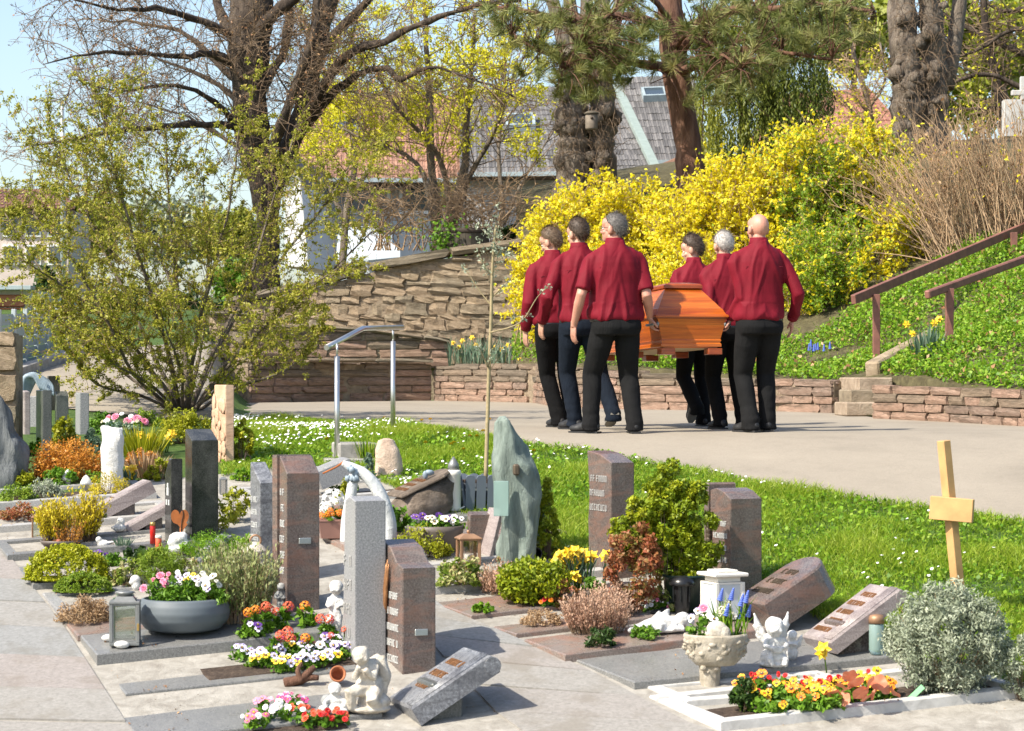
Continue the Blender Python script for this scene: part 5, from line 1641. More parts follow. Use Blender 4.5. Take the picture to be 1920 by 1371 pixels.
# black pillars with the heart
r,w,dp,h,sc = pillar('big black polished granite pillar beside the rusty heart',341,360,407,1018,826,'granite_black',22,slope=.07,seed=7)
r,w,dp,h,sc = pillar('narrow black granite slab with a slanted top and a pale symbol',303,321,341,1032,870,'granite_black',22,shape=[(0,-.15),(1,-.15),(1,.88),(.35,1.06),(0,1.06)],seed=8)
mb = MB()
Mx = left_face(-.0008,dp,h*.62)
for a_,b_,c_,d_ in ((0,.03,.05,.05),(0,.07,.03,.03),(-.03,-.04,.03,.035),(.03,-.04,.03,.035)): mb.box((a_,-.002,b_),(c_,.004,d_),M['letter_white'],Mx)
mb.build('lettering',r)['kind'] = 'stuff'
hb_ = base(337,1024)
M['rust'] = simple('rusty_steel',(.36,.115,.03),.8,.2,var=.3,scale=20)
hpts = []
for k in range(40):
 t_ = 2*math.pi*k/40
 hx = 16*math.sin(t_) ** 3; hz = 13*math.cos(t_) - 5*math.cos(2*t_) - 2*math.cos(3*t_) - math.cos(4*t_)
 hpts.append((hx/32*.115 + (.018 if hz < -6 else 0),hz/32*.16))
ht = empty('metal_heart',hb_,'rusty orange steel heart on a stake before the black stones','ornament',rz=R(8))
mb = MB(); mb.prism(hpts,.006,M['rust'],Matrix.Translation((0,-.16,.185)) @ Matrix.Rotation(R(90),4,'X')); mb.build('heart',ht)
mb = MB(); mb.tube(smooth_pts([(.004,-.169,.27),(.022,-.169,.22),(.012,-.169,.17),(.006,-.169,.11)]),.0025,M['twig_dark'],5); mb.build('inner_curve',ht)
mb = MB(); mb.tube([(0,-.163,-.1),(.005,-.163,.13)],.005,M['rust'],6); mb.build('stake',ht)
# sandstone stele
pillar('tall pink and cream sandstone stele with a rough carved lower face',393,423,438,875,722,'sandstone_warm',22,seed=9)
M['sand_pink'] = rockmat('banded_sandstone',(.42,.24,.15),(.55,.36,.24),(.66,.48,.34),scale=2.2,bd=.012,stretch=(1,1,3))
for o in list(bpy.data.objects):
 if o.name.startswith('stone_body') and o.parent and 'pink and cream' in o.parent.get('label',''):
  o.data.materials.clear(); o.data.materials.append(M['sand_pink'])
  r = o.parent
mb = MB(); Mx = Matrix.Identity(4)
rr_ = random.Random(4)
for k in range(26): mb.ball((rr_.uniform(.0,.02)*0 - .004,rr_.uniform(.03,.36),rr_.uniform(.05,.48)),(.006,rr_.uniform(.03,.07),rr_.uniform(.03,.08)),M['sand_pink'],nu=7,nv=5,noise_amp=.4,seed=k)
mb.build('rough_face',r)
mb = MB(); mb.tube([(.13,-.03,.0),(.15,-.03,.10),(.19,-.03,.07),(.17,-.03,.0)],.006,M['twig_dark'],5)
o = mb.build('candle_holder',None,r.location,r.rotation_euler); tag(o,'thin dark ring shaped holder at the foot of the sandstone stele','candle holder')
# white rough pillar
o_,sc,Mx = frame_at(206,918,20)
M['white_stone'] = rockmat('white_limestone',(.46,.45,.43),(.64,.63,.61),(.76,.75,.73),scale=5,bd=.03)
def rock(label,rings,px,yb,mat,seed,yaw=0,amp=.09,n=26,fine=.03,stretch=1.0,name='rock',cat='rock',o=None,sub=4,facet=0.0):
 """lofted boulder: rings of (z, cx, rx, ry) in metres"""
 o = o or base(px,yb)
 vs,fs = [],[]
 rs = []
 for i in range(len(rings) - 1):
  for k in range(sub):
   t = k/sub
   rs.append(tuple(a + (b - a)*t for a,b in zip(rings[i],rings[i + 1])))
 rs.append(rings[-1])
 sv = Vector((seed*3.1,seed*1.7,seed))
 for z,cx,rx,ry in rs:
  for k in range(n):
   a = 2*math.pi*k/n
   c,s = math.cos(a),math.sin(a)
   e = 2.6
   rad = (abs(c) ** e + abs(s) ** e) ** (-1/e)
   p = Vector((cx + rx*c*rad,ry*s*rad,z))
   q = Vector((p.x*4,p.y*4,p.z*4/stretch)) + sv
   kf = 1 + amp*noise.noise(q*.9)*2 + fine*noise.noise(q*3.5)*2 - facet*abs(noise.noise(q*1.6))
   p = Vector((cx + (p.x - cx)*kf,p.y*kf,z + fine*.8*noise.noise(q*3)*min(1,rx*6)))
   vs.append(p)
 m_ = len(rs)
 for i in range(m_ - 1):
  for k in range(n):
   k2 = (k + 1) % n
   fs.append((i*n + k,i*n + k2,(i + 1)*n + k2,(i + 1)*n + k))
 fs.append(tuple((m_ - 1)*n + k for k in range(n)))
 mb = MB(); mb.add(vs,fs,M[mat],False)
 ob = mb.build(name,None,o,(0,0,R(yaw)))
 for p in ob.data.polygons: p.use_smooth = True
 try: ob.data.set_sharp_from_angle(angle=R(34))
 except Exception: pass
 return tag(ob,label,cat)
rock('rough white limestone pillar among the orange shrubs',[(-.1,0,.075,.12),(.2,0,.075,.12),(.38,.004,.072,.115),(.43,0,.068,.105),(.435,0,.02,.03)],210,915,'white_stone',3,20,amp=.04,fine=.10,facet=.05,name='gravestone',cat='gravestone')
# dark grey pillars at the left
r,w,dp,h,sc = pillar('dark grey granite pillar standing by the left edge',53,80,96,858,732,'granite_dark',20,seed=10)
pillar('wavy dark pinkish stone slab behind the grey pillar at the left',30,46,56,815,735,'granite_pink',20,seed=11,shape=[(0,-.15),(1,-.15),(1.05,.3),(.94,.6),(1.02,.95),(.6,1.03),(0,1.0)])
pillar('low dark green granite slab behind the grey pillar',100,106,127,800,742,'granite_dark',20,seed=12,slope=.04)
pillar('almost black square headstone below the lane',86,91,111,770,705,'granite_black',20,seed=13)
pillar('light grey granite pillar under the budding shrub',133,150,166,815,737,'granite_grey',20,seed=14)
# wing sculpture
wg = empty('wing_sculpture',base(60,800),'blue grey carved wing rising behind the left pillars','sculpture')
M['wing'] = simple('patinated_stone',(.23,.29,.34),.55,var=.25,scale=14,bmp=.3)
sc = F/wg.location.y
hh_ = (800 - 703)/sc
mb = MB()
for k in range(9):
 a = k/8
 mb.tube(smooth_pts([(-.09 + .02*a,.01*k,hh_*.55),(-.07 + .10*a,.008*k,hh_*(.93 + .06*math.sin(a*3))),(.02 + .14*a,.006*k,hh_*(.96 - .14*a)),(.08 + .12*a,0,hh_*(.70 - .1*a))]),
   [.02,.022,.024,.025,.025,.025,.024,.022,.02,.018,.016,.012,.006],M['wing'],7)
mb.build('feathers',wg)
mb = MB(); mb.cbox((0,.04,hh_*.28),(.22,.16,hh_*.62),M['granite_grey']); mb.build('plinth',wg)
# schist rock, left edge
M['schist'] = rockmat('grey_schist',(.05,.055,.06),(.13,.14,.145),(.24,.25,.25),scale=5,bd=.05,stretch=(1.6,1.6,.5))
rock('big jagged grey schist rock cut by the left edge',[(-.1,0,.17,.16),(.15,0,.18,.16),(.35,-.03,.14,.13),(.55,-.06,.085,.09),(.68,-.085,.03,.04),(.70,-.09,.008,.01)],8,905,'schist',5,amp=.12,fine=.09,stretch=2.2,facet=.3,sub=6,n=36)
# green schist with glass plaque
M['green_schist'] = rockmat('green_schist',(.07,.09,.08),(.19,.235,.205),(.33,.39,.34),scale=4.5,bd=.06,stretch=(1.6,1.6,.45))
gr_ = rock('tall green grey schist stone with a small glass plaque',[(-.1,.02,.10,.12),(.1,.02,.125,.14),(.42,.01,.145,.15),(.62,-.02,.125,.13),(.78,-.055,.085,.10),(.90,-.085,.05,.06),(.935,-.09,.02,.025)],968,1057,'green_schist',8,10,amp=.16,fine=.16,stretch=3.2,facet=.42,sub=6,n=36,name='gravestone',cat='gravestone')
m,nt,N,L,bs = newmat('green_glass')
bs.inputs['Base Color'].default_value = (.42,.58,.54,1); bs.inputs['Roughness'].default_value = .08; bs.inputs['Transmission Weight'].default_value = .55; bs.inputs['IOR'].default_value = 1.45
M['green_glass'] = m
mb = MB(); mb.cbox((-.075,-.185,.42),(.095,.012,.22),M['green_glass'],Matrix.Rotation(R(-16),4,'Z'),.003); mb.build('glass_plaque',gr_)
mb = MB(); mb.cbox((-.03,-.165,.60),(.04,.05,.07),M['letter_dark'],b=.01); mb.build('bronze_figure',gr_)
# brown stones
pillar('brown granite stele with a wavy edge beside the dark green dwarf cypress',1104,1146,1190,1090,868,'granite_brown',24,slope=.04,seed=15,shape=[(0,-.15),(1,-.15),(.93,.25),(.97,.5),(.9,.75),(1.0,1.09),(.5,1.07),(0,1.0)],lett=(.55,.92,3,'slab_pale'))
r,w,dp,h,sc = pillar('brown granite pillar with engraved lettering at the lawn edge',1338,1370,1431,1118,936,'granite_brown',24,seed=16,lett=(.05,.80,6,'letter_white'),shape=[(0,-.15),(1,-.15),(1,1.08),(.7,1.10),(.35,1.07),(.1,1.02),(0,1.0)])
mb = MB(); mb.cbox((w*.40,dp + .035,h*.58),(w*.95,.05,h*1.14),M['granite_brown']); mb.build('back_slab',r)
mb = MB()
for k in range(8): mb.ball((-.02,dp - .01,h*(.35 + .05*k)),(.015,.02,.03),M['letter_dark'],nu=7,nv=5,noise_amp=.5,seed=k)
mb.build('bronze_ornament',r)
def tilted(label,px,yb,yaw,lu,lv,tilt,th,lift,mat,seed,lett=None,block=None,book=False,round_end=False,lmat='letter_bronze',rv=None):
 """inclined slab; (px,yb) foot below its low front corner"""
 o = base(px,yb)
 root = empty('gravestone',o,label,'gravestone',rz=R(yaw))
 Mt = Matrix.Translation((0,0,lift + th*.5)) @ Matrix.Rotation(R(-tilt),4,'Y')
 mb = MB()
 if round_end:
  n = 10
  poly = [(0,0),(lu*.72,0)] + [(lu*.72 + lu*.28*math.sin(math.pi*k/n),lv/2 - lv/2*math.cos(math.pi*k/n)) for k in range(1,n)] + [(lu*.72,lv),(0,lv)]
 else:
  poly = [(0,0),(lu,0),(lu,lv),(0,lv)]
 n = len(poly); b = .012
 cx = sum(p[0] for p in poly)/n; cy = sum(p[1] for p in poly)/n
 def inn(p,k): return (p[0] + (cx - p[0])*k,p[1] + (cy - p[1])*k)
 kk = b/(lu*.5)
 vs = [(p[0],p[1],-th) for p in poly] + [(p[0],p[1],-b) for p in poly] + [(*inn(p,kk),0) for p in poly]
 fs = [tuple(range(n))[::-1],tuple(range(2*n,3*n))]
 for k in range(2):
  for i in range(n): fs.append((k*n + i,k*n + (i + 1) % n,(k + 1)*n + (i + 1) % n,(k + 1)*n + i))
 mb.add(vs,fs,M[mat],False,Mt)
 if book:
  pass
 mb.build('stone_body',root)
 if book:
  mb = MB()
  for k in range(4):      # carved page edges along the front
   mb.tube([Mt @ Vector((.012,.018 + k*.022,.001)),Mt @ Vector((lu - .012,.018 + k*.022,.001))],.0085,M[mat],6)
  mb.build('page_edges',root)
  mb = MB(); mb.tube([Mt @ Vector((lu - .02,-.004,-th*.55)),Mt @ Vector((lu - .02,lv + .004,-th*.55))],th*.42,M[mat],12); mb.build('scroll_end',root)
 if lett:
  mb = MB()
  x0,y0,wd,hg,rows = lett
  Ml = Mt @ Matrix.Translation((x0*lu,y0*lv,.0005)) @ Matrix.Rotation(R(-90),4,'Z') @ Matrix.Rotation(R(-90),4,'X')
  letters(mb,Ml,wd*lv,hg*lu,rows,seed,M[lmat],.006)
  mb.build('lettering',root)['kind'] = 'stuff'
 if block:
  bx,bw,bd,bh = block
  mb = MB(); mb.cbox((bx,lv*.5,bh/2 - .05),(bw,bd,bh + .1),M['granite_brown' if mat != 'granite_blue' else 'granite_dark']); mb.build('base_block',root)
 return root
tilted('tilted blue grey book shaped gravestone in front of the brown pillar',770,1368,20,.50,.40,31,.11,.055,'granite_blue',21,(.22,.50,.7,.62,3),(.22,.17,.26,.22),True)
tilted('tilted book gravestone with bronze letters and carved page edges at the right',1556,1252,20,.52,.34,33,.085,.10,'granite_pink',22,(.08,.60,.62,.8,5),(.20,.19,.22,.24),True)
tilted('thick rounded brown granite headstone lying at a slant behind the white lantern',1432,1196,22,.50,.36,29,.19,.10,'granite_brown',23,(.12,.5,.7,.62,3),None,False,True,'letter_dark')
tilted('tilted pinkish granite slab above the yellow heather on a dark block',178,984,20,.42,.20,27,.095,.06,'granite_pink',24,None,(.20,.15,.18,.18))
tilted('smaller tilted granite slab half hidden by the black stones',236,1005,20,.40,.18,28,.06,.03,'granite_pink',25,None,(.19,.12,.14,.12))
tilted('little slanted blue grey plaque among the green plants',372,1066,26,.26,.16,36,.03,.04,'granite_blue',26,(.18,.5,.8,.6,2),None,False,False,'letter_white')
# leaning plates and block behind the lantern
pillar('brown granite stone with bronze plaque behind the pansy bowl',876,882,920,1040,966,'granite_brown',20,slope=.02,seed=27)
mb = MB(); beam(mb,Vector((0,0,-.05)),Vector((.085,.05,.30)),.16,.03,M['granite_pink'],0,.004)
o = mb.build('stone_plate',None,base(906,1042)); tag(o,'tan stone plate leaning against the green schist','stone plate')
# rocks in the middle
M['pink_rock'] = rockmat('pale_pink_rock',(.38,.27,.20),(.54,.42,.33),(.66,.55,.46),scale=5,bd=.03)
rock('pale pink boulder standing below the steel handrail',[(-.08,0,.11,.09),(.08,0,.115,.09),(.2,-.005,.095,.08),(.27,-.012,.06,.05),(.285,-.01,.02,.02)],727,895,'pink_rock',12,amp=.12,facet=.15)
M['brown_rock'] = rockmat('brown_field_stone',(.07,.055,.04),(.16,.125,.095),(.28,.225,.18),scale=7,bd=.05)
br = tilted('split brown boulder with a flat slanted face and bronze leaf',752,985,20,.42,.36,24,.02,.19,'granite_pink',28,(.10,.55,.75,.5,3),None,False,True)
for ch in br.children:
 if ch.name.startswith('stone_body'): ch.data.materials[0] = M['brown_rock']
vs = []
rk = rock('x',[(-.06,.14,.15,.16),(.06,.16,.20,.19),(.14,.19,.22,.20),(.22,.24,.19,.18),(.30,.33,.12,.14),(.335,.36,.06,.08)],752,985,'brown_rock',15,20,amp=.1,facet=.12,o=br.location.copy())
rk.name = 'boulder'; rk.parent = br; rk.location = (0,.18,-.02); rk.rotation_euler = (0,0,0)
del rk['label']; del rk['category']
mb = MB(); mb.ball((.24,.12,.345),(.035,.02,.02),M['wing'],nu=8,nv=6,noise_amp=.3); mb.ball((.21,.12,.33),(.02,.015,.03),M['wing'],nu=8,nv=6); mb.build('bronze_bird',br)
# arch sculpture
ar = empty('arch_sculpture',base(735,1012),'white arched stone sculpture like a bent birch trunk','sculpture')
M['birch'] = rockmat('white_mottled_stone',(.36,.38,.38),(.56,.58,.58),(.72,.73,.72),scale=7,bd=.02)
sc = F/ar.location.y
def ax_(px,py,dy=0.0): return Vector(((px - 735)/sc,dy,(1012 - py)/sc))
mb = MB(); pp = smooth_pts([ax_(728,1020),ax_(730,985),ax_(722,950),ax_(706,915),ax_(684,890),ax_(660,877),ax_(642,868)],5)
mb.tube(pp,list(np.interp(np.linspace(0,1,len(pp)),[0,.5,.85,1],[.05,.042,.032,.018])),M['birch'],14); mb.build('arch',ar)
mb = MB(); pp = smooth_pts([ax_(650,1030),ax_(651,980),ax_(658,930),ax_(664,890)],5)
mb.tube(pp,list(np.linspace(.045,.032,len(pp))),M['birch'],14); mb.build('stem',ar)
mb = MB()
rr_ = random.Random(6)
for k in range(12): mb.ball(ax_(662 + rr_.uniform(-12,12),888 + rr_.uniform(-10,14),-.03 + rr_.uniform(-.02,.02)),(.02,.015,.022),M['wing'],nu=8,nv=6,noise_amp=.5,seed=k)
mb.build('bronze_knot',ar)
mb = MB(); mb.tube([ax_(605,888),ax_(630,876),ax_(645,866)],[.006,.007,.009],M['rust'],6); o = mb.build('branch',ar)
tilted('rough grey stone slab leaning behind the tall brown pillar',592,935,20,.26,.2,22,.14,.12,'granite_grey',30)
mb = MB(); mb.cbox((0,.15,.03),(.30,.36,.24),M['concrete_grey']); o = mb.build('concrete_block',None,base(672,868),(0,0,R(14))); tag(o,'low concrete block beside the steel handrail post','block')
st_ = empty('stone_steps',base(600,888),'two flat concrete steps at the foot of the steel handrail','steps')
for k in range(2):
 mb = MB(); mb.cbox((.16 + .12*k,.10 + .28*k,.0 + .05*k),(.46,.30,.10),M['concrete_grey'],Matrix.Rotation(R(8),4,'Z')); mb.build('step',st_)
# ================================================================== plants on the graves
def clump_cloud(rg,o,rx,ry,h,n,nc,shape='dome',csz=.3,rn=None):
 """points in clumps filling a dome, ball, cone or flat mat"""
 d = unit(rg.normal(size=(nc,3)))
 if shape == 'dome': d[:,2] = np.abs(d[:,2])
 rr_ = rg.uniform(.45,1.0,(nc,1)) ** .6
 if shape == 'cone':
  t = rg.uniform(0,1,nc) ** 1.1
  a = rg.uniform(0,6.28,nc); q = (1 - t) ** .8*rg.uniform(.4,1,nc) ** .5 + .03
  cc = np.stack([np.cos(a)*q*rx,np.sin(a)*q*ry,t*h],1)
 elif shape == 'ball':
  cc = d*rr_*np.array([rx,ry,h/2]) + np.array([0,0,h/2])
 elif shape == 'mat':
  cc = d*rg.uniform(.86,1,(nc,1))*np.array([rx,ry,h])
 elif isinstance(shape,list):
  i_ = rg.choice(len(shape),nc,p=np.array([q[2] ** 2 for q in shape],float)/sum(q[2] ** 2 for q in shape))
  S_ = np.array(shape,float)*rx/100
  cc = np.stack([S_[i_,0],0*i_,S_[i_,1]],1) + d*rg.uniform(.5,1,(nc,1))*S_[i_,2:3]
 else:
  cc = d*rr_*np.array([rx,ry,h])
 k = rg.integers(0,nc,n)
 s = (rx*.45 if isinstance(shape,list) else min(rx,ry,h))*csz
 P_ = cc[k] + unit(rg.normal(size=(n,3)))*(rg.uniform(0,1,(n,1)) ** .5)*s
 P_[:,2] = np.maximum(P_[:,2],.004)
 tone = np.clip(rg.uniform(0,1,nc)[k]*.6 + rg.uniform(0,.4,n),0,1)
 return P_,tone
def bush(label,cx,yb,rxp,hp,mat,n=1500,size=.03,seed=1,shape='dome',name='shrub',cat='shrub',nc=40,aspect=.5,csz=.32,up=None,upw=0.0,stem=True,deep=.75,parent=None,o=None,stemmat='twig',group=None,back=.7):
 o = (o if o is not None else base(cx,yb)).copy()
 sc = F/o.y
 rx,h = rxp/sc,hp/sc
 ry = rx*deep
 o = down(o + Vector((0,ry*back,0)))
 t = empty(name,o,label,cat,group)
 rg = np.random.default_rng(seed)
 Pn,tone = clump_cloud(rg,o,rx,ry,h,n,nc,shape,csz)
 link('foliage',leaf_mesh('foliage',Pn,M[mat],rg,size,rnd=tone,aspect=aspect,up=None if up is None else np.array(up),upw=upw),t)
 if stem:
  m = 40 if n > 800 else 16
  tips = Pn[rg.permutation(n)[:m]]
  st = tips*np.array([.25,.25,0])
  pl = np.stack([st + (tips - st)*k/4 + np.array([0,0,.06*h])*math.sin(k/4*3.14) for k in range(5)],1)
  link('stems',twig_mesh('stems',[(pl,np.full(m,max(.002,rx*.012)))],M[stemmat]),t)
 return t
def spikes(label,cx,yb,rxp,hp,mat,n=400,seed=1,w=.006,name='heather',cat='plant',lean=.35,deep=.7,o=None,hj=.35,tips=None,back=.7,group=None):
 """upright sprigs (heather, lavender, daffodil leaves) : each sprig a narrow tapered strip with side leaves"""
 o = (o if o is not None else base(cx,yb)).copy()
 sc = F/o.y
 rx,h = rxp/sc,hp/sc
 if back: o = down(o + Vector((0,rx*deep*back,0)))
 t = empty(name,o,label,cat,group)
 rg = np.random.default_rng(seed)
 a = rg.uniform(0,6.28,n); q = rg.uniform(0,1,n) ** .5
 B = np.stack([np.cos(a)*q*rx*.75,np.sin(a)*q*rx*deep*.75,np.zeros(n)],1)
 out = np.stack([np.cos(a)*q,np.sin(a)*q,np.zeros(n)],1)*lean + rg.normal(size=(n,3))*np.array([.12,.12,0])
 hh = (h*(1 - .35*q ** 2)*(1 + hj*rg.uniform(-1,.4,n)))[:,None]
 T_ = B + out*hh + np.array([0,0,1])*hh
 return t,rg,B,T_
def sprigs(label,cx,yb,rxp,hp,mat,n=300,seed=1,leaf=.012,per=14,stemmat='twig',**k):
 t,rg,B,T_ = spikes(label,cx,yb,rxp,hp,mat,n,seed,**k)
 f = rg.uniform(.25,1,(n,per,1))
 C = (B[:,None] + (T_ - B)[:,None]*f).reshape(-1,3) + rg.normal(size=(n*per,3))*leaf*.35
 ax = np.repeat(unit(T_ - B),per,0)
 link('foliage',leaf_mesh('foliage',C,M[mat],rg,leaf,rnd=np.clip(np.repeat(rg.uniform(0,1,n),per)*.5 + f.reshape(-1)*.5,0,1),aspect=.4,up=ax,upw=.6),t)
 pl = np.stack([B + (T_ - B)*j/3 for j in range(4)],1)
 link('stems',twig_mesh('stems',[(pl,np.full(n,.0018))],M[stemmat]),t)
 return t
def blades(label,cx,yb,rxp,hp,mat,n=60,seed=1,w=.012,**k):
 t,rg,B,T_ = spikes(label,cx,yb,rxp,hp,mat,n,seed,**k)
 a = rg.uniform(0,6.28,n)
 s = np.stack([np.cos(a),np.sin(a),0*a],1)*w*.5
 mid = B + (T_ - B)*.55 + np.array([0,0,.04])*np.linalg.norm(T_ - B,axis=1,keepdims=True)
 V = np.stack([B - s*.7,B + s*.7,mid + s,T_,mid - s],1)
 idx = np.arange(n*5).reshape(n,5)
 Fq = np.concatenate([idx[:,[0,1,2,4]],np.stack([idx[:,4],idx[:,2],idx[:,3],idx[:,3]],1)[:,:4]])
 tri = np.concatenate([idx[:,[0,1,2]],idx[:,[0,2,4]],idx[:,[4,2,3]]])
 r_ = rg.uniform(0,1,n)
 link('leaves',npmesh('leaves',V.reshape(-1,3),tri,M[mat],np.concatenate([r_,r_,r_])),t)
 return t
_pc = {}
def pmat(name,c):
 if name not in M: M[name] = simple(name,c,.55,var=.12,scale=40,bmp=0)
 return M[name]
for nm,c in dict(petal_white=(.80,.79,.76),petal_lilac=(.50,.42,.66),petal_palelilac=(.66,.62,.76),petal_purple=(.10,.03,.22),petal_yellow=(.80,.52,.02),petal_orange=(.80,.24,.01),
     petal_red=(.55,.015,.015),petal_pink=(.72,.22,.34),petal_coral=(.70,.12,.05),petal_magenta=(.48,.06,.20),petal_cream=(.76,.70,.52),petal_blue=(.10,.16,.55),petal_dark=(.03,.012,.03)).items():
 pmat(nm,c)
def pansy(c1,c2,cc='petal_yellow',blotch='petal_dark',r=.024):
 """pansy face: two upper petals (c1), three lower (c2), dark blotch and yellow eye; faces +z"""
 key = ('pansy',c1,c2,blotch,r)
 if key in _pc: return _pc[key]
 mb = MB()
 for ang,rr_,c,z in ((60,1.05,c1,.0),(120,1.05,c1,.001),(5,1.0,c2,.002),(175,1.0,c2,.003),(270,1.15,c2,.004)):
  a = R(ang)
  ctr = Vector((math.cos(a),math.sin(a),0))*r*.52*rr_
  vs = [(0,0,z - .003)]
  for k in range(9):
   w = 2*math.pi*k/9
   vs.append((ctr.x + math.cos(w)*r*.52,ctr.y + math.sin(w)*r*.52,z + .002*math.sin(w*3 + ang)))
  mb.add(vs,[(0,1 + k,1 + (k + 1) % 9) for k in range(9)],M[c])
 if blotch:
  mb.add([(math.cos(2*math.pi*k/8)*r*.34,math.sin(2*math.pi*k/8)*r*.34 - r*.1,.0075) for k in range(8)],[tuple(range(8))],M[blotch])
 mb.add([(math.cos(2*math.pi*k/6)*r*.13,math.sin(2*math.pi*k/6)*r*.13 - r*.05,.009) for k in range(6)],[tuple(range(6))],M[cc])
 _pc[key] = mb.mesh('blossom')
 return _pc[key]
def pomp(c,r=.02,cc=None):
 key = ('pomp',c,r,cc)
 if key not in _pc: _pc[key] = pompon(M[c],r,10,M[cc] if cc else None)
 return _pc[key]
def cluster(c1,c2,r=.03):
 """rounded head of many florets, c1 on top and c2 beneath"""
 key = ('cl',c1,c2,r)
 if key in _pc: return _pc[key]
 mb = MB()
 rr_ = random.Random(9)
 for k in range(22):
  u = (k + .5)/22; th = math.acos(1 - 1.6*u); ph = k*2.4
  p = Vector((math.sin(th)*math.cos(ph),math.sin(th)*math.sin(ph),math.cos(th)))*r
  q = p.to_track_quat('Z','Y').to_matrix().to_4x4()
  Mx = Matrix.Translation(p) @ q
  n = 5
  mb.add([(0,0,.003)] + [(math.cos(2*math.pi*j/(2*n))*r*(.42 if j % 2 == 0 else .22),math.sin(2*math.pi*j/(2*n))*r*(.42 if j % 2 == 0 else .22),0) for j in range(2*n)],
    [(0,1 + j,1 + (j + 1) % (2*n)) for j in range(2*n)],M[c1 if u < .62 else c2],False,Mx)
 _pc[key] = mb.mesh('blossom')
 return _pc[key]
def daffodil_mesh():
 if 'daf' in _pc: return _pc['daf']
 mb = MB()
 for k in range(6):
  a = 2*math.pi*k/6
  c,s = math.cos(a),math.sin(a)
  mb.add([(0,0,0),(c*.02 - s*.012,s*.02 + c*.012,.004),(c*.038,s*.038,-.002),(c*.02 + s*.012,s*.02 - c*.012,.004)],[(0,1,2,3)],M['petal_yellow'])
 mb.lathe([(.008,0),(.011,.014),(.015,.024),(.010,.021)],M['petal_yellow'],8)
 _pc['daf'] = mb.mesh('blossom')
 return _pc['daf']
def flowers(label,o,blossoms,rx=.09,ry=.08,h=.10,leafmat_='green_leaf',nleaf=220,lsz=.03,seed=1,name='pansy',cat='flower',spread=None,tiltx=1.0,stalks=False,group=None,laspect=.6):
 """one plant: foliage part and single blossom parts. blossoms: list of (mesh, count, scale)"""
 t = empty(name,o,label,cat,group)
 rg = np.random.default_rng(seed)
 Pn,tone = clump_cloud(rg,o,rx,ry,h*.8,nleaf,14,'dome',.5)
 link('foliage',leaf_mesh('foliage',Pn,M[leafmat_],rg,lsz,rnd=tone,aspect=laspect),t)
 pos = []
 for me,cnt,s in blossoms:
  for k in range(cnt):
   for tr in range(20):
    a = rg.uniform(0,6.28); q = rg.uniform(0,1) ** .5
    p = Vector((math.cos(a)*q*rx,math.sin(a)*q*ry - .012,h*(1.02 - .45*q*q) + rg.uniform(-.01,.018)))
    if all((p - w).length > .021 for w in pos): break
   pos.append(p)
   n = Vector((p.x*2.2/rx*.35 - .12,-tiltx*.9 + p.y/ry*.3,.75)) + Vector(rg.normal(size=3)*.22)
   qn = n.to_track_quat('Z','Y')
   s_ = s*rg.uniform(.72,1.18)
   link('blossom',me,t,p,qn.to_euler(),(s_,s_*rg.uniform(.85,1.05),s_))
   if stalks:
    mb = MB(); mb.tube([(p.x*.5,p.y*.5,.01),p],.0025,M['grass'],4); mb.build('stalk',t)
 return t
# ---------------- left, near: pansies and primroses in front of the pillars
pw = lambda: pansy('petal_palelilac','petal_palelilac')
spec = [(452,1240,[(pansy('petal_lilac','petal_palelilac'),5,1),(pansy('petal_purple','petal_yellow'),1,.9)],'pale lilac pansy at the left end of the bed'),
  (490,1252,[(pansy('petal_lilac','petal_palelilac'),4,1),(pansy('petal_white','petal_yellow'),3,1)],'lilac and yellow pansy above the bare soil edge'),
  (532,1262,[(pansy('petal_white','petal_yellow'),5,1),(pansy('petal_lilac','petal_palelilac'),2,1)],'white and yellow pansy in the middle of the bed'),
  (572,1258,[(pansy('petal_palelilac','petal_palelilac'),5,1.1),(pansy('petal_purple','petal_yellow'),1,1)],'very pale lilac pansy beside the root wood'),
  (608,1250,[(pansy('petal_white','petal_yellow'),4,1),(pansy('petal_lilac','petal_palelilac'),3,1)],'yellow faced pansy next to the clay pot'),
  (640,1238,[(pansy('petal_palelilac','petal_lilac'),6,1.05)],'lavender coloured pansy at the foot of the grey pillar'),
  (470,1218,[(pansy('petal_purple','petal_purple'),2,1),(pansy('petal_palelilac','petal_palelilac'),3,1)],'purple and pale pansy at the back left of the bed'),
  (618,1222,[(pansy('petal_palelilac','petal_palelilac'),4,1),(pansy('petal_purple','petal_lilac'),2,1)],'pale pansy in front of the white standing cherub')]
for i,(px,py,b_,lb) in enumerate(spec):
 flowers(lb,down(base(px,py) + Vector((0,.03,0))),b_,.075,.07,.075,nleaf=150,seed=200 + i,group='pansies in the bed before the pillars')
spec = [(470,1195,2,'orange and pink primrose heads at the left of the bed'),(497,1188,2,'two tall orange red primrose heads left of the gnome'),(530,1180,2,'primrose heads with crimson undersides near the gnome'),
  (573,1178,1,'single tall orange primrose before the brown pillar'),(545,1212,3,'cluster of coral primrose heads in the centre of the bed'),(612,1190,2,'primrose heads beside the white cherub'),
  (585,1222,2,'low golden orange primrose between the pansies'),(635,1210,2,'orange primrose at the foot of the grey pillar'),(515,1225,2,'coral primrose rising from the pansies')]
for i,(px,py,k,lb) in enumerate(spec):
 flowers(lb,down(base(px,py + 20) + Vector((0,.03,0))),[(cluster('petal_coral' if i % 3 else 'petal_orange','petal_magenta',.03),k,.95)],.05,.04,.155,'green_leaf',90,.06,230 + i,'primrose','flower',stalks=True,laspect=.45,group='primroses in the bed before the pillars')
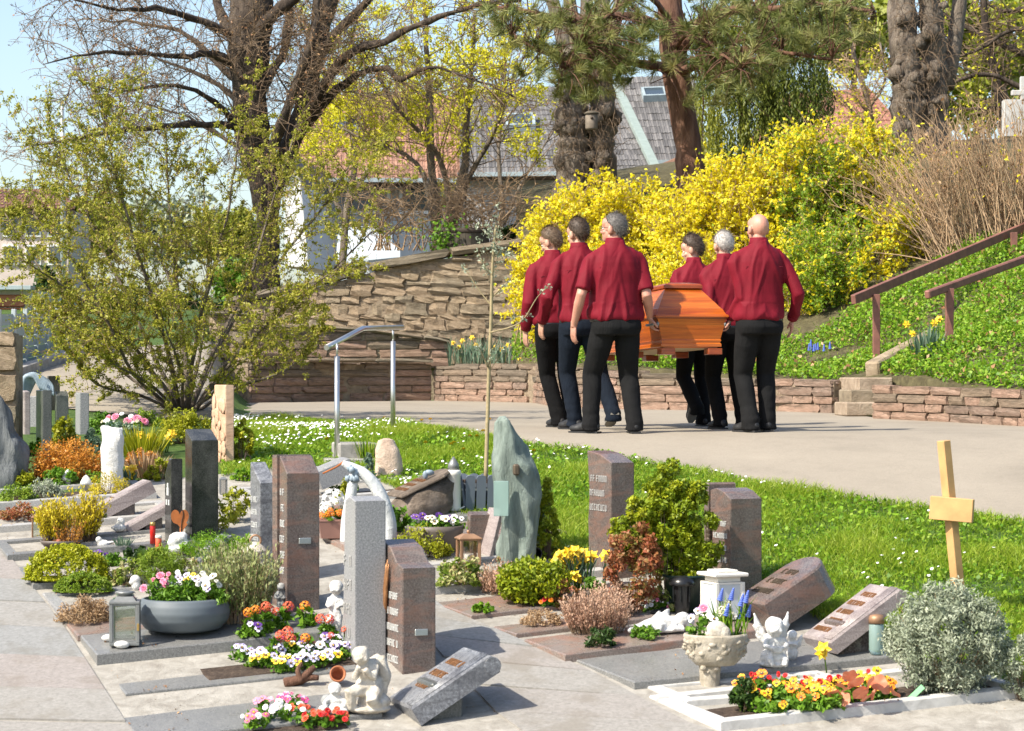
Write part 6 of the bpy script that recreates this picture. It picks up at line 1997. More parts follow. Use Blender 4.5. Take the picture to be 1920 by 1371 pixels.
# bottom edge mixed flowers
spec = [(480,1362,[(pomp('petal_pink',.02,'petal_yellow'),5,1),(pomp('petal_white',.017),4,1)],'pink and white flowers at the bottom edge'),(520,1350,[(pomp('petal_white',.02),6,1),(pansy('petal_lilac','petal_lilac',blotch=None),3,.9)],'white bellis with lilac blooms at the bottom edge'),
  (560,1358,[(pomp('petal_white',.022),3,1),(pomp('petal_coral',.02),5,1)],'white and coral blooms in the front bed'),(597,1362,[(pomp('petal_red',.02),6,1),(pomp('petal_coral',.02),4,1)],'bright red bellis in the front bed'),
  (635,1368,[(pomp('petal_red',.018),4,1),(pomp('petal_coral',.02),4,1)],'small red and coral flowers before the white figure'),(545,1330,[(pansy('petal_lilac','petal_magenta',blotch=None),5,.9),(pomp('petal_pink',.015),3,1)],'lilac aubrieta behind the red bellis'),
  (500,1335,[(pansy('petal_pink','petal_pink',blotch=None),6,.8),(pomp('petal_white',.012),3,1)],'small pink blossoms on the gravelly edge')]
for i,(px,py,b_,lb) in enumerate(spec):
 flowers(lb,down(base(px,py)),b_,.075,.07,.075,nleaf=150,seed=260 + i,leafmat_='green_leaf',name='bedding_flower',group='bedding flowers at the bottom edge')
# ---------------- right bed: red bellis, orange pansies, coral heuchera
spec = [(1418,1335,[(pansy('petal_yellow','petal_yellow',blotch='petal_red'),5,1.1)],'yellow pansy with red eyes at the left of the bed'),(1432,1312,[(pomp('petal_red',.019),4,1),(pansy('petal_orange','petal_orange'),2,1.2)],'red bellis behind the yellow pansy'),
  (1470,1303,[(pomp('petal_red',.02),5,1)],'red bellis at the back centre of the bed'),(1492,1328,[(pansy('petal_orange','petal_orange'),5,1.3)],'large orange pansy in the middle of the bed'),
  (1530,1312,[(pansy('petal_orange','petal_yellow'),4,1.1),(pomp('petal_red',.018),3,1)],'orange pansy with red bellis behind it'),(1570,1308,[(pomp('petal_red',.021),5,1),(pansy('petal_yellow','petal_yellow'),2,1)],'red bellis with a yellow pansy near the book stone'),
  (1615,1306,[(pansy('petal_yellow','petal_yellow'),5,1.1)],'bright yellow pansy before the dark block'),(1652,1308,[(pansy('petal_orange','petal_orange'),5,1.3),(pansy('petal_yellow','petal_yellow'),2,1)],'tall orange pansy at the right of the bed'),
  (1400,1318,[(pansy('petal_yellow','petal_orange'),3,1),(pomp('petal_red',.018),2,1)],'yellow orange pansy at the far left of the bed'),(1555,1330,[(pansy('petal_orange','petal_orange'),4,1.1)],'orange pansy between the heuchera and the green clump'),(1500,1310,[(pomp('petal_red',.02),4,1),(pansy('petal_orange','petal_yellow'),2,1)],'mixed red and orange blooms behind the large orange pansy'),(1640,1298,[(pansy('petal_yellow','petal_yellow'),3,1),(pomp('petal_red',.017),3,1)],'yellow and red blooms near the glass grave light'),
  (1450,1345,[(pansy('petal_orange','petal_yellow'),2,1)],'green leaved pansy clump with few blooms at the front kerb'),(1508,1350,[(pansy('petal_orange','petal_orange'),1,1.1)],'leafy pansy with a single bloom at the front kerb')]
for i,(px,py,b_,lb) in enumerate(spec):
 flowers(lb,down(base(px,py)),b_,.075,.07,.105,nleaf=190,lsz=.034,seed=290 + i,group='pansies and bellis in the white kerbed bed')
# daffodil alone
t = empty('daffodil',down(base(1550,1262)),'single yellow daffodil leaning before the book gravestone','flower')
mb = MB(); mb.tube([(0,0,0),(-.01,0,.08),(-.02,0,.13)],.004,M['grass'],5); mb.build('stalk',t)
link('blossom',daffodil_mesh(),t,(-.02,0,.13),(R(75),0,R(-20)),(1.3,)*3)
link('blossom',daffodil_mesh(),t,(-.03,0,.105),(R(60),0,R(20)),(1.1,)*3)
# heuchera: large ruffled leaves, one part each
M['heuchera'] = leafmat('heuchera_leaf',[(.50,.14,.07),(.64,.22,.12),(.72,.31,.18)],.25)
hu = empty('heuchera',down(base(1615,1345)),'coral heuchera with big ruffled leaves at the front kerb','plant')
def ruffled(r,seed):
 rr_ = random.Random(seed)
 n = 18
 vs = [(0,0,.0)]
 for lay,f in ((0,.55),(1,1.0)):
  for k in range(n):
   a = 2*math.pi*k/n
   lob = 1 + .06*math.sin(a*5 + seed) + rr_.uniform(-.04,.04)
   vs.append((math.cos(a)*r*f*lob,math.sin(a)*r*f*lob,(.1*f*f + .10*f*math.sin(a*4 + seed*2))*r))
 fs = [(0,1 + k,1 + (k + 1) % n) for k in range(n)] + [(1 + k,1 + n + k,1 + n + (k + 1) % n,1 + (k + 1) % n) for k in range(n)]
 me = bpy.data.meshes.new('leaf'); me.from_pydata(vs,[],fs); me.materials.append(M['heuchera'])
 a_ = me.attributes.new('rnd','FLOAT','FACE'); a_.data.foreach_set('value',[min(1,max(0,rr_.gauss(.5,.3)))]*len(fs))
 for p in me.polygons: p.use_smooth = True
 return me
rf = [ruffled(.042,i) for i in range(5)]
rr_ = random.Random(3)
for k,(px,py) in enumerate([(1562,1338),(1575,1318),(1595,1300),(1612,1332),(1590,1325),(1630,1310),(1640,1335),(1660,1325),(1678,1335),(1605,1312),(1648,1312),(1580,1345),(1625,1345)]):
 q = base(1615,1345); sc = F/q.y
 link('leaf',rf[k % 5],hu,((px - 1615)/sc,rr_.uniform(-.05,.03),.03 + (1348 - py)/sc*.9),(R(rr_.uniform(25,70)),R(rr_.uniform(-30,30)),rr_.uniform(0,6)),(rr_.uniform(.75,1.15),)*3)
tg = empty('plant_tag',down(base(1695,1326)),'green plastic plant tag stuck aslant in the soil','plant tag')
M['tag_green'] = simple('green_plastic',(.12,.42,.16),.45,var=.08,bmp=0)
mb = MB(); beam(mb,Vector((0,0,-.01)),Vector((.10,0,.085)),.03,.003,M['tag_green'],R(60),.001); mb.build('tag',tg)
# ---------------- plant list: bushes
bush('silvery santolina bush at the foot of the wooden cross',1790,1328,118,205,'silver_leaf',24000,.024,301,'ball',nc=320,csz=.22,name='santolina',aspect=.35,up=(0,0,1),upw=.35,stemmat='twig_tan')
bush('grey green santolina cut by the right edge',1925,1325,55,130,'silver_leaf',4000,.020,302,'ball',nc=90,csz=.22,name='santolina',aspect=.35)
bush('dark green dwarf cypress with scalloped sprays between the brown stones',1252,1150,78,300,'conifer',22000,.030,303,[(0,340,28),(-4,290,45),(30,250,50),(-45,235,48),(70,275,34),(85,205,46),(-90,190,48),(0,190,62),(50,140,55),(-50,130,52),(100,120,42),(20,95,36),(80,80,34)],nc=330,csz=.30,name='dwarf_cypress',cat='conifer',aspect=.5,back=.5)
bush('red tipped variegated shrub before the dwarf cypress',1186,1156,56,172,'red_leaf',4200,.026,304,'ball',nc=70,csz=.30,aspect=.6)
bush('low variegated foliage with pale leaves below the dwarf cypress',1255,1150,50,50,'varieg_leaf',900,.026,305,'dome',nc=30)
bush('round bright green dwarf cypress on the grave edge',998,1148,68,78,'conifer',6500,.030,306,'ball',nc=110,csz=.34,name='dwarf_cypress',cat='conifer')
bush('slim yellow tipped juniper beside the green schist',1026,1054,32,150,'conifer',4200,.022,307,'cone',nc=120,csz=.30,name='juniper',cat='conifer',up=(0,0,1),upw=.45)
bush('blue green juniper top behind the yellow tipped one',1010,1040,22,110,'blue_green',1500,.022,308,'cone',nc=60,csz=.35,name='juniper',cat='conifer')
bush('yellow green dwarf shrub below the pansy bowl',788,1054,56,58,'lime_leaf',4200,.020,309,'dome',nc=70,csz=.34)
bush('yellow green pruned shrub in front of the budding shrub',345,836,56,62,'lime_leaf',5200,.024,310,'dome',nc=80,csz=.30)
bush('orange leaved spirea mound at the left',118,905,82,72,'orange_leaf',7000,.022,311,'dome',nc=130,csz=.26)
bush('orange shoots right of the white limestone pillar',262,878,34,30,'orange_leaf',1500,.024,312,'dome',nc=30)
bush('wide yellow green moss like mound by the walkway',120,1108,82,66,'moss',22000,.017,313,'mat',nc=900,csz=.14,name='moss_mound',cat='ground cover',stem=False,deep=.55)
bush('small round thyme cushion with a browned front edge',152,1122,56,36,'thyme',12000,.012,314,'mat',nc=700,csz=.12,name='thyme_cushion',cat='ground cover',stem=False,deep=.6)
bush('brown moss cushion at the edge of the low brown slab',1015,1184,40,28,'brown_leaf',2500,.012,315,'dome',nc=120,csz=.25,name='moss_cushion',cat='ground cover',stem=False)
bush('dry beige heather lying over the slab edge',152,1172,54,42,'brown_leaf',3200,.026,316,'dome',nc=70,name='dry_heather',cat='plant',aspect=.2)
bush('dark ivy leaves on the moss grave',262,1066,50,28,'dark_leaf',500,.045,317,'dome',nc=24,name='ivy',cat='plant',aspect=.8)
bush('pale variegated euonymus beside the thyme cushion',232,1106,32,54,'varieg_leaf',900,.028,318,'dome',nc=26)
bush('bushy green dwarf pine in the left grave bed',300,1108,48,68,'thyme',4200,.030,319,'ball',nc=80,name='dwarf_pine',cat='conifer',aspect=.15)
bush('feathery green conifer in front of the slanted plaque',400,1078,56,56,'clover',3800,.026,320,'ball',nc=80,name='dwarf_conifer',cat='conifer',aspect=.2)
bush('grey green succulent leaves in front of the moss',232,1130,26,14,'blue_green',160,.03,321,'dome',nc=8,name='sedum',cat='plant',aspect=.7)
bush('nandina with yellow green leaves beside the black pillar',395,1010,50,62,'lime_leaf',650,.036,322,'ball',nc=40,name='nandina',aspect=.4)
bush('yellow green leafy shrub left of the blue grey pillar',440,985,30,70,'lime_leaf',600,.034,323,'ball',nc=36,aspect=.4)
bush('green cushion plant at the far left edge',28,952,42,32,'thyme',2600,.018,324,'dome',nc=60,name='cushion_plant',cat='plant')
bush('dark red sedum mat at the left edge',38,980,44,30,'red_leaf',1700,.020,325,'dome',nc=50,name='sedum',cat='plant')
bush('grey silvery cushion behind the yellow heather',78,938,36,36,'silver_leaf',2200,.018,326,'dome',nc=50,name='cushion_plant',cat='plant')
bush('low green leaves beside the pointed white ornaments',108,916,36,36,'green_leaf',700,.034,327,'dome',nc=24,name='leafy_plant',cat='plant')
bush('fresh green leaves right of the pointed white ornament',178,912,24,30,'green_leaf',450,.032,328,'dome',nc=18,name='leafy_plant',cat='plant')
bush('pale golden grass like plant behind the tilted slab',200,935,40,44,'yellow_heather',1500,.022,329,'dome',nc=40,name='golden_plant',cat='plant',aspect=.2)
bush('blue green dwarf spruce left of the limestone pillar',170,850,24,42,'blue_green',2200,.022,330,'cone',nc=60,name='dwarf_spruce',cat='conifer',aspect=.3)
bush('yellow green weeds between the grey pillars',118,835,32,46,'lime_leaf',1100,.034,331,'dome',nc=36,name='leafy_plant',cat='plant')
bush('small green shrub at the foot of the budding shrub',225,830,42,36,'blue_green',1600,.03,332,'dome',nc=40)
bush('yellow green twiggy growth beside the sandstone stele',452,872,22,88,'lime_leaf',1400,.032,333,'ball',nc=40)
bush('dark leafy camellia beside the arched sculpture',742,1000,28,46,'green_leaf',420,.05,334,'ball',nc=24,aspect=.55)
bush('yellow flowered green spurge left of the arch',648,960,26,60,'lime_leaf',900,.026,335,'cone',nc=36,aspect=.4)
bush('blue green spiky plant behind the arch',690,905,20,50,'blue_green',500,.035,336,'cone',nc=24,aspect=.3)
bush('variegated ivy on the bed behind the front pillar',868,1120,48,54,'varieg_leaf',1400,.028,337,'dome',nc=40,name='ivy',cat='plant',aspect=.7)
bush('mottled leafy mat beside the round dwarf cypress',1075,1075,34,34,'varieg_leaf',600,.026,338,'dome',nc=24,name='leafy_plant',cat='plant')
bush('small dark green rosette plant on the polished brown slab',1128,1214,30,38,'dark_leaf',420,.042,339,'dome',nc=26,name='saxifrage',cat='plant',aspect=.25,back=.3)
bush('low bright green plant before the lying angel',1212,1214,32,22,'green_leaf',500,.028,340,'dome',nc=26,name='saxifrage',cat='plant',aspect=.4,back=.3)
bush('rusty brown low shrub beside the pink heather',1062,1150,26,58,'red_leaf',900,.018,341,'ball',nc=36)
bush('grey leaved plant at the left of the bright bed',1395,1338,26,70,'dark_leaf',700,.032,342,'ball',nc=26,name='leafy_plant',cat='plant')
bush('silver dusty miller beside the red primrose',1046,1140,16,24,'silver_leaf',200,.03,343,'dome',nc=10,name='dusty_miller',cat='plant')
bush('leafy green growth behind the black pot',1330,1130,24,60,'dark_leaf',800,.03,344,'ball',nc=30)
for i,(px,py,w_,h_,mt,lb) in enumerate([(75,855,26,34,'green_leaf','green perennials below the dark grey pillar'),(185,812,34,36,'green_leaf','leafy growth under the left shrub branches'),
        (270,800,36,30,'thyme','soft green perennials beside the lane'),(40,912,30,22,'lime_leaf','yellowish green tuft at the left edge'),(300,905,30,40,'lime_leaf','yellow green grass clump left of the black pillars'),
        (455,905,26,24,'clover','low herbs behind the black pillar'),(650,930,30,22,'clover','low weeds around the arched sculpture'),(1470,1150,26,22,'clover','weeds between the two brown stones'),
        (960,1062,30,22,'varieg_leaf','mixed leaves at the foot of the green schist')]):
 bush(lb,px,py,w_,h_,mt,900,.03,360 + i,'dome',nc=26,name='leafy_plant',cat='plant')
for i,(px,py,w_,h_,mt,lb) in enumerate([(325,1052,34,26,'clover','low green mat behind the dwarf pine'),(360,1100,36,40,'varieg_leaf','pale mottled leaves behind the bowl flowers'),(205,1065,30,22,'green_leaf','green rosettes at the right end of the moss mound'),
        (455,1040,30,36,'clover','fresh green growth below the blue grey pillar'),(180,985,30,16,'dark_leaf','dark low leaves under the tilted pinkish slab'),(690,1030,26,20,'clover','small weeds at the foot of the arched sculpture'),
        (1110,1120,30,30,'green_leaf','green leaves below the miniature daffodils'),(905,1150,26,14,'clover','thin weeds along the brown slab edge'),(1335,1215,30,16,'dark_leaf','dark leaves between the lying angel and the planter')]):
 bush(lb,px,py,w_,h_,mt,700,.024,390 + i,'dome',nc=22,name='leafy_plant',cat='plant')
sprigs('large green lavender bush beside the grey bowl',440,1176,66,150,'lavender_leaf',320,401,.028,26,name='lavender',cat='shrub',lean=.28,stemmat='twig_tan')
sprigs('pinkish beige heather below the red tipped shrub',1120,1195,66,84,'heather_pink',380,402,.016,22,name='heather',stemmat='twig')
sprigs('beige heather with thin upright stalks behind the dwarf cypress',945,1118,50,62,'heather_pink',200,403,.016,20,name='heather')
sprigs('orange brown heather in the low bowl',128,1034,24,62,'orange_leaf',90,405,.014,18,name='heather')
sprigs('pale pink heather at the left of the red tipped shrub',1150,1170,40,66,'heather_pink',160,406,.016,18,name='heather')
blades('tuft of yellowish dry grass behind the orange spirea',262,860,50,62,'lime_leaf',240,411,.010,name='grass_tuft',cat='grass',lean=.7)
blades('straw coloured grass between limestone and black pillars',270,900,34,56,'brown_leaf',160,412,.010,name='grass_tuft',cat='grass',lean=.8)
blades('tall green grass tuft beside the concrete block',690,872,20,60,'grass',90,413,.009,name='grass_tuft',cat='grass',lean=.3)
blades('small grey green tuft beside the bird figurine',228,1040,18,20,'blue_green',60,414,.008,name='grass_tuft',cat='grass',lean=.6)
blades('blue green daffodil leaves by the lower handrail post',1742,676,34,72,'blue_green',90,415,.03,name='daffodil_clump',cat='flower',lean=.35,back=0,o=P(1742,678,25.2))
r_ = random.Random(8)
def daffs(label,o,sc,spots,seed,leaf=True,n=70,rx=.2,h=.3):
 t = empty('daffodil_clump',o,label,'flower')
 rg = np.random.default_rng(seed)
 if leaf:
  a = rg.uniform(0,6.28,n); q = rg.uniform(0,1,n) ** .5
  B = np.stack([np.cos(a)*q*rx,np.sin(a)*q*rx*.5,0*a],1)
  V,Fq = blade_arrays(B,rg,h,.022,.22,.3)
  link('leaves',npmesh('leaves',V,Fq,M['blue_green'],rg.uniform(0,1,n)),t)
 for (dx,dz) in spots:
  p = Vector((dx/sc,rg.uniform(-.06,.04),dz/sc))
  link('blossom',daffodil_mesh(),t,p,(R(rg.uniform(50,85)),0,R(rg.uniform(-50,30))),(1.25,)*3)
  mb = MB(); mb.tube([(p.x*.8,p.y,0),p],.005,M['grass'],4); mb.build('stalk',t)
 return t
q = P(905,688,36.2); q.z = .07
daffs('long bed of daffodil leaves with a few yellow blooms under the rubble wall',q,F/36.2,[(-45,40),(-38,52),(-20,58),(-12,44),(20,40),(35,36),(-55,48),(48,44)],5,True,260,.55,.42)
q = P(1000,684,34.6); q.z = .1
daffs('small group of orange yellow blooms left of the first bearer',q,F/34.6,[(-25,12),(-12,14),(0,10),(8,16)],6,True,50,.25,.16)
q = P(1742,678,25.2)
daffs('yellow daffodil blooms over the blue green leaves by the steps',q,F/25.2,[(-42,70),(-32,52),(8,72),(18,80)],7,False)
q = base(1080,1110); q = down(q + Vector((0,.05,0)))
daffs('bright yellow miniature daffodils left of the brown stele',q,F/q.y,[(x_,z_) for x_,z_ in [(-30,66),(-22,58),(-14,70),(-8,62),(-2,74),(4,66),(8,56),(14,68),(18,60),(24,64),(-18,50),(0,52),(-4,28),(4,24),(32,62),(-36,56)]],8,True,60,.10,.22)
q = down(base(1133,1100)); daffs('single daffodil in front of the brown stele',q,F/q.y,[(2,58)],9,True,6,.02,.16)
q = down(base(275,850)); daffs('daffodils in the grass near the limestone pillar',q,F/q.y,[(-10,34),(-2,28),(12,30),(42,32),(46,36),(-22,24)],10,True,30,.15,.14)
q = down(base(240,905)); daffs('low yellow blooms right of the limestone pillar',q,F/q.y,[(0,22),(6,16),(-4,12),(10,26)],11,True,20,.06,.1)
# muscari
mu = empty('muscari',hillz and P(1535,690,27.2),'blue grape hyacinths on the bank behind the bald bearer','flower','grape hyacinths')
mm = MB()
for k in range(7): mm.lathe([(.012 - .001*k,k*.009),(.016 - .0018*k,k*.009 + .005),(.010 - .0012*k,k*.009 + .009)],M['petal_blue'],7)
mus = mm.mesh('blossom')
mu.location.z = float(hillz(np.array([mu.location.x]),np.array([mu.location.y]))[0]) + .05
for k in range(9): link('blossom',mus,mu,(r_.uniform(-.12,.12),r_.uniform(-.1,.1),r_.uniform(.05,.12)),None,(1.3,)*3)
link('leaves',npmesh('leaves',*blade_arrays(np.stack([np.random.default_rng(2).uniform(-.12,.12,40),np.random.default_rng(3).uniform(-.1,.1,40),np.zeros(40)],1),rg,.12,.01),M['grass'],rg.uniform(0,1,40)),mu)
# primulas and pansies on the moss grave
for i,(px,py,b_,lb) in enumerate([(1425,1318,[(pomp('petal_red',.018),5,1)],'dark red bellis cluster at the back left of the bed'),(1465,1325,[(pansy('petal_orange','petal_yellow'),4,1)],'orange yellow pansy left of the large orange one'),(1590,1316,[(pansy('petal_orange','petal_orange'),3,1.1),(pomp('petal_red',.018),3,1)],'orange pansy and red bellis just behind the heuchera'),
        (1540,1345,[(pansy('petal_yellow','petal_yellow'),3,1)],'low yellow pansy beside the heuchera leaves'),(1630,1312,[(pansy('petal_orange','petal_yellow'),4,1.1)],'orange pansy before the glass grave light')]):
 flowers(lb,down(base(px,py)),b_,.075,.07,.115,nleaf=190,lsz=.034,seed=700 + i,group='pansies and bellis in the white kerbed bed')
for i,(px,py,b_,lb) in enumerate([(515,1242,[(pansy('petal_lilac','petal_palelilac'),5,1)],'lilac pansy between the primroses'),(560,1238,[(pansy('petal_purple','petal_palelilac'),4,1),(pansy('petal_white','petal_yellow'),2,1)],'purple and white pansy behind the yellow faced one'),(590,1240,[(pansy('petal_palelilac','petal_white'),5,1)],'very pale pansy below the golden primrose')]):
 flowers(lb,down(base(px,py)),b_,.075,.07,.085,nleaf=160,seed=720 + i,group='pansies in the bed before the pillars')
flowers('yellow and orange primulas behind the moss mound',down(base(92,1062)),[(pomp('petal_yellow',.024),9,1.1),(pomp('petal_orange',.02),3,1)],.10,.06,.06,nleaf=160,seed=501,name='primula')
flowers('small orange red flowers behind the moss mound',down(base(132,1050)),[(pomp('petal_coral',.014),5,1)],.05,.04,.06,nleaf=100,seed=502,name='bedding_flower')
flowers('dark purple pansy behind the moss mound',down(base(186,1048)),[(pansy('petal_purple','petal_purple'),5,.9)],.05,.04,.04,nleaf=90,seed=503)
flowers('red primrose with orange centre near the round cypress',down(base(1026,1148)),[(pomp('petal_red',.02),2,1.1),(pomp('petal_orange',.016),2,1)],.04,.03,.05,nleaf=80,seed=504,name='primrose')
flowers('pale blossoms among the plants under the left shrub',down(base(232,815)),[(pomp('petal_white',.025),6,1),(pomp('petal_pink',.03),5,1.2),(pomp('petal_cream',.02),4,1)],.20,.1,.16,nleaf=300,seed=505,name='bedding_flower')
flowers('small white flowers at the foot of the black pot',down(base(1230,1148)),[(pomp('petal_white',.014),8,1),(pomp('petal_pink',.013),4,1)],.12,.05,.06,nleaf=200,seed=506,name='bedding_flower')
# ================================================================== pots, lanterns, figures
def remesh(mb,name,parent=None,loc=None,rot=None,voxel=.008,smooth=3,dec=None,mat=None,disp=None):
 me = mb.mesh(name + '_src')
 ob = bpy.data.objects.new(name,me); COL.objects.link(ob)
 m = ob.modifiers.new('r','REMESH'); m.mode = 'VOXEL'; m.voxel_size = voxel; m.use_smooth_shade = True
 if smooth:
  s = ob.modifiers.new('s','SMOOTH'); s.factor = .5; s.iterations = smooth
 if dec:
  d = ob.modifiers.new('d','DECIMATE'); d.ratio = dec
 dg = bpy.context.evaluated_depsgraph_get(); dg.update()
 me2 = bpy.data.meshes.new_from_object(ob.evaluated_get(dg))
 bpy.data.objects.remove(ob); bpy.data.meshes.remove(me)
 me2.name = name
 me2.materials.clear()
 me2.materials.append(mat)
 n = len(me2.polygons)
 me2.polygons.foreach_set('material_index',np.zeros(n,np.int32))
 me2.polygons.foreach_set('use_smooth',np.ones(n,bool))
 if disp is not None:
  co = np.empty(len(me2.vertices)*3,np.float32); me2.vertices.foreach_get('co',co); co = co.reshape(-1,3)
  nr = np.empty(len(me2.vertices)*3,np.float32); me2.vertices.foreach_get('normal',nr); nr = nr.reshape(-1,3)
  me2.vertices.foreach_set('co',(co + nr*disp(co)[:,None]).astype(np.float32).ravel())
 me2.update()
 return link(name,me2,parent,loc,rot)
M['bowl_blue'] = simple('blue_grey_ceramic',(.105,.125,.14),.6,var=.12,scale=6,bmp=.1)
M['steel_dark'] = simple('grey_metal',(.21,.215,.21),.45,.4,var=.2,scale=18)
M['steel'] = simple('brushed_steel',(.55,.55,.54),.32,.9,var=.08,scale=10,bmp=0)
M['copper'] = simple('copper_metal',(.33,.19,.11),.5,.4,var=.25,scale=18)
M['terracotta'] = simple('terracotta',(.40,.14,.06),.8,var=.15,scale=14)
M['trough'] = simple('brownish_plastic',(.23,.12,.095),.55,var=.08,scale=6,bmp=0)
M['bowl_brown'] = simple('brown_plastic_bowl',(.13,.105,.09),.5,var=.1,scale=6,bmp=0)
M['planter_grey'] = simple('slate_grey_paint',(.13,.155,.19),.5,var=.08,scale=6,bmp=.05)
M['plastic_black'] = simple('black_plastic',(.012,.012,.013),.3,var=.1,bmp=0)
M['candle_white'] = simple('white_wax',(.68,.66,.60),.5,var=.05,scale=8,bmp=0)
M['candle_red'] = simple('red_plastic',(.52,.015,.012),.3,var=.05,bmp=0)
M['gold'] = simple('gold_lid',(.55,.36,.12),.35,.8,var=.1,bmp=0)
M['plaster'] = rockmat('white_plaster',(.44,.43,.40),(.68,.67,.645),(.78,.77,.75),scale=22,bd=.012,rough=.75)
M['plaster_cream'] = rockmat('cream_plaster',(.34,.29,.22),(.56,.51,.43),(.68,.64,.56),scale=22,bd=.014,rough=.8)
M['plaster_grey'] = rockmat('grey_cast_stone',(.20,.205,.20),(.32,.325,.32),(.45,.45,.44),scale=12,bd=.008,rough=.8)
M['planter_stone'] = rockmat('weathered_cast_stone',(.26,.22,.16),(.42,.37,.29),(.55,.50,.42),scale=9,bd=.02)
M['white_paint'] = simple('white_lacquer',(.70,.67,.60),.5,var=.06,scale=10,bmp=.1)
M['frosted'] = simple('frosted_pane',(.50,.54,.56),.25,var=.05,bmp=0)
m,nt,N,L,bs = newmat('clear_glass')
bs.inputs['Base Color'].default_value = (.93,.96,.94,1); bs.inputs['Roughness'].default_value = .03
gl = N.new('ShaderNodeBsdfTransparent'); mx = N.new('ShaderNodeMixShader'); mx.inputs[0].default_value = .16
bs.inputs['Roughness'].default_value = .05
gs = N.new('ShaderNodeBsdfGlossy'); gs.inputs['Roughness'].default_value = .04
L.new(gl.outputs[0],mx.inputs[1]); L.new(gs.outputs[0],mx.inputs[2]); L.new(mx.outputs[0],N['Material Output'].inputs['Surface'])
M['clear'] = m
def lantern(label,px,yb,wp,hp,frame,yaw,pane='clear',top='pyramid',candle=True):
 o = base(px,yb); sc = F/o.y
 w,h = wp/sc,hp/sc
 o = down(o + Vector((0,w*.4,0)))
 t = empty('grave_lantern',o,label,'lantern',rz=R(yaw))
 m = M[frame]
 p = w*.11
 bh = h*(.72 if top == 'chimney' else .70)
 mb = MB(); mb.cbox((0,0,p*.5),(w,w,p),m,b=.003); mb.build('base',t)
 for sx in (-1,1):
  for sy in (-1,1):
   mb = MB(); mb.cbox((sx*(w/2 - p/2),sy*(w/2 - p/2),bh/2 + p/2),(p,p,bh - p),m,b=.002); mb.build('post',t)
 for k in range(4):
  Mx = Matrix.Rotation(k*math.pi/2,4,'Z')
  mb = MB(); mb.box((0,-w/2 + p*.5,bh/2 + p*.5),(w - 2*p,.003,bh - p*1.2),M[pane],Mx); mb.build('pane',t)
  mb = MB(); mb.box((0,-w/2 + p*.5,p*1.25),(w - 2*p,p*.6,p*.5),m,Mx); mb.box((0,-w/2 + p*.5,bh - p*.25),(w - 2*p,p*.6,p*.5),m,Mx)
  for sx in (-1,1): mb.box((sx*(w/2 - p*1.15),-w/2 + p*.5,bh/2 + p*.5),(p*.35,p*.58,bh - p*1.4),m,Mx)
  mb.build('pane_frame',t)
 mb = MB()
 if top == 'chimney':
  mb.cbox((0,0,bh + p*.4),(w*1.03,w*1.03,p*.8),m,b=.003)
  mb.box((0,0,bh + p*.8 + .012),(w*.78,w*.78,.026),m,None,.7)
  mb.lathe([(w*.24,bh + .03),(w*.24,bh + h*.16),(w*.3,bh + h*.17),(w*.3,bh + h*.20),(w*.22,bh + h*.21)],m,14)
 elif top == 'flat':
  mb.cbox((0,0,bh + h*.05),(w*.8,w*.8,h*.10),m,b=.003)
  mb.cbox((0,0,bh + h*.14),(w*1.18,w*1.18,h*.07),m,b=.006)
  mb.cbox((0,0,bh + h*.20),(w*.7,w*.7,h*.05),m,b=.004)
 else:
  mb.cbox((0,0,bh + p*.35),(w*1.12,w*1.12,p*.7),m,b=.003)
  mb.box((0,0,bh + p*.7 + h*.05),(w*1.05,w*1.05,h*.10),m,None,.45)
  mb.ball((0,0,bh + h*.20),(w*.09,w*.09,h*.05),m,nu=8,nv=5)
 mb.build('roof',t)
 if top == 'chimney':
  mb = MB(); mb.tube([(math.cos(a)*w*.34,-.0,bh + h*.17 + math.sin(a)*w*.10) for a in np.linspace(0,math.pi,9)],.003,m,5); mb.build('handle',t)
  mb = MB(); mb.cbox((w*.46,-w*.5,bh*.45),(.012,.02,.04),M['gold'],b=.002); mb.build('latch',t)
 if candle:
  mb = MB(); mb.lathe([(w*.2,p),(w*.2,p + bh*.3),(w*.17,p + bh*.32)],M['candle_white'],12); mb.build('candle',t)
 return t
lantern('grey metal lantern with glass panes standing before the bowl',231,1236,56,108,'steel_dark',6,top='chimney',candle=False)
lantern('small copper brown lantern with a pointed roof near the pansy bowl',878,1064,40,70,'copper',14)
lantern('white lacquered lantern with a flat overhanging lid and frosted panes',1357,1166,62,100,'white_paint',24,'frosted','flat',False)
lantern('little brown lantern beside the yellow heather',68,1012,20,56,'copper',10,candle=False)
lantern('small dark lantern behind the big black pillar',418,930,14,42,'steel_dark',14,candle=False)
# round blue grey bowl
o = base(336,1218); sc = F/o.y
o = down(o + Vector((0,.17,0)))
bw = empty('plant_bowl',o,'wide round blue grey ceramic bowl full of spring flowers','bowl')
rb_ = 88/sc
prof = [(rb_*.55,0),(rb_*.80,rb_*.06),(rb_*.96,rb_*.25),(rb_,rb_*.42),(rb_*.97,rb_*.58),(rb_*.90,rb_*.70),(rb_*.84,rb_*.72),(rb_*.80,rb_*.62)]
pp = []
for a,b in zip(prof[:-1],prof[1:]):
 for k in range(4):
  f = k/4; pp.append((a[0] + (b[0] - a[0])*f + .003*((len(pp)) % 2),a[1] + (b[1] - a[1])*f))
pp.append(prof[-1])
mb = MB(); mb.lathe(pp,M['bowl_blue'],40); mb.build('bowl',bw)
mb = MB(); mb.lathe([(rb_*.82,rb_*.55),(rb_*.81,rb_*.62)],M['soil'],24); mb.build('soil',bw)
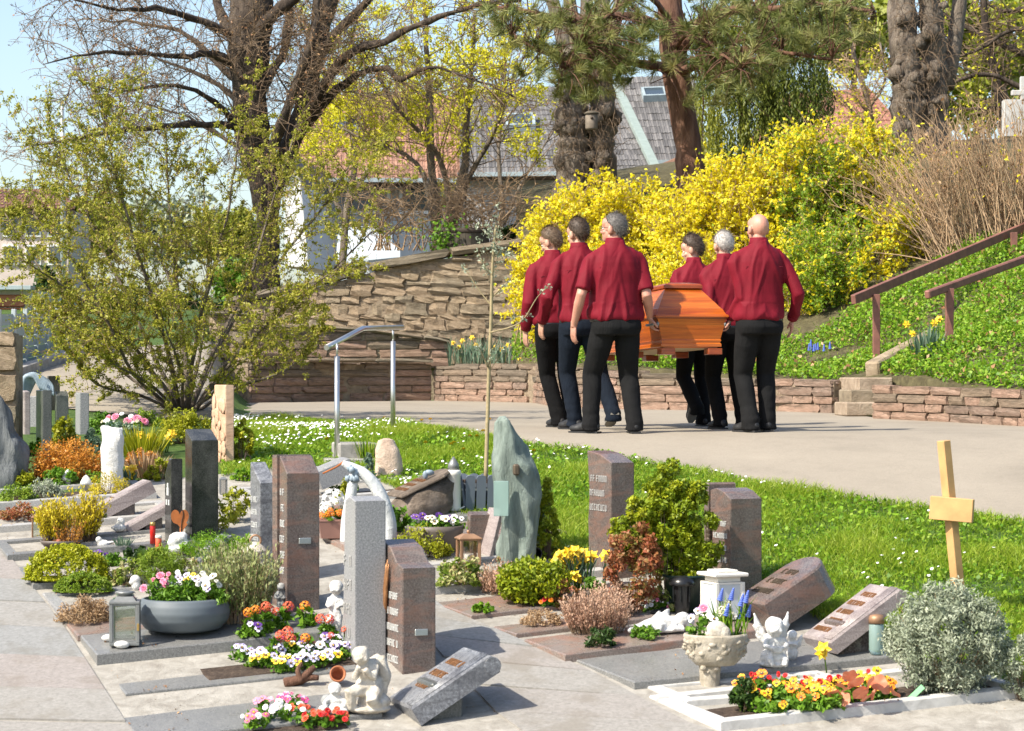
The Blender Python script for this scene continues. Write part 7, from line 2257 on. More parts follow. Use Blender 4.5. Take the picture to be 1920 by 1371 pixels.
for i,(dx,dy,b_,lb) in enumerate([(-.14,-.02,[(pomp('petal_pink',.024),4,1),(pomp('petal_white',.015),2,1)],'pink bellis at the left rim of the blue grey bowl'),
        (-.05,-.05,[(pomp('petal_pink',.018),2,1),(pansy('petal_lilac','petal_palelilac'),2,.9)],'green leafy bellis at the front of the bowl'),
        (.03,-.03,[(pansy('petal_lilac','petal_palelilac'),5,1)],'lilac pansy in the middle of the bowl'),
        (.06,.08,[(pansy('petal_yellow','petal_yellow'),3,.9),(pomp('petal_white',.02),2,1)],'yellow pansy at the back of the bowl'),
        (.13,.02,[(pomp('petal_white',.026),6,1),(pomp('petal_cream',.02),2,1)],'white double bellis at the right of the bowl'),
        (.18,-.05,[(pansy('petal_white','petal_white'),2,1),(pansy('petal_lilac','petal_lilac'),1,.8)],'white pansy hanging over the right rim of the bowl'),
        (-.06,.10,[(pomp('petal_white',.016),5,1),(pomp('petal_pink',.014),2,1)],'small pale bellis at the back of the bowl')]):
 flowers(lb,o + Vector((dx,dy,rb_*.62)),b_,.085,.08,.15,nleaf=360,lsz=.036,seed=600 + i,leafmat_='green_leaf',group='spring flowers in the blue grey bowl',laspect=.3)
def statue(label,px,yb,parts,mat,hp=None,yaw=0,voxel=.006,name='statuette',cat='figurine',o=None,back=.04):
 """parts: list of ('b',(x,y,z),(rx,ry,rz)) balls or ('t',[pts],[radii]) in units of total height 1, scaled to hp pixels"""
 q = o if o is not None else base(px,yb)
 sc = F/q.y
 S = hp/sc
 q = q if o is not None else down(q + Vector((0,back,0)))
 mb = MB()
 for p in parts:
  if p[0] == 'b': mb.ball(tuple(c*S for c in p[1]),tuple(c*S for c in p[2]),M[mat],nu=14,nv=10)
  elif p[0] == 't': mb.tube([tuple(c*S for c in a) for a in p[1]],[r*S for r in p[2]],M[mat],9)
  elif p[0] == 'x': mb.cbox(tuple(c*S for c in p[1]),tuple(c*S for c in p[2]),M[mat],b=.01*S)
 r = remesh(mb,name,None,q,(0,0,R(yaw)),max(voxel,S*.016),2,mat=M[mat],disp=lambda co: np.array([noise.noise(Vector(c)*(34/S*.3)) for c in co])*S*.012)
 return tag(r,label,cat)
def wing(s,z=.62,up=.95):
 return [('t',[(s*.10,.10,z - .12),(s*.26,.14,z + .12),(s*.34,.15,up)],[.06,.075,.02]),('t',[(s*.10,.10,z - .16),(s*.26,.13,z + .02),(s*.36,.14,z + .16)],[.05,.05,.02]),
   ('t',[(s*.10,.10,z - .2),(s*.24,.12,z - .1),(s*.32,.13,z - .02)],[.045,.045,.02])]
face = lambda x,y,z,r: [('b',(x,y,z),(r,r,r*1.08)),('b',(x,y - r*.98,z - r*.12),(r*.16,r*.18,r*.2)),('b',(x - r*.4,y - r*.85,z - r*.32),(r*.3,r*.22,r*.26)),('b',(x + r*.4,y - r*.85,z - r*.32),(r*.3,r*.22,r*.26)),
       ('b',(x,y + r*.2,z + r*.45),(r*1.02,r*1.0,r*.75)),('b',(x - r*.7,y + r*.1,z + r*.3),(r*.4,r*.5,r*.5)),('b',(x + r*.7,y + r*.1,z + r*.3),(r*.4,r*.5,r*.5))]
# reading angel by the book gravestone
statue('white cherub with raised wings reading at the foot of the book gravestone',1452,1252,
  face(0,-.06,.72,.17) + wing(-1,.60,.98) + wing(1,.60,1.0) + [('b',(0,0,.42),(.17,.14,.2)),('b',(0,.0,.16),(.26,.2,.2)),('t',[(-.14,-.05,.52),(-.22,-.14,.38),(-.04,-.24,.34)],[.06,.055,.05]),
  ('t',[(.14,-.05,.52),(.22,-.14,.38),(.06,-.24,.34)],[.06,.055,.05]),('x',(.0,-.26,.33),(.2,.05,.12)),('t',[(-.1,-.1,.2),(-.14,-.24,.12),(-.1,-.28,.02)],[.08,.07,.05]),('t',[(.1,-.1,.2),(.16,-.24,.12),(.12,-.28,.02)],[.08,.07,.05]),('b',(0,0,.03),(.28,.24,.06))],'plaster',100,12)
statue('small white praying angel beside the reading cherub',1487,1256,
  face(0,-.05,.80,.16) + wing(1,.55,.85) + [('b',(0,0,.5),(.15,.13,.2)),('b',(0,0,.2),(.2,.17,.24)),('t',[(-.12,-.04,.6),(-.16,-.14,.5),(0,-.2,.56)],[.05,.05,.04]),('t',[(.12,-.04,.6),(.16,-.14,.5),(0,-.2,.56)],[.05,.05,.04])],'plaster',56,-8)
# kneeling angel, front
statue('cream kneeling angel with folded wings at the foot of the brown pillar',690,1338,
  face(-.12,-.10,.84,.125) + [('b',(-.02,.0,.62),(.16,.15,.18)),('b',(.02,.05,.36),(.22,.2,.2)),('t',[(.02,.1,.70),(.2,.12,.74),(.27,.1,.52),(.24,.1,.25)],[.08,.10,.10,.05]),('t',[(0,.12,.70),(.12,.18,.78),(.2,.2,.50)],[.07,.09,.05]),
  ('t',[(-.12,-.06,.68),(-.22,-.16,.54),(-.16,-.22,.70)],[.065,.055,.045]),('t',[(.10,-.06,.68),(.06,-.2,.52),(-.08,-.24,.66)],[.065,.055,.045]),('t',[(-.1,-.05,.34),(-.3,-.18,.30),(-.26,-.1,.06)],[.12,.10,.08]),
  ('t',[(.1,-.05,.32),(.02,-.26,.20),(.16,-.1,.05)],[.12,.10,.08]),('b',(0,0,.04),(.34,.26,.07)),('b',(.08,.02,.14),(.26,.22,.14))],'plaster_cream',126,10)
statue('small seated white child figure beside the kneeling angel',628,1342,
  face(-.02,-.06,.78,.20) + [('b',(0,.02,.42),(.26,.22,.26)),('b',(0,0,.16),(.36,.3,.18)),('t',[(-.2,-.05,.5),(-.36,-.2,.36),(-.3,-.3,.2)],[.09,.08,.07]),('t',[(.2,-.05,.5),(.34,-.2,.36),(.26,-.3,.24)],[.09,.08,.07]),('b',(-.4,-.1,.14),(.16,.15,.15)),('t',[(.1,-.1,.15),(.4,-.25,.12)],[.12,.09])],'plaster',58,5)
statue('white standing cherub half hidden behind the grey pillar',628,1206,
  face(.02,-.03,.86,.105) + [('b',(0,0,.64),(.11,.10,.13)),('b',(0,0,.46),(.10,.09,.14)),('t',[(-.09,0,.7),(-.13,-.05,.58),(-.06,-.12,.56)],[.04,.038,.034]),('t',[(.09,0,.7),(.14,-.05,.58),(.06,-.12,.56)],[.04,.038,.034]),
  ('t',[(-.05,0,.42),(-.07,-.10,.28),(-.05,0,.08)],[.075,.06,.045]),('t',[(.05,0,.42),(.06,-.04,.26),(.05,0,.08)],[.075,.06,.045]),('b',(0,0,.05),(.16,.13,.05)),('b',(-.08,-.05,.3),(.08,.07,.06))],'plaster',116,-10)
statue('little grey stone boy standing by the tall brown pillar',526,1152,
  face(0,-.03,.84,.13) + [('b',(0,0,.55),(.17,.14,.22)),('b',(0,0,.3),(.16,.13,.2)),('t',[(-.15,0,.68),(-.2,-.1,.5),(-.05,-.16,.48)],[.06,.055,.05]),('t',[(.15,0,.68),(.2,-.1,.5),(.05,-.16,.48)],[.06,.055,.05]),('t',[(-.07,0,.25),(-.07,-.02,.04)],[.08,.07]),('t',[(.07,0,.25),(.07,-.02,.04)],[.08,.07]),('b',(0,0,.03),(.2,.17,.04))],'plaster_grey',56,0)
# lying angel
statue('white plaster angel lying asleep on the polished brown slab',1242,1206,
  [('b',(.62,-.1,.42),(.24,.22,.22)),('b',(.80,-.08,.34),(.2,.18,.2)),('b',(.52,-.12,.30),(.12,.1,.1)),('t',[(.5,0,.28),(.0,0,.32),(-.4,0,.24),(-.85,.02,.14)],[.2,.24,.2,.11]),('t',[(.4,-.1,.3),(.3,-.3,.14),(.62,-.3,.14)],[.11,.09,.08]),
  ('t',[(-.3,-.08,.2),(-.05,-.3,.22),(-.2,-.32,.06)],[.14,.12,.08]),('t',[(.1,.1,.4),(.2,.2,.62),(.0,.22,.5)],[.12,.14,.06]),('t',[(-.1,.1,.38),(-.05,.2,.56),(-.25,.2,.40)],[.11,.12,.05]),('b',(-.95,.02,.1),(.12,.1,.1)),('b',(.1,-.05,.1),(.6,.25,.1))],'plaster',62,10)
statue('white stone lying among the plants by the rosette plant',1158,1188,[('b',(0,0,.4),(.6,.45,.45)),('b',(.4,0,.3),(.5,.4,.35))],'plaster',16,0)
statue('white bird figurine on the grave kerb',192,1036,[('b',(0,0,.35),(.5,.4,.35)),('b',(-.35,-.1,.7),(.26,.24,.26)),('t',[(.3,0,.4),(.9,.05,.55)],[.2,.05])],'plaster',24,0)
statue('white curly lamb figurine in front of the metal heart',332,1042,[('b',(0,0,.7),(.42,.34,.3)),('b',(-.2,-.15,.55),(.26,.2,.24)),('b',(.25,0,.4),(.3,.3,.3)),('b',(-.05,-.05,.25),(.4,.34,.26)),('b',(.2,.0,.85),(.22,.2,.16))],'plaster',42,0)
statue('white curled figure behind the grey lantern',252,1112,[('b',(0,0,.72),(.34,.3,.3)),('b',(.05,0,.36),(.3,.28,.36)),('b',(-.2,-.1,.55),(.2,.18,.16))],'plaster',30,0)
statue('smooth white pebble ornament left of the grey lantern',200,1226,[('b',(0,0,.5),(.9,.6,.5))],'plaster',14,0)
statue('flat white pebble ornament inside the view of the lantern',226,1220,[('b',(0,0,.5),(1.0,.6,.5))],'plaster',15,0)
statue('small white ornament near the tilted pinkish slab',222,1008,[('b',(0,0,.3),(.5,.45,.3)),('b',(.1,0,.7),(.3,.28,.36)),('t',[(-.1,0,.4),(-.6,0,.3)],[.2,.08])],'plaster',26,0)
statue('pale stone ball beside the pansy bed',612,1330,[('b',(0,0,.5),(.5,.5,.5))],'plaster_grey',24,0)
for px,py,h_,lb in ((126,914,32,'pointed white ornament left among green leaves'),(160,922,30,'second pointed white ornament in front of the limestone pillar')):
 o = down(base(px,py) + Vector((0,.03,0))); S = h_/(F/o.y)
 mb = MB(); mb.lathe([(S*.16,0),(S*.16,S*.35),(S*.38,S*.38),(S*.36,S*.55),(S*.2,S*.85),(S*.03,S)],M['plaster'],14)
 tag(mb.build('mushroom_ornament',None,o),lb,'ornament','pointed white ornaments')
# two tiered white ornament in the lavender
o = down(base(475,1140) + Vector((0,.12,0))); sc = F/o.y
wt = empty('tiered_ornament',o,'cream tiered pagoda ornament rising out of the lavender','ornament')
S = 118/sc
for k,(z,r_w) in enumerate(((.46,.26),(.72,.20))):
 mb = MB(); mb.lathe([(S*r_w*.35,S*(z - .2)),(S*r_w*.35,S*z),(S*r_w,S*z),(S*r_w*.97,S*(z + .03)),(S*r_w*.5,S*(z + .11)),(S*r_w*.2,S*(z + .16))],M['plaster_cream'],18); mb.build('tier',wt)
mb = MB(); mb.tube([(math.cos(a)*S*.085,0,S*(.90 + .085*math.sin(a))) for a in np.linspace(0,2*math.pi,14)],S*.018,M['copper'],6,cap=False); mb.build('ring',wt)
mb = MB(); mb.lathe([(S*.10,-.02),(S*.10,S*.3)],M['plaster_cream'],12); mb.build('foot',wt)
# planter with cherub foot
o = base(1345,1300); sc = F/o.y; o = down(o + Vector((0,.12,0)))
sp = empty('stone_planter',o,'weathered cast stone planter carried by a cherub head pedestal','planter')
w = 60/sc; H = 98/sc
mb = MB()
prof = [(w*.62,H*.40),(w*.78,H*.50),(w*.90,H*.68),(w*.96,H*.86),(w*1.02,H*.96),(w*1.0,H),(w*.88,H*1.0),(w*.85,H*.93)]
mb.lathe(prof,M['planter_stone'],26,sy=.75); ob = mb.build('basin',sp)
mb = MB()
for k in range(70):
 a = r_.uniform(0,6.28); zz_ = r_.uniform(.52,.90)
 rr0 = w*(.72 + .26*(zz_ - .4)/.5)
 mb.ball((math.cos(a)*rr0,math.sin(a)*rr0*.75,H*zz_),(w*r_.uniform(.06,.16),w*.05,H*r_.uniform(.03,.07)),M['planter_stone'],nu=7,nv=5,noise_amp=.7,seed=k)
mb.build('relief',sp)
mb = MB()
mb.ball((-.03,-.02,H*.30),(w*.26,w*.24,H*.16),M['planter_stone'],nu=12,nv=9); mb.ball((-.03,-.02,H*.12),(w*.2,w*.2,H*.16),M['planter_stone'],nu=12,nv=9)
mb.tube([(-.03,0,-.03),(-.03,0,H*.45)],[w*.3,w*.36],M['planter_stone'],12)
mb.ball((-.045,-.075,H*.29),(w*.05,w*.05,H*.03),M['planter_stone'],nu=8,nv=6)
mb.ball((-.07,-.06,H*.36),(w*.12,w*.1,H*.06),M['planter_stone'],nu=8,nv=6); mb.ball((.0,-.06,H*.36),(w*.12,w*.1,H*.06),M['planter_stone'],nu=8,nv=6)
remesh(mb,'pedestal',sp,voxel=.006,smooth=2,mat=M['planter_stone'])
mb = MB(); mb.lathe([(w*.86,H*.9),(w*.85,H*.95)],M['soil'],20,sy=.75); mb.build('soil',sp)
top = o + Vector((0,0,H*.93))
flowers('lilac and white pansy in the stone planter',top + Vector((-.07,-.03,0)),[(pansy('petal_lilac','petal_white'),6,1),(pomp('petal_pink',.026),1,1.2)],.075,.06,.15,nleaf=190,seed=641)
flowers('cream hyacinth blossoms in the stone planter',top + Vector((.05,.02,0)),[(cluster('petal_cream','petal_cream',.022),5,1)],.05,.05,.17,'clover',120,.07,642,'hyacinth','flower',laspect=.18)
mu2 = empty('muscari',top + Vector((.08,-.01,0)),'blue grape hyacinths leaning out of the stone planter','flower','grape hyacinths')
for k,(dx,dz) in enumerate([(.0,.20),(.05,.17),(.075,.19),(.09,.11),(-.06,.20),(-.03,.12),(.045,.10)]):
 link('blossom',mus,mu2,(dx,-.02*(k % 3),dz),(R(8),R(14),0),(1.1,)*3)
 mb = MB(); mb.tube([(dx*.4,0,0),(dx,-.02*(k % 3),dz)],.004,M['grass'],5); mb.build('stalk',mu2)
rg = np.random.default_rng(17)
link('leaves',npmesh('leaves',*blade_arrays(np.stack([rg.uniform(-.09,.09,46),rg.uniform(-.05,.05,46),np.zeros(46)],1),rg,.17,.016,.35),M['clover'],rg.uniform(0,1,46)),mu2)
statue('round pinkish ornament resting in the stone planter',0,0,[('b',(0,0,.5),(.55,.4,.5)),('b',(.35,-.1,.4),(.35,.3,.36)),('b',(-.3,-.05,.35),(.3,.3,.3))],'plaster_cream',38,0,o=top + Vector((.0,-.075,-.01)))
# solar lantern and black pot
o = down(base(1280,1160) + Vector((0,.05,0))); sc = F/o.y
sl = empty('solar_lamp',o,'black plastic solar lamp in front of a dark pot','solar lamp')
w = 24/sc
mb = MB(); mb.lathe([(w*.55,.0),(w*.5,.02),(w*.62,.05),(w*.72,w*2.4),(w*.8,w*2.45)],M['plastic_black'],12,smooth=False); mb.build('body',sl)
mb = MB(); mb.lathe([(w*1.0,w*2.4),(w*1.05,w*2.55),(w*.9,w*2.9),(w*.6,w*3.05),(w*.55,w*3.12),(.01,w*3.15)],M['plastic_black'],18); mb.build('cap',sl)
for k in range(6):
 a = k*math.pi/3 + .3
 mb = MB(); mb.box((math.cos(a)*w*.74,math.sin(a)*w*.74,w*1.75),(w*.1,w*.1,w*1.25),M['plastic_black'],None); mb.build('rib',sl)
o2 = down(o + Vector((.02,.10,0)))
pb = empty('flower_pot',o2,'dark green black plastic pot behind the solar lamp','flower pot')
M['pot_green'] = simple('dark_green_plastic',(.012,.03,.022),.35,var=.1,bmp=0)
mb = MB(); mb.lathe([(.085,0),(.12,.19),(.13,.2),(.13,.215),(.115,.215),(.105,.15)],M['pot_green'],22); mb.build('pot',pb)
mb = MB(); mb.lathe([(.105,.15),(.1,.16)],M['soil'],16); mb.build('soil',pb)
M['hat'] = simple('black_gravel',(.02,.02,.022),.5,var=.4,bmp=0)
for i,(px,py,h_) in enumerate(((1238,1160,14),(1250,1152,12))):
 statue('dark shiny stone beside the black pot' if i else 'flat dark stone left of the black pot',px,py,[('b',(0,0,.5),(1.4,.8,.5))],'hat',h_,0)
# dark tubes at the green schist
mb = MB(); mb.lathe([(.035,0),(.042,.09),(.038,.09),(.034,.02)],M['plastic_black'],16,M=Matrix.Translation((0,0,.045)) @ Matrix.Rotation(R(80),4,'X'))
tag(mb.build('grave_vase',None,down(base(1004,1056) + Vector((0,.02,0)))),'black vase lying at the foot of the green schist','vase')
# candles
for px,h_,w_,mt,lb in ((285,40,5.2,'candle_red','tall red grave candle with a gold lid before the black slab'),(296,34,5.8,'candle_red','shorter orange red grave candle with a white lid before the black slab')):
 o = down(base(px,1036 + (4 if px > 290 else 0)) + Vector((0,.03,0))); sc = F/o.y
 t = empty('grave_candle',o,lb,'candle')
 H = h_/sc; w = w_/sc
 mb = MB(); mb.lathe([(w,0),(w,H*.82),(w*.92,H*.84)],M[mt] if px < 290 else M['petal_coral'],14); mb.build('jar',t)
 mb = MB(); mb.lathe([(w*1.08,H*.84),(w*1.08,H*.94),(w*.9,H),(w*.3,H*1.01)],M['gold' if px < 290 else 'white_paint'],14); mb.build('lid',t)
o = down(base(1646,1248) + Vector((0,.05,0))); sc = F/o.y
gcd = empty('grave_candle',o,'frosted glass grave light with a gold lid behind the book gravestone','candle')
mb = MB(); mb.lathe([(.035,0),(.042,.03),(.042,.16),(.036,.17)],M['green_glass'],16); mb.build('jar',gcd)
mb = MB(); mb.lathe([(.044,.17),(.044,.20),(.036,.215),(.01,.22)],M['copper'],16); mb.build('lid',gcd)
o = down(base(850,972) + Vector((0,.05,0))); sc = F/o.y
vs_ = empty('white_vase',o,'tall white cylindrical grave candle beside the grey planter','candle')
mb = MB(); mb.lathe([(.048,0),(.050,.02),(.048,.24),(.052,.245),(.052,.27),(.045,.28)],M['candle_white'],18); mb.build('jar',vs_)
mb = MB(); mb.lathe([(.040,.28),(.036,.32),(.004,.37)],M['steel_dark'],14); mb.build('lid',vs_)
# grey planter with sapling
o = base(895,966); o = down(o + Vector((0,.12,0))); sc = F/o.y
gpn = empty('grey_planter',o,'slate grey wooden planter with scalloped slat tops holding the sapling','planter',rz=R(12))
W = 62/sc; H = 70/sc
for side in range(4):
 for k in range(3):
  x0 = -W/2 + W/3*(k + .5)
  n = 8
  poly = [(-W/6 + .002,0),(W/6 - .002,0)] + [(W/6*math.cos(a)*.97,H*.93 + H*.07*math.sin(a)) for a in np.linspace(0.05,math.pi - .05,n)]
  Mx = Matrix.Rotation(side*math.pi/2,4,'Z') @ Matrix.Translation((x0,-W*.42,0)) @ Matrix.Rotation(R(8),4,'X') @ Matrix.Rotation(R(90),4,'X')
  mb = MB(); mb.prism([(a*.86,b) for a,b in poly],.016,M['planter_grey'],Mx); mb.build('slat',gpn)
 Mx = Matrix.Rotation(side*math.pi/2,4,'Z')
 mb = MB(); mb.box((0,-W*.42 - .012 - H*.085,H*.60),(W*.97,.006,.014),M['steel'],Mx); mb.build('band',gpn)
mb = MB(); mb.box((0,0,H*.8),(W*.84,W*.84,.02),M['soil']); mb.build('soil',gpn)
sg_ = empty('sapling',o + Vector((.06,0,H*.78)),'slender fruit sapling with opening buds rising from the grey planter','sapling')
q0 = sg_.location
sx = lambda px,py: Vector((px,0,0))
tr = [(914,905),(917,800),(920,700),(924,600),(926,520),(930,450),(934,425)]
pp = [Vector(((px - 915)/sc,.02*math.sin(i),(905 - py)/sc)) for i,(px,py) in enumerate(tr)]
mb = MB(); sp_ = smooth_pts(pp,5); mb.tube(sp_,list(np.linspace(.0155,.008,len(sp_))),M['bark_young'],9)
mb.build('trunk',sg_)
brs = [[(925,575),(905,550),(885,520),(872,500)],[(924,560),(940,545),(955,530)],[(921,625),(960,615),(985,600),(1010,560),(1030,540)],[(926,520),(912,500),(900,475)],[(928,480),(945,470),(965,480)],[(918,690),(905,660),(900,650)]]
bt_ = []
for b in brs:
 pp = [Vector(((px - 915)/sc,-.02*i + (.03*i if b[0][0] > 924 else 0),(905 - py)/sc)) for i,(px,py) in enumerate(b)]
 mb = MB(); s_ = smooth_pts(pp,4); mb.tube(s_,list(np.linspace(.006,.0025,len(s_))),M['bark_young'],6); mb.build('branch',sg_)
 bt_ += [tuple(s_[-1]),tuple(s_[len(s_) // 2]),tuple(s_[-3])]
bt_ += [tuple(sp_[-1]),tuple(sp_[-4])]
rg = np.random.default_rng(23)
pa = np.stack([resample([tuple(p) for p in sp_[8:]],6)[0]]*2)
sa,sl2,sr = grow(pa,np.array([1.0,1.0]),np.array([.01,.01]),16,rg,.28,.9,(0,0,.35),6,.1,.1)
link('twigs',twig_mesh('twigs',[(sa,np.full(16,.0032))],M['bark_young']),sg_)
bt_ += [tuple(p) for p in np.concatenate([sa[:,-1],sa[:,3]])]
C = np.repeat(np.array(bt_),12,0) + rg.normal(size=(len(bt_)*12,3))*.014
link('leaves',leaf_mesh('leaves',C,M['silver_leaf'],rg,.024,aspect=.5),sg_)
bush('bark mulch and dark twigs around the sapling in the grey planter',0,0,22,18,'dead_leaf',120,.03,24,'dome',name='mulch',cat='mulch',o=o + Vector((.02,0,H*.81)),stem=False,back=0) if False else None
# terracotta trough with orange flowers, white hydrangea
o = base(622,1024); o = down(o + Vector((0,.07,0))); sc = F/o.y
tt = empty('flower_trough',o,'brown plastic flower trough with orange flowers','planter',rz=R(8))
mb = MB(); mb.box((0,0,.055),(.15,.13,.11),M['trough'],None,1.22); mb.build('box',tt)
mb = MB(); mb.cbox((0,0,.115),(.19,.165,.016),M['trough'],b=.004); mb.build('rim',tt)
flowers('orange primroses in the brown trough',o + Vector((0,-.03,.12)),[(cluster('petal_orange','petal_coral',.02),10,.9)],.09,.05,.05,nleaf=150,seed=651,name='primrose')
flowers('white rounded flower head above the brown trough',o + Vector((.0,.05,.13)),[(cluster('petal_white','petal_white',.075),1,1),(cluster('petal_white','petal_white',.05),2,1)],.06,.03,.11,nleaf=160,seed=652,name='hydrangea')
# dark bowl with pansies
o = base(815,1046); o = down(o + Vector((0,.16,0))); sc = F/o.y
db = empty('plant_bowl',o,'dark brown bowl with white and purple pansies','bowl')
rb_ = 54/sc
mb = MB(); mb.lathe([(rb_*.72,0),(rb_*.82,rb_*.15),(rb_*.97,rb_*.7),(rb_,rb_*.9),(rb_*.94,rb_*.9),(rb_*.9,rb_*.7)],M['bowl_brown'],30); mb.build('bowl',db)
mb = MB(); mb.lathe([(rb_*.92,rb_*.78),(rb_*.9,rb_*.82)],M['soil'],20); mb.build('soil',db)
for i,(dx,dy,b_,lb) in enumerate([(-.11,0,[(pansy('petal_purple','petal_purple'),6,1)],'deep purple pansy at the left of the dark bowl'),(-.04,-.04,[(pansy('petal_white','petal_cream'),6,1)],'white pansy at the front of the dark bowl'),
        (.05,-.04,[(pansy('petal_white','petal_cream'),5,1),(pansy('petal_purple','petal_purple'),1,1)],'cream white pansy right of centre in the dark bowl'),(.08,.05,[(pansy('petal_purple','petal_purple'),6,1)],'deep purple pansy at the back right of the dark bowl'),
        (.13,-.01,[(pansy('petal_white','petal_white'),3,.9)],'small white pansy at the right rim of the dark bowl'),(0,.06,[(pansy('petal_purple','petal_purple'),4,1),(pansy('petal_white','petal_white'),2,1)],'purple pansy at the back of the dark bowl')]):
 flowers(lb,o + Vector((dx,dy,rb_*.8)),b_,.06,.055,.075,nleaf=130,seed=660 + i,group='pansies in the dark bowl')
# heather bowl
o = base(110,1040); o = down(o + Vector((0,.10,0))); sc = F/o.y
hb = empty('plant_bowl',o,'flat dark bowl planted with yellow heather at the left','bowl')
rb_ = 40/sc
mb = MB(); mb.lathe([(rb_*.7,0),(rb_*.95,rb_*.3),(rb_,rb_*.42),(rb_*.93,rb_*.42),(rb_*.9,rb_*.3)],M['bowl_brown'],24); mb.build('bowl',hb)
sprigs('bright yellow heather sprigs in the flat dark bowl',0,0,26,80,'yellow_heather',170,671,.024,26,name='heather',o=o + Vector((-.05,0,rb_*.35)),back=0,lean=.25)
sprigs('yellow orange heather sprigs behind the flat dark bowl',0,0,22,100,'yellow_heather',130,672,.024,26,name='heather',o=down(o + Vector((.12,.22,0))),back=0,lean=.25)
bush('pink and brown cabbage rosette in the flat bowl',0,0,17,24,'red_leaf',260,.035,673,'dome',name='ornamental_cabbage',cat='plant',o=o + Vector((.0,-.08,rb_*.32)),back=0,aspect=.8,stem=False)
# clay pot lying, root wood
o = base(630,1290); o = down(o + Vector((0,.03,0)))
mb = MB(); mb.lathe([(.028,.0),(.038,.07),(.044,.07),(.044,.088),(.036,.088),(.026,.02)],M['terracotta'],18,M=Matrix.Translation((0,.03,.046)) @ Matrix.Rotation(R(72),4,'X') @ Matrix.Rotation(R(8),4,'Y'))
tag(mb.build('clay_pot',None,o),'small terracotta pot lying on its side beside the kneeling angel','flower pot')
o = down(base(565,1292) + Vector((0,.03,0)))
mb = MB()
for pts,r0 in (([(-.09,0,.02),(0,-.01,.05),(.07,0,.11)],.03),([(-.04,.02,.02),(.03,.0,.05),(.09,-.01,.05)],.028),([(0,-.02,.03),(-.02,-.02,.09),(.0,0,.13)],.018)):
 s_ = smooth_pts(pts,4); mb.tube(s_,list(np.linspace(r0,r0*.5,len(s_))),M['bark_red'],8)
tag(mb.build('root_wood',None,o),'piece of brown root wood at the edge of the pansy bed','driftwood')
# steel handrail of the steps
ba,bb_ = base(632,866),base(737,818)
hr = empty('steel_handrail',ba,'bent brushed steel handrail on two posts by the lawn','handrail')
A = ba; B = bb_
tA = P(631,642,A.y); tB = P(737,612,B.y)
for b_,t_,ky in ((A,tA,668),(B,tB,640)):
 kz = P(0,ky,b_.y)
 mb = MB(); mb.tube([b_ + Vector((0,0,-.1)) - A,Vector((b_.x,b_.y,kz.z)) - A],.0205,M['steel'],14); mb.build('post',hr)
 mb = MB(); mb.tube([Vector((b_.x,b_.y,kz.z)) - A,Vector((b_.x,b_.y,t_.z - .01)) - A],.009,M['steel'],8); mb.build('rail_pin',hr)
mb = MB(); k_ = A.lerp(B,.45)
pts = [P(612,652,A.y - .05),P(676,618,A.y + (B.y - A.y)*.47),P(680,616,A.y + (B.y - A.y)*.5),P(754,614,B.y + .2)]
mb.tube([p - A for p in pts],.021,M['steel'],14); mb.build('rail',hr)
# wooden cross
o = base(1808,1175); o = down(o + Vector((0,.10,0))); sc = F/o.y
M['pale_wood'] = simple('pale_raw_wood',(.52,.30,.12),.7,var=.25,scale=5,bmp=.2)
wc = empty('wooden_cross',o,'pale raw wooden grave cross leaning slightly left behind the santolina','cross')
hgt = (1175 - 836)/sc
mb = MB(); beam(mb,Vector((.02,0,-.2)),Vector((-.105,-.02,hgt)),.06,.055,M['pale_wood'],R(24),.003); mb.build('post',wc)
c_ = Vector((.02,0,-.2)).lerp(Vector((-.105,-.02,hgt)),(1175 - 953)/(1175 - 836)*.86 + .12)
ud = Vector((math.cos(R(-8)),math.sin(R(-24))*1.0,-.07)).normalized()
mb = MB(); beam(mb,c_ - ud*.125 + Vector((0,-.05,0)),c_ + ud*.125 + Vector((0,-.05,0)),.045,.135,M['pale_wood'],0,.003); mb.build('cross_bar',wc)
# ================================================================== coffin and bearers
def woodmat(name,c1,c2,c3):
 m,nt,N,L,bs = newmat(name)
 w = tex(nt,5,detail=8,rough=.6,stretch=(.14,.06,2.4),dist=.8)
 col = ramp(nt,w,[(.3,c1),(.5,c2),(.7,c3)])
 fine = ramp(nt,tex(nt,60,detail=4,stretch=(.05,.03,1)),[(.3,.62),(.7,1.08)])
 L.new(mixcol(nt,col,fine,1.0,'MULTIPLY'),bs.inputs['Base Color'])
 bs.inputs['Roughness'].default_value = .32
 bs.inputs['Coat Weight'].default_value = .4; bs.inputs['Coat Roughness'].default_value = .15
 return m
M['coffin'] = woodmat('orange_stained_wood',(.33,.055,.005),(.52,.115,.009),(.62,.17,.018))
M['coffin_dark'] = woodmat('dark_stained_wood',(.22,.035,.008),(.32,.06,.012),(.40,.09,.02))
M['coffin_pale'] = simple('pale_raw_board',(.50,.36,.20),.8,var=.1,scale=6)
HEAD = 13.5
cf = empty('coffin',Vector((1.50,20.12,-.49)),'orange varnished wooden coffin with a hipped lid carried by six men','coffin',rz=R(HEAD))
cf.rotation_euler.x = R(-1.4)
def rects(name,rings,mat,par=None,bottom=None):
 """stack of rectangles (half width, y0, y1, z)"""
 vs,fs = [],[]
 for hx,y0,y1,z in rings: vs += [(-hx,y0,z),(hx,y0,z),(hx,y1,z),(-hx,y1,z)]
 for i in range(len(rings) - 1):
  for k in range(4): fs.append((i*4 + k,i*4 + (k + 1) % 4,i*4 + 4 + (k + 1) % 4,i*4 + 4 + k))
 fs.append(tuple(range(len(rings)*4 - 4,len(rings)*4)))
 mb = MB(); mb.add(vs,fs,M[mat])
 mb.add(vs[:4],[(3,2,1,0)],M[bottom or mat])
 return mb.build(name,par or cf)
L0,L1 = 0.0,1.98
def rr4(h,e,z): return (h,L0 + e,L1 - e,z)
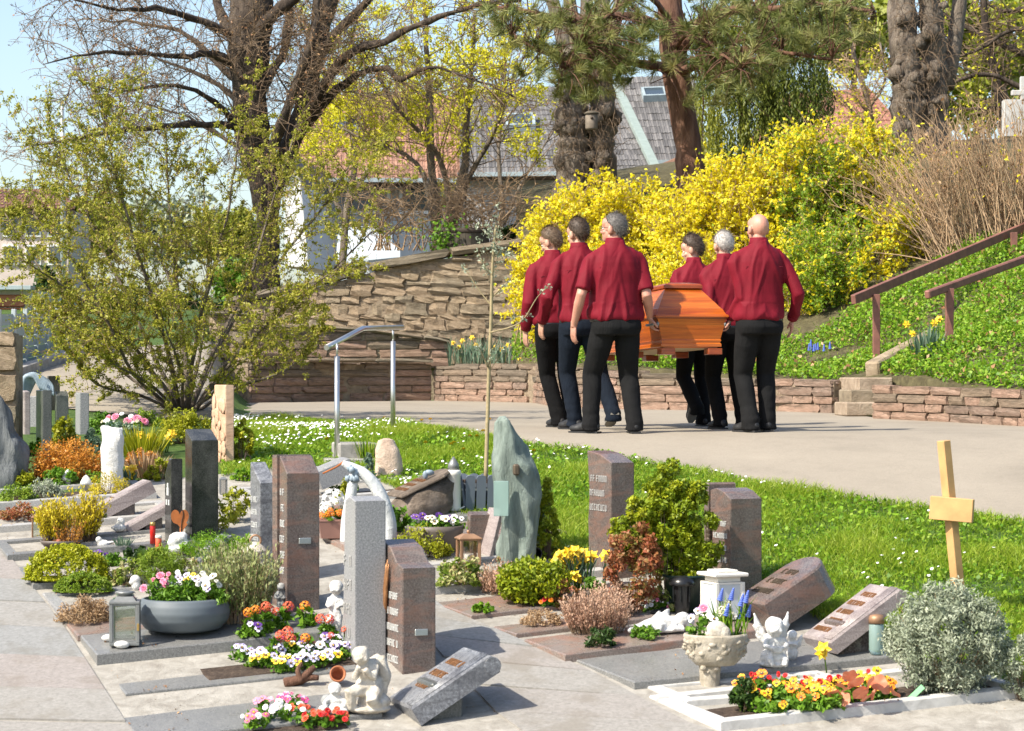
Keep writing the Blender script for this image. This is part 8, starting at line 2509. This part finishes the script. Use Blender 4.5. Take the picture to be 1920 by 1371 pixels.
rects('base',[rr4(.235,.035,.70),rr4(.235,.035,.708),rr4(.262,.012,.712),rr4(.262,.012,.735),rr4(.252,.02,.745),rr4(.262,.014,.765),rr4(.256,.02,.775),rr4(.300,-.010,.945)],'coffin',bottom='coffin_pale')
rects('lid',[rr4(.312,-.022,.952),rr4(.318,-.028,.962),rr4(.312,-.022,.978),rr4(.300,-.006,.982),rr4(.278,.03,1.03),rr4(.274,.035,1.034),rr4(.272,.045,1.036),rr4(.155,.235,1.205)],'coffin')
rects('ridge_cap',[rr4(.150,.24,1.206),rr4(.165,.215,1.212),rr4(.165,.215,1.236),rr4(.150,.232,1.25),rr4(.09,.30,1.262)],'coffin_dark')
rects('lid_rim',[rr4(.303,-.013,.9455),rr4(.308,-.018,.9475),rr4(.308,-.018,.9505)],'coffin_dark')
for sx_ in (-1,1):
 for y_ in (.06,.98,1.88):
  mb = MB(); mb.cbox((sx_*.205,y_,.672),(.12,.13,.052),M['coffin_dark'],b=.004); mb.build('foot',cf)
 for y_ in (.10,.95,1.75):
  mb = MB()
  x = sx_*.292
  mb.tube([(x,y_ - .09,.90),(x + sx_*.045,y_ - .085,.895),(x + sx_*.055,y_,.892),(x + sx_*.045,y_ + .085,.895),(x,y_ + .09,.90)],.011,M['steel_dark'],8)
  for q_ in (-.09,.09): mb.ball((x,y_ + q_,.90),(.014,.022,.022),M['steel_dark'],nu=8,nv=6)
  mb.build('handle',cf)
M['skin'] = simple('skin',(.50,.275,.19),.5,var=.10,scale=9,bmp=.08,bd=.002)
M['skin_red'] = simple('ruddy_skin',(.50,.24,.17),.5,var=.10,scale=9,bmp=.08,bd=.002)
m,nt,N,L,bs = newmat('crimson_cotton')
col = ramp(nt,tex(nt,6),[(.3,(.135,.0025,.0105)),(.7,(.180,.0035,.0145))])
L.new(col,bs.inputs['Base Color']); bs.inputs['Roughness'].default_value = .75; bs.inputs['Sheen Weight'].default_value = .0
bs.inputs['Specular IOR Level'].default_value = .25
w_ = tex(nt,5,detail=2,rough=.45,stretch=(1.6,1.6,.45),dist=.7)
bump(nt,w_,bs,.45,.03)
M['shirt'] = m
M['seam'] = simple('crimson_seam',(.17,.004,.016),.8,var=.1,bmp=0)
def cloth(name,c):
 m,nt,N,L,bs = newmat(name)
 L.new(ramp(nt,tex(nt,8),[(.3,[x*.8 for x in c]),(.7,[x*1.2 for x in c])]),bs.inputs['Base Color'])
 bs.inputs['Roughness'].default_value = .9; bs.inputs['Specular IOR Level'].default_value = .15
 bump(nt,tex(nt,8,detail=3,stretch=(1,1,.35),dist=1.2),bs,.6,.02)
 return m
M['trousers_black'] = cloth('black_trousers',(.0045,.0045,.005))
M['trousers_charcoal'] = cloth('charcoal_trousers',(.010,.010,.0105))
M['jeans'] = cloth('dark_blue_jeans',(.007,.011,.019))
M['shoe'] = simple('black_leather',(.014,.014,.015),.6,var=.2,bmp=.05)
M['shoe_sole'] = simple('grey_sole',(.16,.15,.13),.8,var=.15,bmp=0)
M['lens'] = simple('dark_lens',(.01,.01,.012),.1,var=.05,bmp=0)
for nm_,c_ in (('hair_brown',(.055,.033,.019)),('hair_light',(.12,.075,.042)),('hair_grey',(.11,.098,.09)),('hair_white',(.42,.39,.36))):
 M[nm_] = simple(nm_,c_,.6,var=.35,scale=60,bmp=.2)
def loft(mb,rings,mat,n=22,e=2.4):
 """rings (z, cx, cy, rx, ry)"""
 vs,fs = [],[]
 for z,cx,cy,rx,ry in rings:
  for k in range(n):
   a = 2*math.pi*k/n
   c,s = math.cos(a),math.sin(a)
   q = (abs(c) ** e + abs(s) ** e) ** (-1/e)
   vs.append((cx + rx*c*q,cy + ry*s*q,z))
 m_ = len(rings)
 for i in range(m_ - 1):
  for k in range(n): fs.append((i*n + k,i*n + (k + 1) % n,(i + 1)*n + (k + 1) % n,(i + 1)*n + k))
 fs += [tuple(range(n))[::-1],tuple((m_ - 1)*n + k for k in range(n))]
 mb.add(vs,fs,mat,True)
def ik(a,b,l1,l2,pole):
 d = b - a
 D_ = min(d.length,(l1 + l2)*.998)
 b = a + d.normalized()*D_
 x = (l1*l1 - l2*l2 + D_*D_)/(2*D_)
 h = math.sqrt(max(0,l1*l1 - x*x))
 u = d.normalized()
 p = (pole - u*pole.dot(u)).normalized()
 return a + u*x + p*h,b
def hand(mb,wr,d,palm,side,s,curl,mat):
 """palm and five separate curled fingers; d along the hand, palm = palm normal, side = thumb side (+1 along d x palm)"""
 d = d.normalized(); palm = (palm - d*palm.dot(d)).normalized(); ac = d.cross(palm)*side
 mb.tube([wr - d*.03*s,wr + d*.02*s],[.029*s,.027*s],mat,10)
 q = Matrix((ac,d,palm)).transposed().to_4x4(); q.translation = wr + d*.055*s
 mb.ball((0,0,0),(.040*s,.052*s,.017*s),mat,M=q,nu=12,nv=8)
 for k,(off,ln) in enumerate(((.030,.074),(.0105,.084),(-.0105,.078),(-.030,.060))):
  p = wr + d*.085*s + ac*off*s
  pts = [p - d*.03*s,p]
  dd = (d + ac*off*2.2).normalized()
  for j,f in enumerate((.42,.32,.26)):
   dd = (dd*math.cos(curl*(.7 + .25*j)) + palm*math.sin(curl*(.7 + .25*j))).normalized()
   pts.append(pts[-1] + dd*ln*f*s)
  mb.tube(pts,[r*s for r in (.0105,.0098,.0092,.0086,.0066)],mat,8)
  mb.ball(tuple(pts[-1]),.0064*s,mat,nu=8,nv=5)
 p = wr + d*.022*s + ac*.026*s
 t1 = p + (d*.6 + ac*.62 + palm*.3).normalized()*.038*s
 t2 = t1 + (d*.85 + ac*.18 + palm*.4).normalized()*.030*s
 t3 = t2 + (d*.9 - ac*.1 + palm*.4).normalized()*.022*s
 mb.tube([p - d*.01*s,p,t1,t2,t3],[r*s for r in (.014,.0145,.0115,.0105,.007)],mat,8)
def person(label,x,y,H,head,feet,hands,sleeve,hair,pants,wid=1.0,belly=1.0,lean=.0,glasses=None,skin='skin',stubble=False,seed=1):
 s = H/1.8
 V = lambda a,b,c: Vector((a*s,b*s,c*s))
 o = Vector((x,y,gz2(x,y) + .014))
 yaw = R(HEAD)
 sk = M[skin]
 body = MB()
 sh = MB(); pt = MB()
 ln = lambda z: lean*max(0,z - .9)          # forward lean grows upwards
 def W(p): return Vector((p.x,p.y + lean*max(0,p.z/s - .9)*s,p.z))
 # torso
 tz = [(.86,.155,.115,0),(.95,.165,.12,0),(1.05,.155,.115,0),(1.18,.165,.118,0),(1.32,.180,.122,-.005),(1.42,.165,.105,-.005),(1.475,.11,.085,-.005),(1.51,.062,.066,0)]
 loft(body,[(z*s,0,(cy + ln(z))*s,rx*s*wid*.94,ry*s*wid*.94) for z,rx,ry,cy in tz],sk)
 st = [(.915,.176,.134,.0),(.938,.192,.146,.004),(.965,.197,.150,.008),(1.02,.187,.144,.010),(1.12,.180,.138,.008),(1.22,.185,.136,0),(1.32,.194,.134,-.005),(1.39,.190,.122,-.012),(1.44,.172,.106,-.016),(1.48,.138,.092,-.016),(1.515,.100,.082,-.012),(1.545,.076,.076,-.006),(1.575,.069,.072,-.002)]
 loft(sh,[(z*s,0,(cy + ln(z))*s,rx*s*wid*(belly if z < 1.2 else (1 + belly)/2 if z < 1.35 else 1),ry*s*wid*(belly if z < 1.2 else 1)) for z,rx,ry,cy in st],M['shirt'],26)
 # head
 hy,hp = R(head[0]),R(head[1])
 hc = W(V(0,.018,1.668)) + Vector((-math.sin(hy)*.008,math.cos(hy)*.015*math.sin(-hp)*2,.012*math.sin(hp)))*s
 HM = Matrix.Translation(hc) @ Matrix.Rotation(hy,4,'Z') @ Matrix.Rotation(hp,4,'X') @ Matrix.Scale(s,4)
 bb = lambda c,r: body.ball(c,r,sk,M=HM,nu=18,nv=14)
 bb((0,-.012,.022),(.076,.096,.098)); bb((0,.028,-.045),(.060,.066,.072)); bb((0,.055,-.085),(.036,.034,.030))
 bb((0,.058,.045),(.058,.042,.050)); bb((0,.092,-.018),(.0125,.022,.022)); bb((0,.103,-.032),(.016,.014,.012)); bb((0,.080,.012),(.045,.018,.012))
 bb((0,.082,-.066),(.024,.012,.007)); bb((0,.081,-.078),(.021,.012,.008))
 for q in (-1,1):
  bb((q*.040,.060,-.030),(.022,.024,.020)); bb((q*.083,-.006,-.010),(.017,.024,.036)); bb((q*.076,.002,-.034),(.011,.014,.016))
 body.tube([W(V(0,-.012,1.44)),W(V(0,-.01,1.52)),hc + Vector((0,-.012*s,-.06*s))],[.064*s*wid ** .5,.058*s*wid ** .5,.056*s*wid ** .5],sk,14)
 # arms
 cuffs = []
 for i,q in enumerate((-1,1)):
  S = W(V(q*.186*wid,-.008,1.400))
  tgt,pole,dirh,palm,curl = hands[i]
  T_ = V(*tgt)
  E,Wr = ik(S,T_,.30*s,.268*s,Vector(pole))
  body.tube([S,S.lerp(E,.5),E,E.lerp(Wr,.3),E.lerp(Wr,.75),Wr],[r*s for r in (.054,.050,.041,.043,.033,.027)],sk,12)
  hand(body,Wr,Vector(dirh),Vector(palm),q if dirh[2] < 0 else q,s,curl,sk)
  sh.tube([W(V(q*.04,-.012,1.50)),W(V(q*.10*wid,-.010,1.462)),S + V(-q*.02,0,.016),S + V(q*.006,0,-.02),S.lerp(E,.30)],[r*s for r in (.058,.062,.066,.068,.066)],M['shirt'],14)
  if sleeve == 'short':
   sh.tube([S,S.lerp(E,.4),S.lerp(E,.86)],[r*s for r in (.064,.066,.069)],M['shirt'],14)
  else:
   e = E + V(0,-.006,0)
   sh.tube([S,S.lerp(e,.5),e,e.lerp(Wr,.45),e.lerp(Wr,.88)],[r*s for r in (.064,.062,.057,.053,.046)],M['shirt'],14)
   cuffs.append((e.lerp(Wr,.86),e.lerp(Wr,.985)))
 # legs
 loft(pt,[(z*s,0,cy*s,rx*s*wid*(1 + (belly - 1)*.8),ry*s*wid*(1 + (belly - 1)*.5)) for z,rx,ry,cy in ((.80,.165,.125,-.012),(.86,.178,.138,-.018),(.905,.176,.134,-.010),(.945,.166,.124,.0))],M[pants],26)
 shoes = []
 for i,q in enumerate((-1,1)):
  fx,fy,lift,ty,tp = feet[i]
  Hp = V(q*.088*wid,0,.86)
  A = V(fx,fy - .03,.085 + lift)
  K,A = ik(Hp,A,.415*s,.40*s,Vector((q*.12,1,0)))
  body.tube([Hp,K,K.lerp(A,.35),A],[r*s for r in (.075,.05,.048,.034)],sk,10)
  b = wid ** .6
  pt.tube([Hp + V(0,-.008,.03),Hp.lerp(K,.35) + V(0,-.006,0),Hp.lerp(K,.75),K,K.lerp(A,.3) + V(0,-.012,0),K.lerp(A,.7) + V(0,-.008,0),A + V(0,-.006,-.010),A + V(0,-.002,-.062)],[r*s*b for r in (.098,.096,.083,.076,.073,.069,.071,.076)],M[pants],16)
  shoes.append((A,ty,tp))
 name = 'person'
 p_ = remesh(body,name,None,o,(0,0,yaw),.0058,2,dec=.30,mat=sk)
 tag(p_,label,'person','coffin bearers')
 sv = Vector((seed*3.7,seed*1.9,seed))
 def dsh(co):
  out = np.empty(len(co),np.float32)
  for i,c in enumerate(co):
   v = Vector(c)
   a = noise.noise(Vector((v.x*11,v.y*9,v.z*3.0)) + sv)
   d_ = noise.noise(Vector((v.x*6.5 + abs(v.x)*3*(v.z - 1.2),v.y*5,v.z*2.6 + abs(v.x)*5)) + sv)
   lw = 1.6 if v.z < 1.06*s else 1.0
   out[i] = (.004*a + .010*(max(0,.26 - abs(d_))/.26 - .3)*lw)*s
  return out
 def dpt(co):
  out = np.empty(len(co),np.float32)
  for i,c in enumerate(co):
   v = Vector(c)
   lo_ = max(0.0,1 - v.z/(.34*s))
   out[i] = (.007*noise.noise(Vector((v.x*9,v.y*9,v.z*4)) + sv) + .013*lo_*noise.noise(Vector((v.x*5,v.y*5,v.z*22)) + sv))*s
  return out
 remesh(sh,'shirt',p_,voxel=.0085,smooth=11,mat=M['shirt'],disp=dsh)
 remesh(pt,'trousers',p_,voxel=.0105,smooth=4,mat=M[pants],disp=dpt)
 mb = MB(); loft(mb,[(z*s,0,0,r1*s*wid*(1 + (belly - 1)*.8),r2*s*wid) for z,r1,r2 in ((.908,.176,.134),(.913,.179,.137),(.932,.178,.136),(.936,.175,.133))],M['plastic_black'],28); mb.build('belt',p_)
 mb = MB(); loft(mb,[(z*s,0,(.004 + ln(z))*s,r*s*wid ** .5,r*1.04*s*wid ** .5) for z,r in ((1.535,.080),(1.555,.077),(1.592,.070),(1.594,.066))],M['shirt'],24,2.0); mb.build('collar',p_)
 mb = MB(); mb.tube(smooth_pts([W(V(q_*.155*wid,-.118 - .006*(1 - abs(q_)),1.352)) for q_ in (-1,-.5,0,.5,1)]),.0022*s,M['seam'],5); mb.build('yoke_seam',p_)
 for a,b in cuffs:
  mb = MB(); mb.tube([a,a.lerp(b,.1),b],[.046*s,.049*s,.045*s],M['shirt'],16); mb.build('cuff',p_)
 for A,ty,tp in shoes:
  Mx = Matrix.Translation(A + V(0,0,-.085)) @ Matrix.Translation(V(0,.0,.0)) @ Matrix.Rotation(R(ty),4,'Z') @ Matrix.Translation(V(0,.14,0)) @ Matrix.Rotation(R(-tp),4,'X') @ Matrix.Translation(V(0,-.14,0))
  mb = MB()
  mb.ball((0,-.035*s,.052*s),(.040*s,.052*s,.046*s),M['shoe'],M=Mx,nu=14,nv=9); mb.ball((0,.125*s,.036*s),(.047*s,.082*s,.034*s),M['shoe'],M=Mx,nu=14,nv=9)
  mb.tube([(0,-.03*s,.05*s),(0,.05*s,.052*s),(0,.12*s,.038*s)],[.042*s,.044*s,.040*s],M['shoe'],12,M=Mx); mb.tube([(0,-.02*s,.05*s),(0,-.01*s,.10*s)],[.042*s,.044*s],M['shoe'],12,M=Mx)
  ob = remesh(mb,'shoe',p_,voxel=.0075,smooth=2,mat=M['shoe'])
  mb = MB(); out = [(.036,-.085),(.044,-.05),(.038,.03),(.049,.11),(.045,.17),(.025,.205),(-.02,.205),(-.042,.165),(-.046,.10),(-.037,.03),(-.043,-.05),(-.034,-.085)]
  mb.prism([(a*s,b*s) for a,b in out],.017*s,M['shoe_sole'] if tp > 20 else M['shoe'],Mx @ Matrix.Translation((0,0,-.004))); mb.build('sole',ob)
 # eyes
 for q in (-1,1):
  mb = MB(); mb.ball((q*.030,.078,-.002),(.0115,.0115,.009),M['plaster'],M=HM,nu=8,nv=6); mb.ball((q*.030,.0885,-.002),(.005,.003,.005),M['lens'],M=HM,nu=8,nv=6); mb.build('eye',p_)
 # hair
 if hair:
  hm,top,fl,back = hair
  rgh = np.random.default_rng(seed)
  nu,nv = 44,26
  vs,keepv,fs = [],[],[]
  for j in range(nv + 1):
   th = math.pi*j/nv
   for i in range(nu):
    ph = 2*math.pi*i/nu
    d = Vector((math.sin(th)*math.cos(ph),math.sin(th)*math.sin(ph),math.cos(th)))
    lim = back if d.y < -.1 else back + (fl - back)*min(1,(d.y + .1)/.6)
    m_ = d.z - lim
    if abs(d.x) > .5 and d.y > -.45: m_ -= .75*min(1,(d.y + .45)/.4)*min(1,(abs(d.x) - .5)/.2)*(1 if d.z < -.1 else .4 if d.z < .15 else 0)
    m_ += .10*noise.noise(d*13 + sv)
    k = max(-.006,min(1,m_/.35)*(.010 + top*max(0,d.z) ** 1.5))
    k += .004*noise.noise(d*9 + sv)*(m_ > .02)
    vs.append(Vector((d.x*(.077 + k),-.012 + d.y*(.097 + k),.022 + d.z*(.099 + k)))); keepv.append(m_ > -.08)
  for j in range(nv):
   for i in range(nu):
    q = (j*nu + i,(j + 1)*nu + i,(j + 1)*nu + (i + 1) % nu,j*nu + (i + 1) % nu)
    if all(keepv[k] for k in q): fs.append(q)
  mb = MB(); mb.add(vs,fs,M[hm],True,HM); ho = mb.build('hair',p_)
  good = [i for i in range(len(vs)) if keepv[i]]
  ix = rgh.choice(good,2600); B = np.array([tuple(vs[i]) for i in ix]) + rgh.normal(size=(2600,3))*.006
  nr = unit(B - np.array([0,-.012,.022])); dr = unit(nr*.5 + np.array([0,-.35,-.45]) + rgh.normal(size=B.shape)*.35)
  sd2 = unit(np.cross(dr,nr))*.0012; ll = .016 + top*.5
  T3 = np.stack([B - sd2,B + sd2,B + dr*ll + nr*.003],1).reshape(-1,3)
  T3 = np.array([tuple(HM @ Vector(v)) for v in T3])
  link('strands',npmesh('strands',T3,np.arange(len(T3)).reshape(-1,3),M[hm]),ho)
 if glasses:
  mb = MB()
  for q in (-1,1):
   lm = M['lens'] if glasses == 'sun' else M['clear']
   mb.box((q*.034,.098,0),(.050,.004,.034),lm,HM)
   for a,b in (((q*.009,.1,.017),(q*.06,.098,.017)),((q*.009,.1,-.017),(q*.06,.098,-.017)),((q*.06,.098,.017),(q*.06,.098,-.017)),((q*.009,.1,.017),(q*.009,.1,-.017)),((q*.06,.097,.008),(q*.083,.04,.006)),((q*.083,.04,.006),(q*.084,-.02,.0))):
    mb.tube([a,b],.0022,M['plastic_black'],5,M=HM)
  mb.tube([(-.009,.101,.006),(.009,.101,.006)],.002,M['plastic_black'],5,M=HM)
  mb.build('glasses',p_)
 return p_
def loc_handle(x,y,H,sx_,yc):
 """grip of a coffin handle in the local frame (units of a 1.8 m body) of a bearer"""
 w = Matrix.Translation(cf.location) @ Matrix.Rotation(R(HEAD),4,'Z') @ Vector((sx_*.347,yc - .03,.955))
 l = Matrix.Rotation(-R(HEAD),4,'Z') @ (w - Vector((x,y,gz2(x,y) + .014)))
 return tuple(c/(H/1.8) for c in l)
def grip(x,y,H,sx_,yc): return (loc_handle(x,y,H,sx_,yc),(-sx_*-.25,-1,0) if sx_ < 0 else (.25,-1,0),(-.25*-sx_*-1,.12,-1),(-sx_,.0,0),.95)
def hang(t,q,fwd=.25,pole=(-.3,-1,0),curl=.30): return (t,(q*.35,-1,0),(q*.02,fwd,-1),(-q*.8,.25,0),curl)
P_ = [('person at the rear left in a short sleeved crimson shirt and glasses, grey hair',.85,19.95,1.815,(52,4),[(-.19,.10,0,42,0),(.15,-.02,0,-6,0)],lambda x,y,H: [hang((-.335,.05,.885),-1,.15),grip(x,y,H,-1,.10)],'short',
  ('hair_grey',.004,.42,-.78),'trousers_charcoal',1.10,1.08,.01,'clear','skin_red'),
  ('person second on the left in long crimson sleeves and dark jeans, brown hair',.585,20.80,1.815,(28,-10),[(-.02,.14,0,24,0),(.24,-.16,.05,-4,22)],lambda x,y,H: [hang((-.30,.15,.92),-1,.25),grip(x,y,H,-1,.95)],'long',
  ('hair_brown',.016,.55,-.78),'jeans',1.0,1.0,.05,None,'skin'),
  ('person front left with glasses and lowered head in long crimson sleeves',.375,21.65,1.79,(44,-20),[(.04,.02,0,14,0),(.19,.14,0,0,0)],lambda x,y,H: [hang((-.235,.10,.875),-1,.2),grip(x,y,H,-1,1.75)],'long',
  ('hair_light',.016,.52,-.78),'trousers_black',.98,1.0,.07,'clear','skin'),
  ('person front right with short brown hair looking left, heel raised',1.655,21.85,1.725,(58,-14),[(-.03,-.12,.09,4,58),(.12,.16,0,-4,0)],lambda x,y,H: [grip(x,y,H,1,1.75),hang((.30,.1,.88),1,.2)],'long',
  ('hair_brown',.022,.50,-.78),'trousers_black',.95,1.0,.06,None,'skin'),
  ('person second on the right with white hair seen from behind',1.86,21.0,1.72,(4,-16),[(-.05,.06,0,10,0),(.14,-.02,0,-6,0)],lambda x,y,H: [grip(x,y,H,1,.95),hang((.30,.1,.88),1,.2)],'long',
  ('hair_white',.006,.50,-.78),'trousers_black',1.0,1.0,.07,None,'skin'),
  ('bald person at the rear right with sunglasses and long crimson sleeves',2.055,20.15,1.825,(16,0),[(-.075,.02,0,24,0),(.10,.12,0,-6,0)],lambda x,y,H: [grip(x,y,H,1,.10),hang((.325,.10,.93),1,.2)],'long',
  None,'trousers_charcoal',1.08,1.03,.0,'sun','skin_red')]
for i,(lb,x,y,H,hd,ft,hn,sl_,hr_,pn_,wd,be,le,gl_,skn) in enumerate(P_):
 person(lb,x,y,H,hd,ft,hn(x,y,H),sl_,hr_,pn_,wd,be,le,gl_,skn,seed=i + 1)
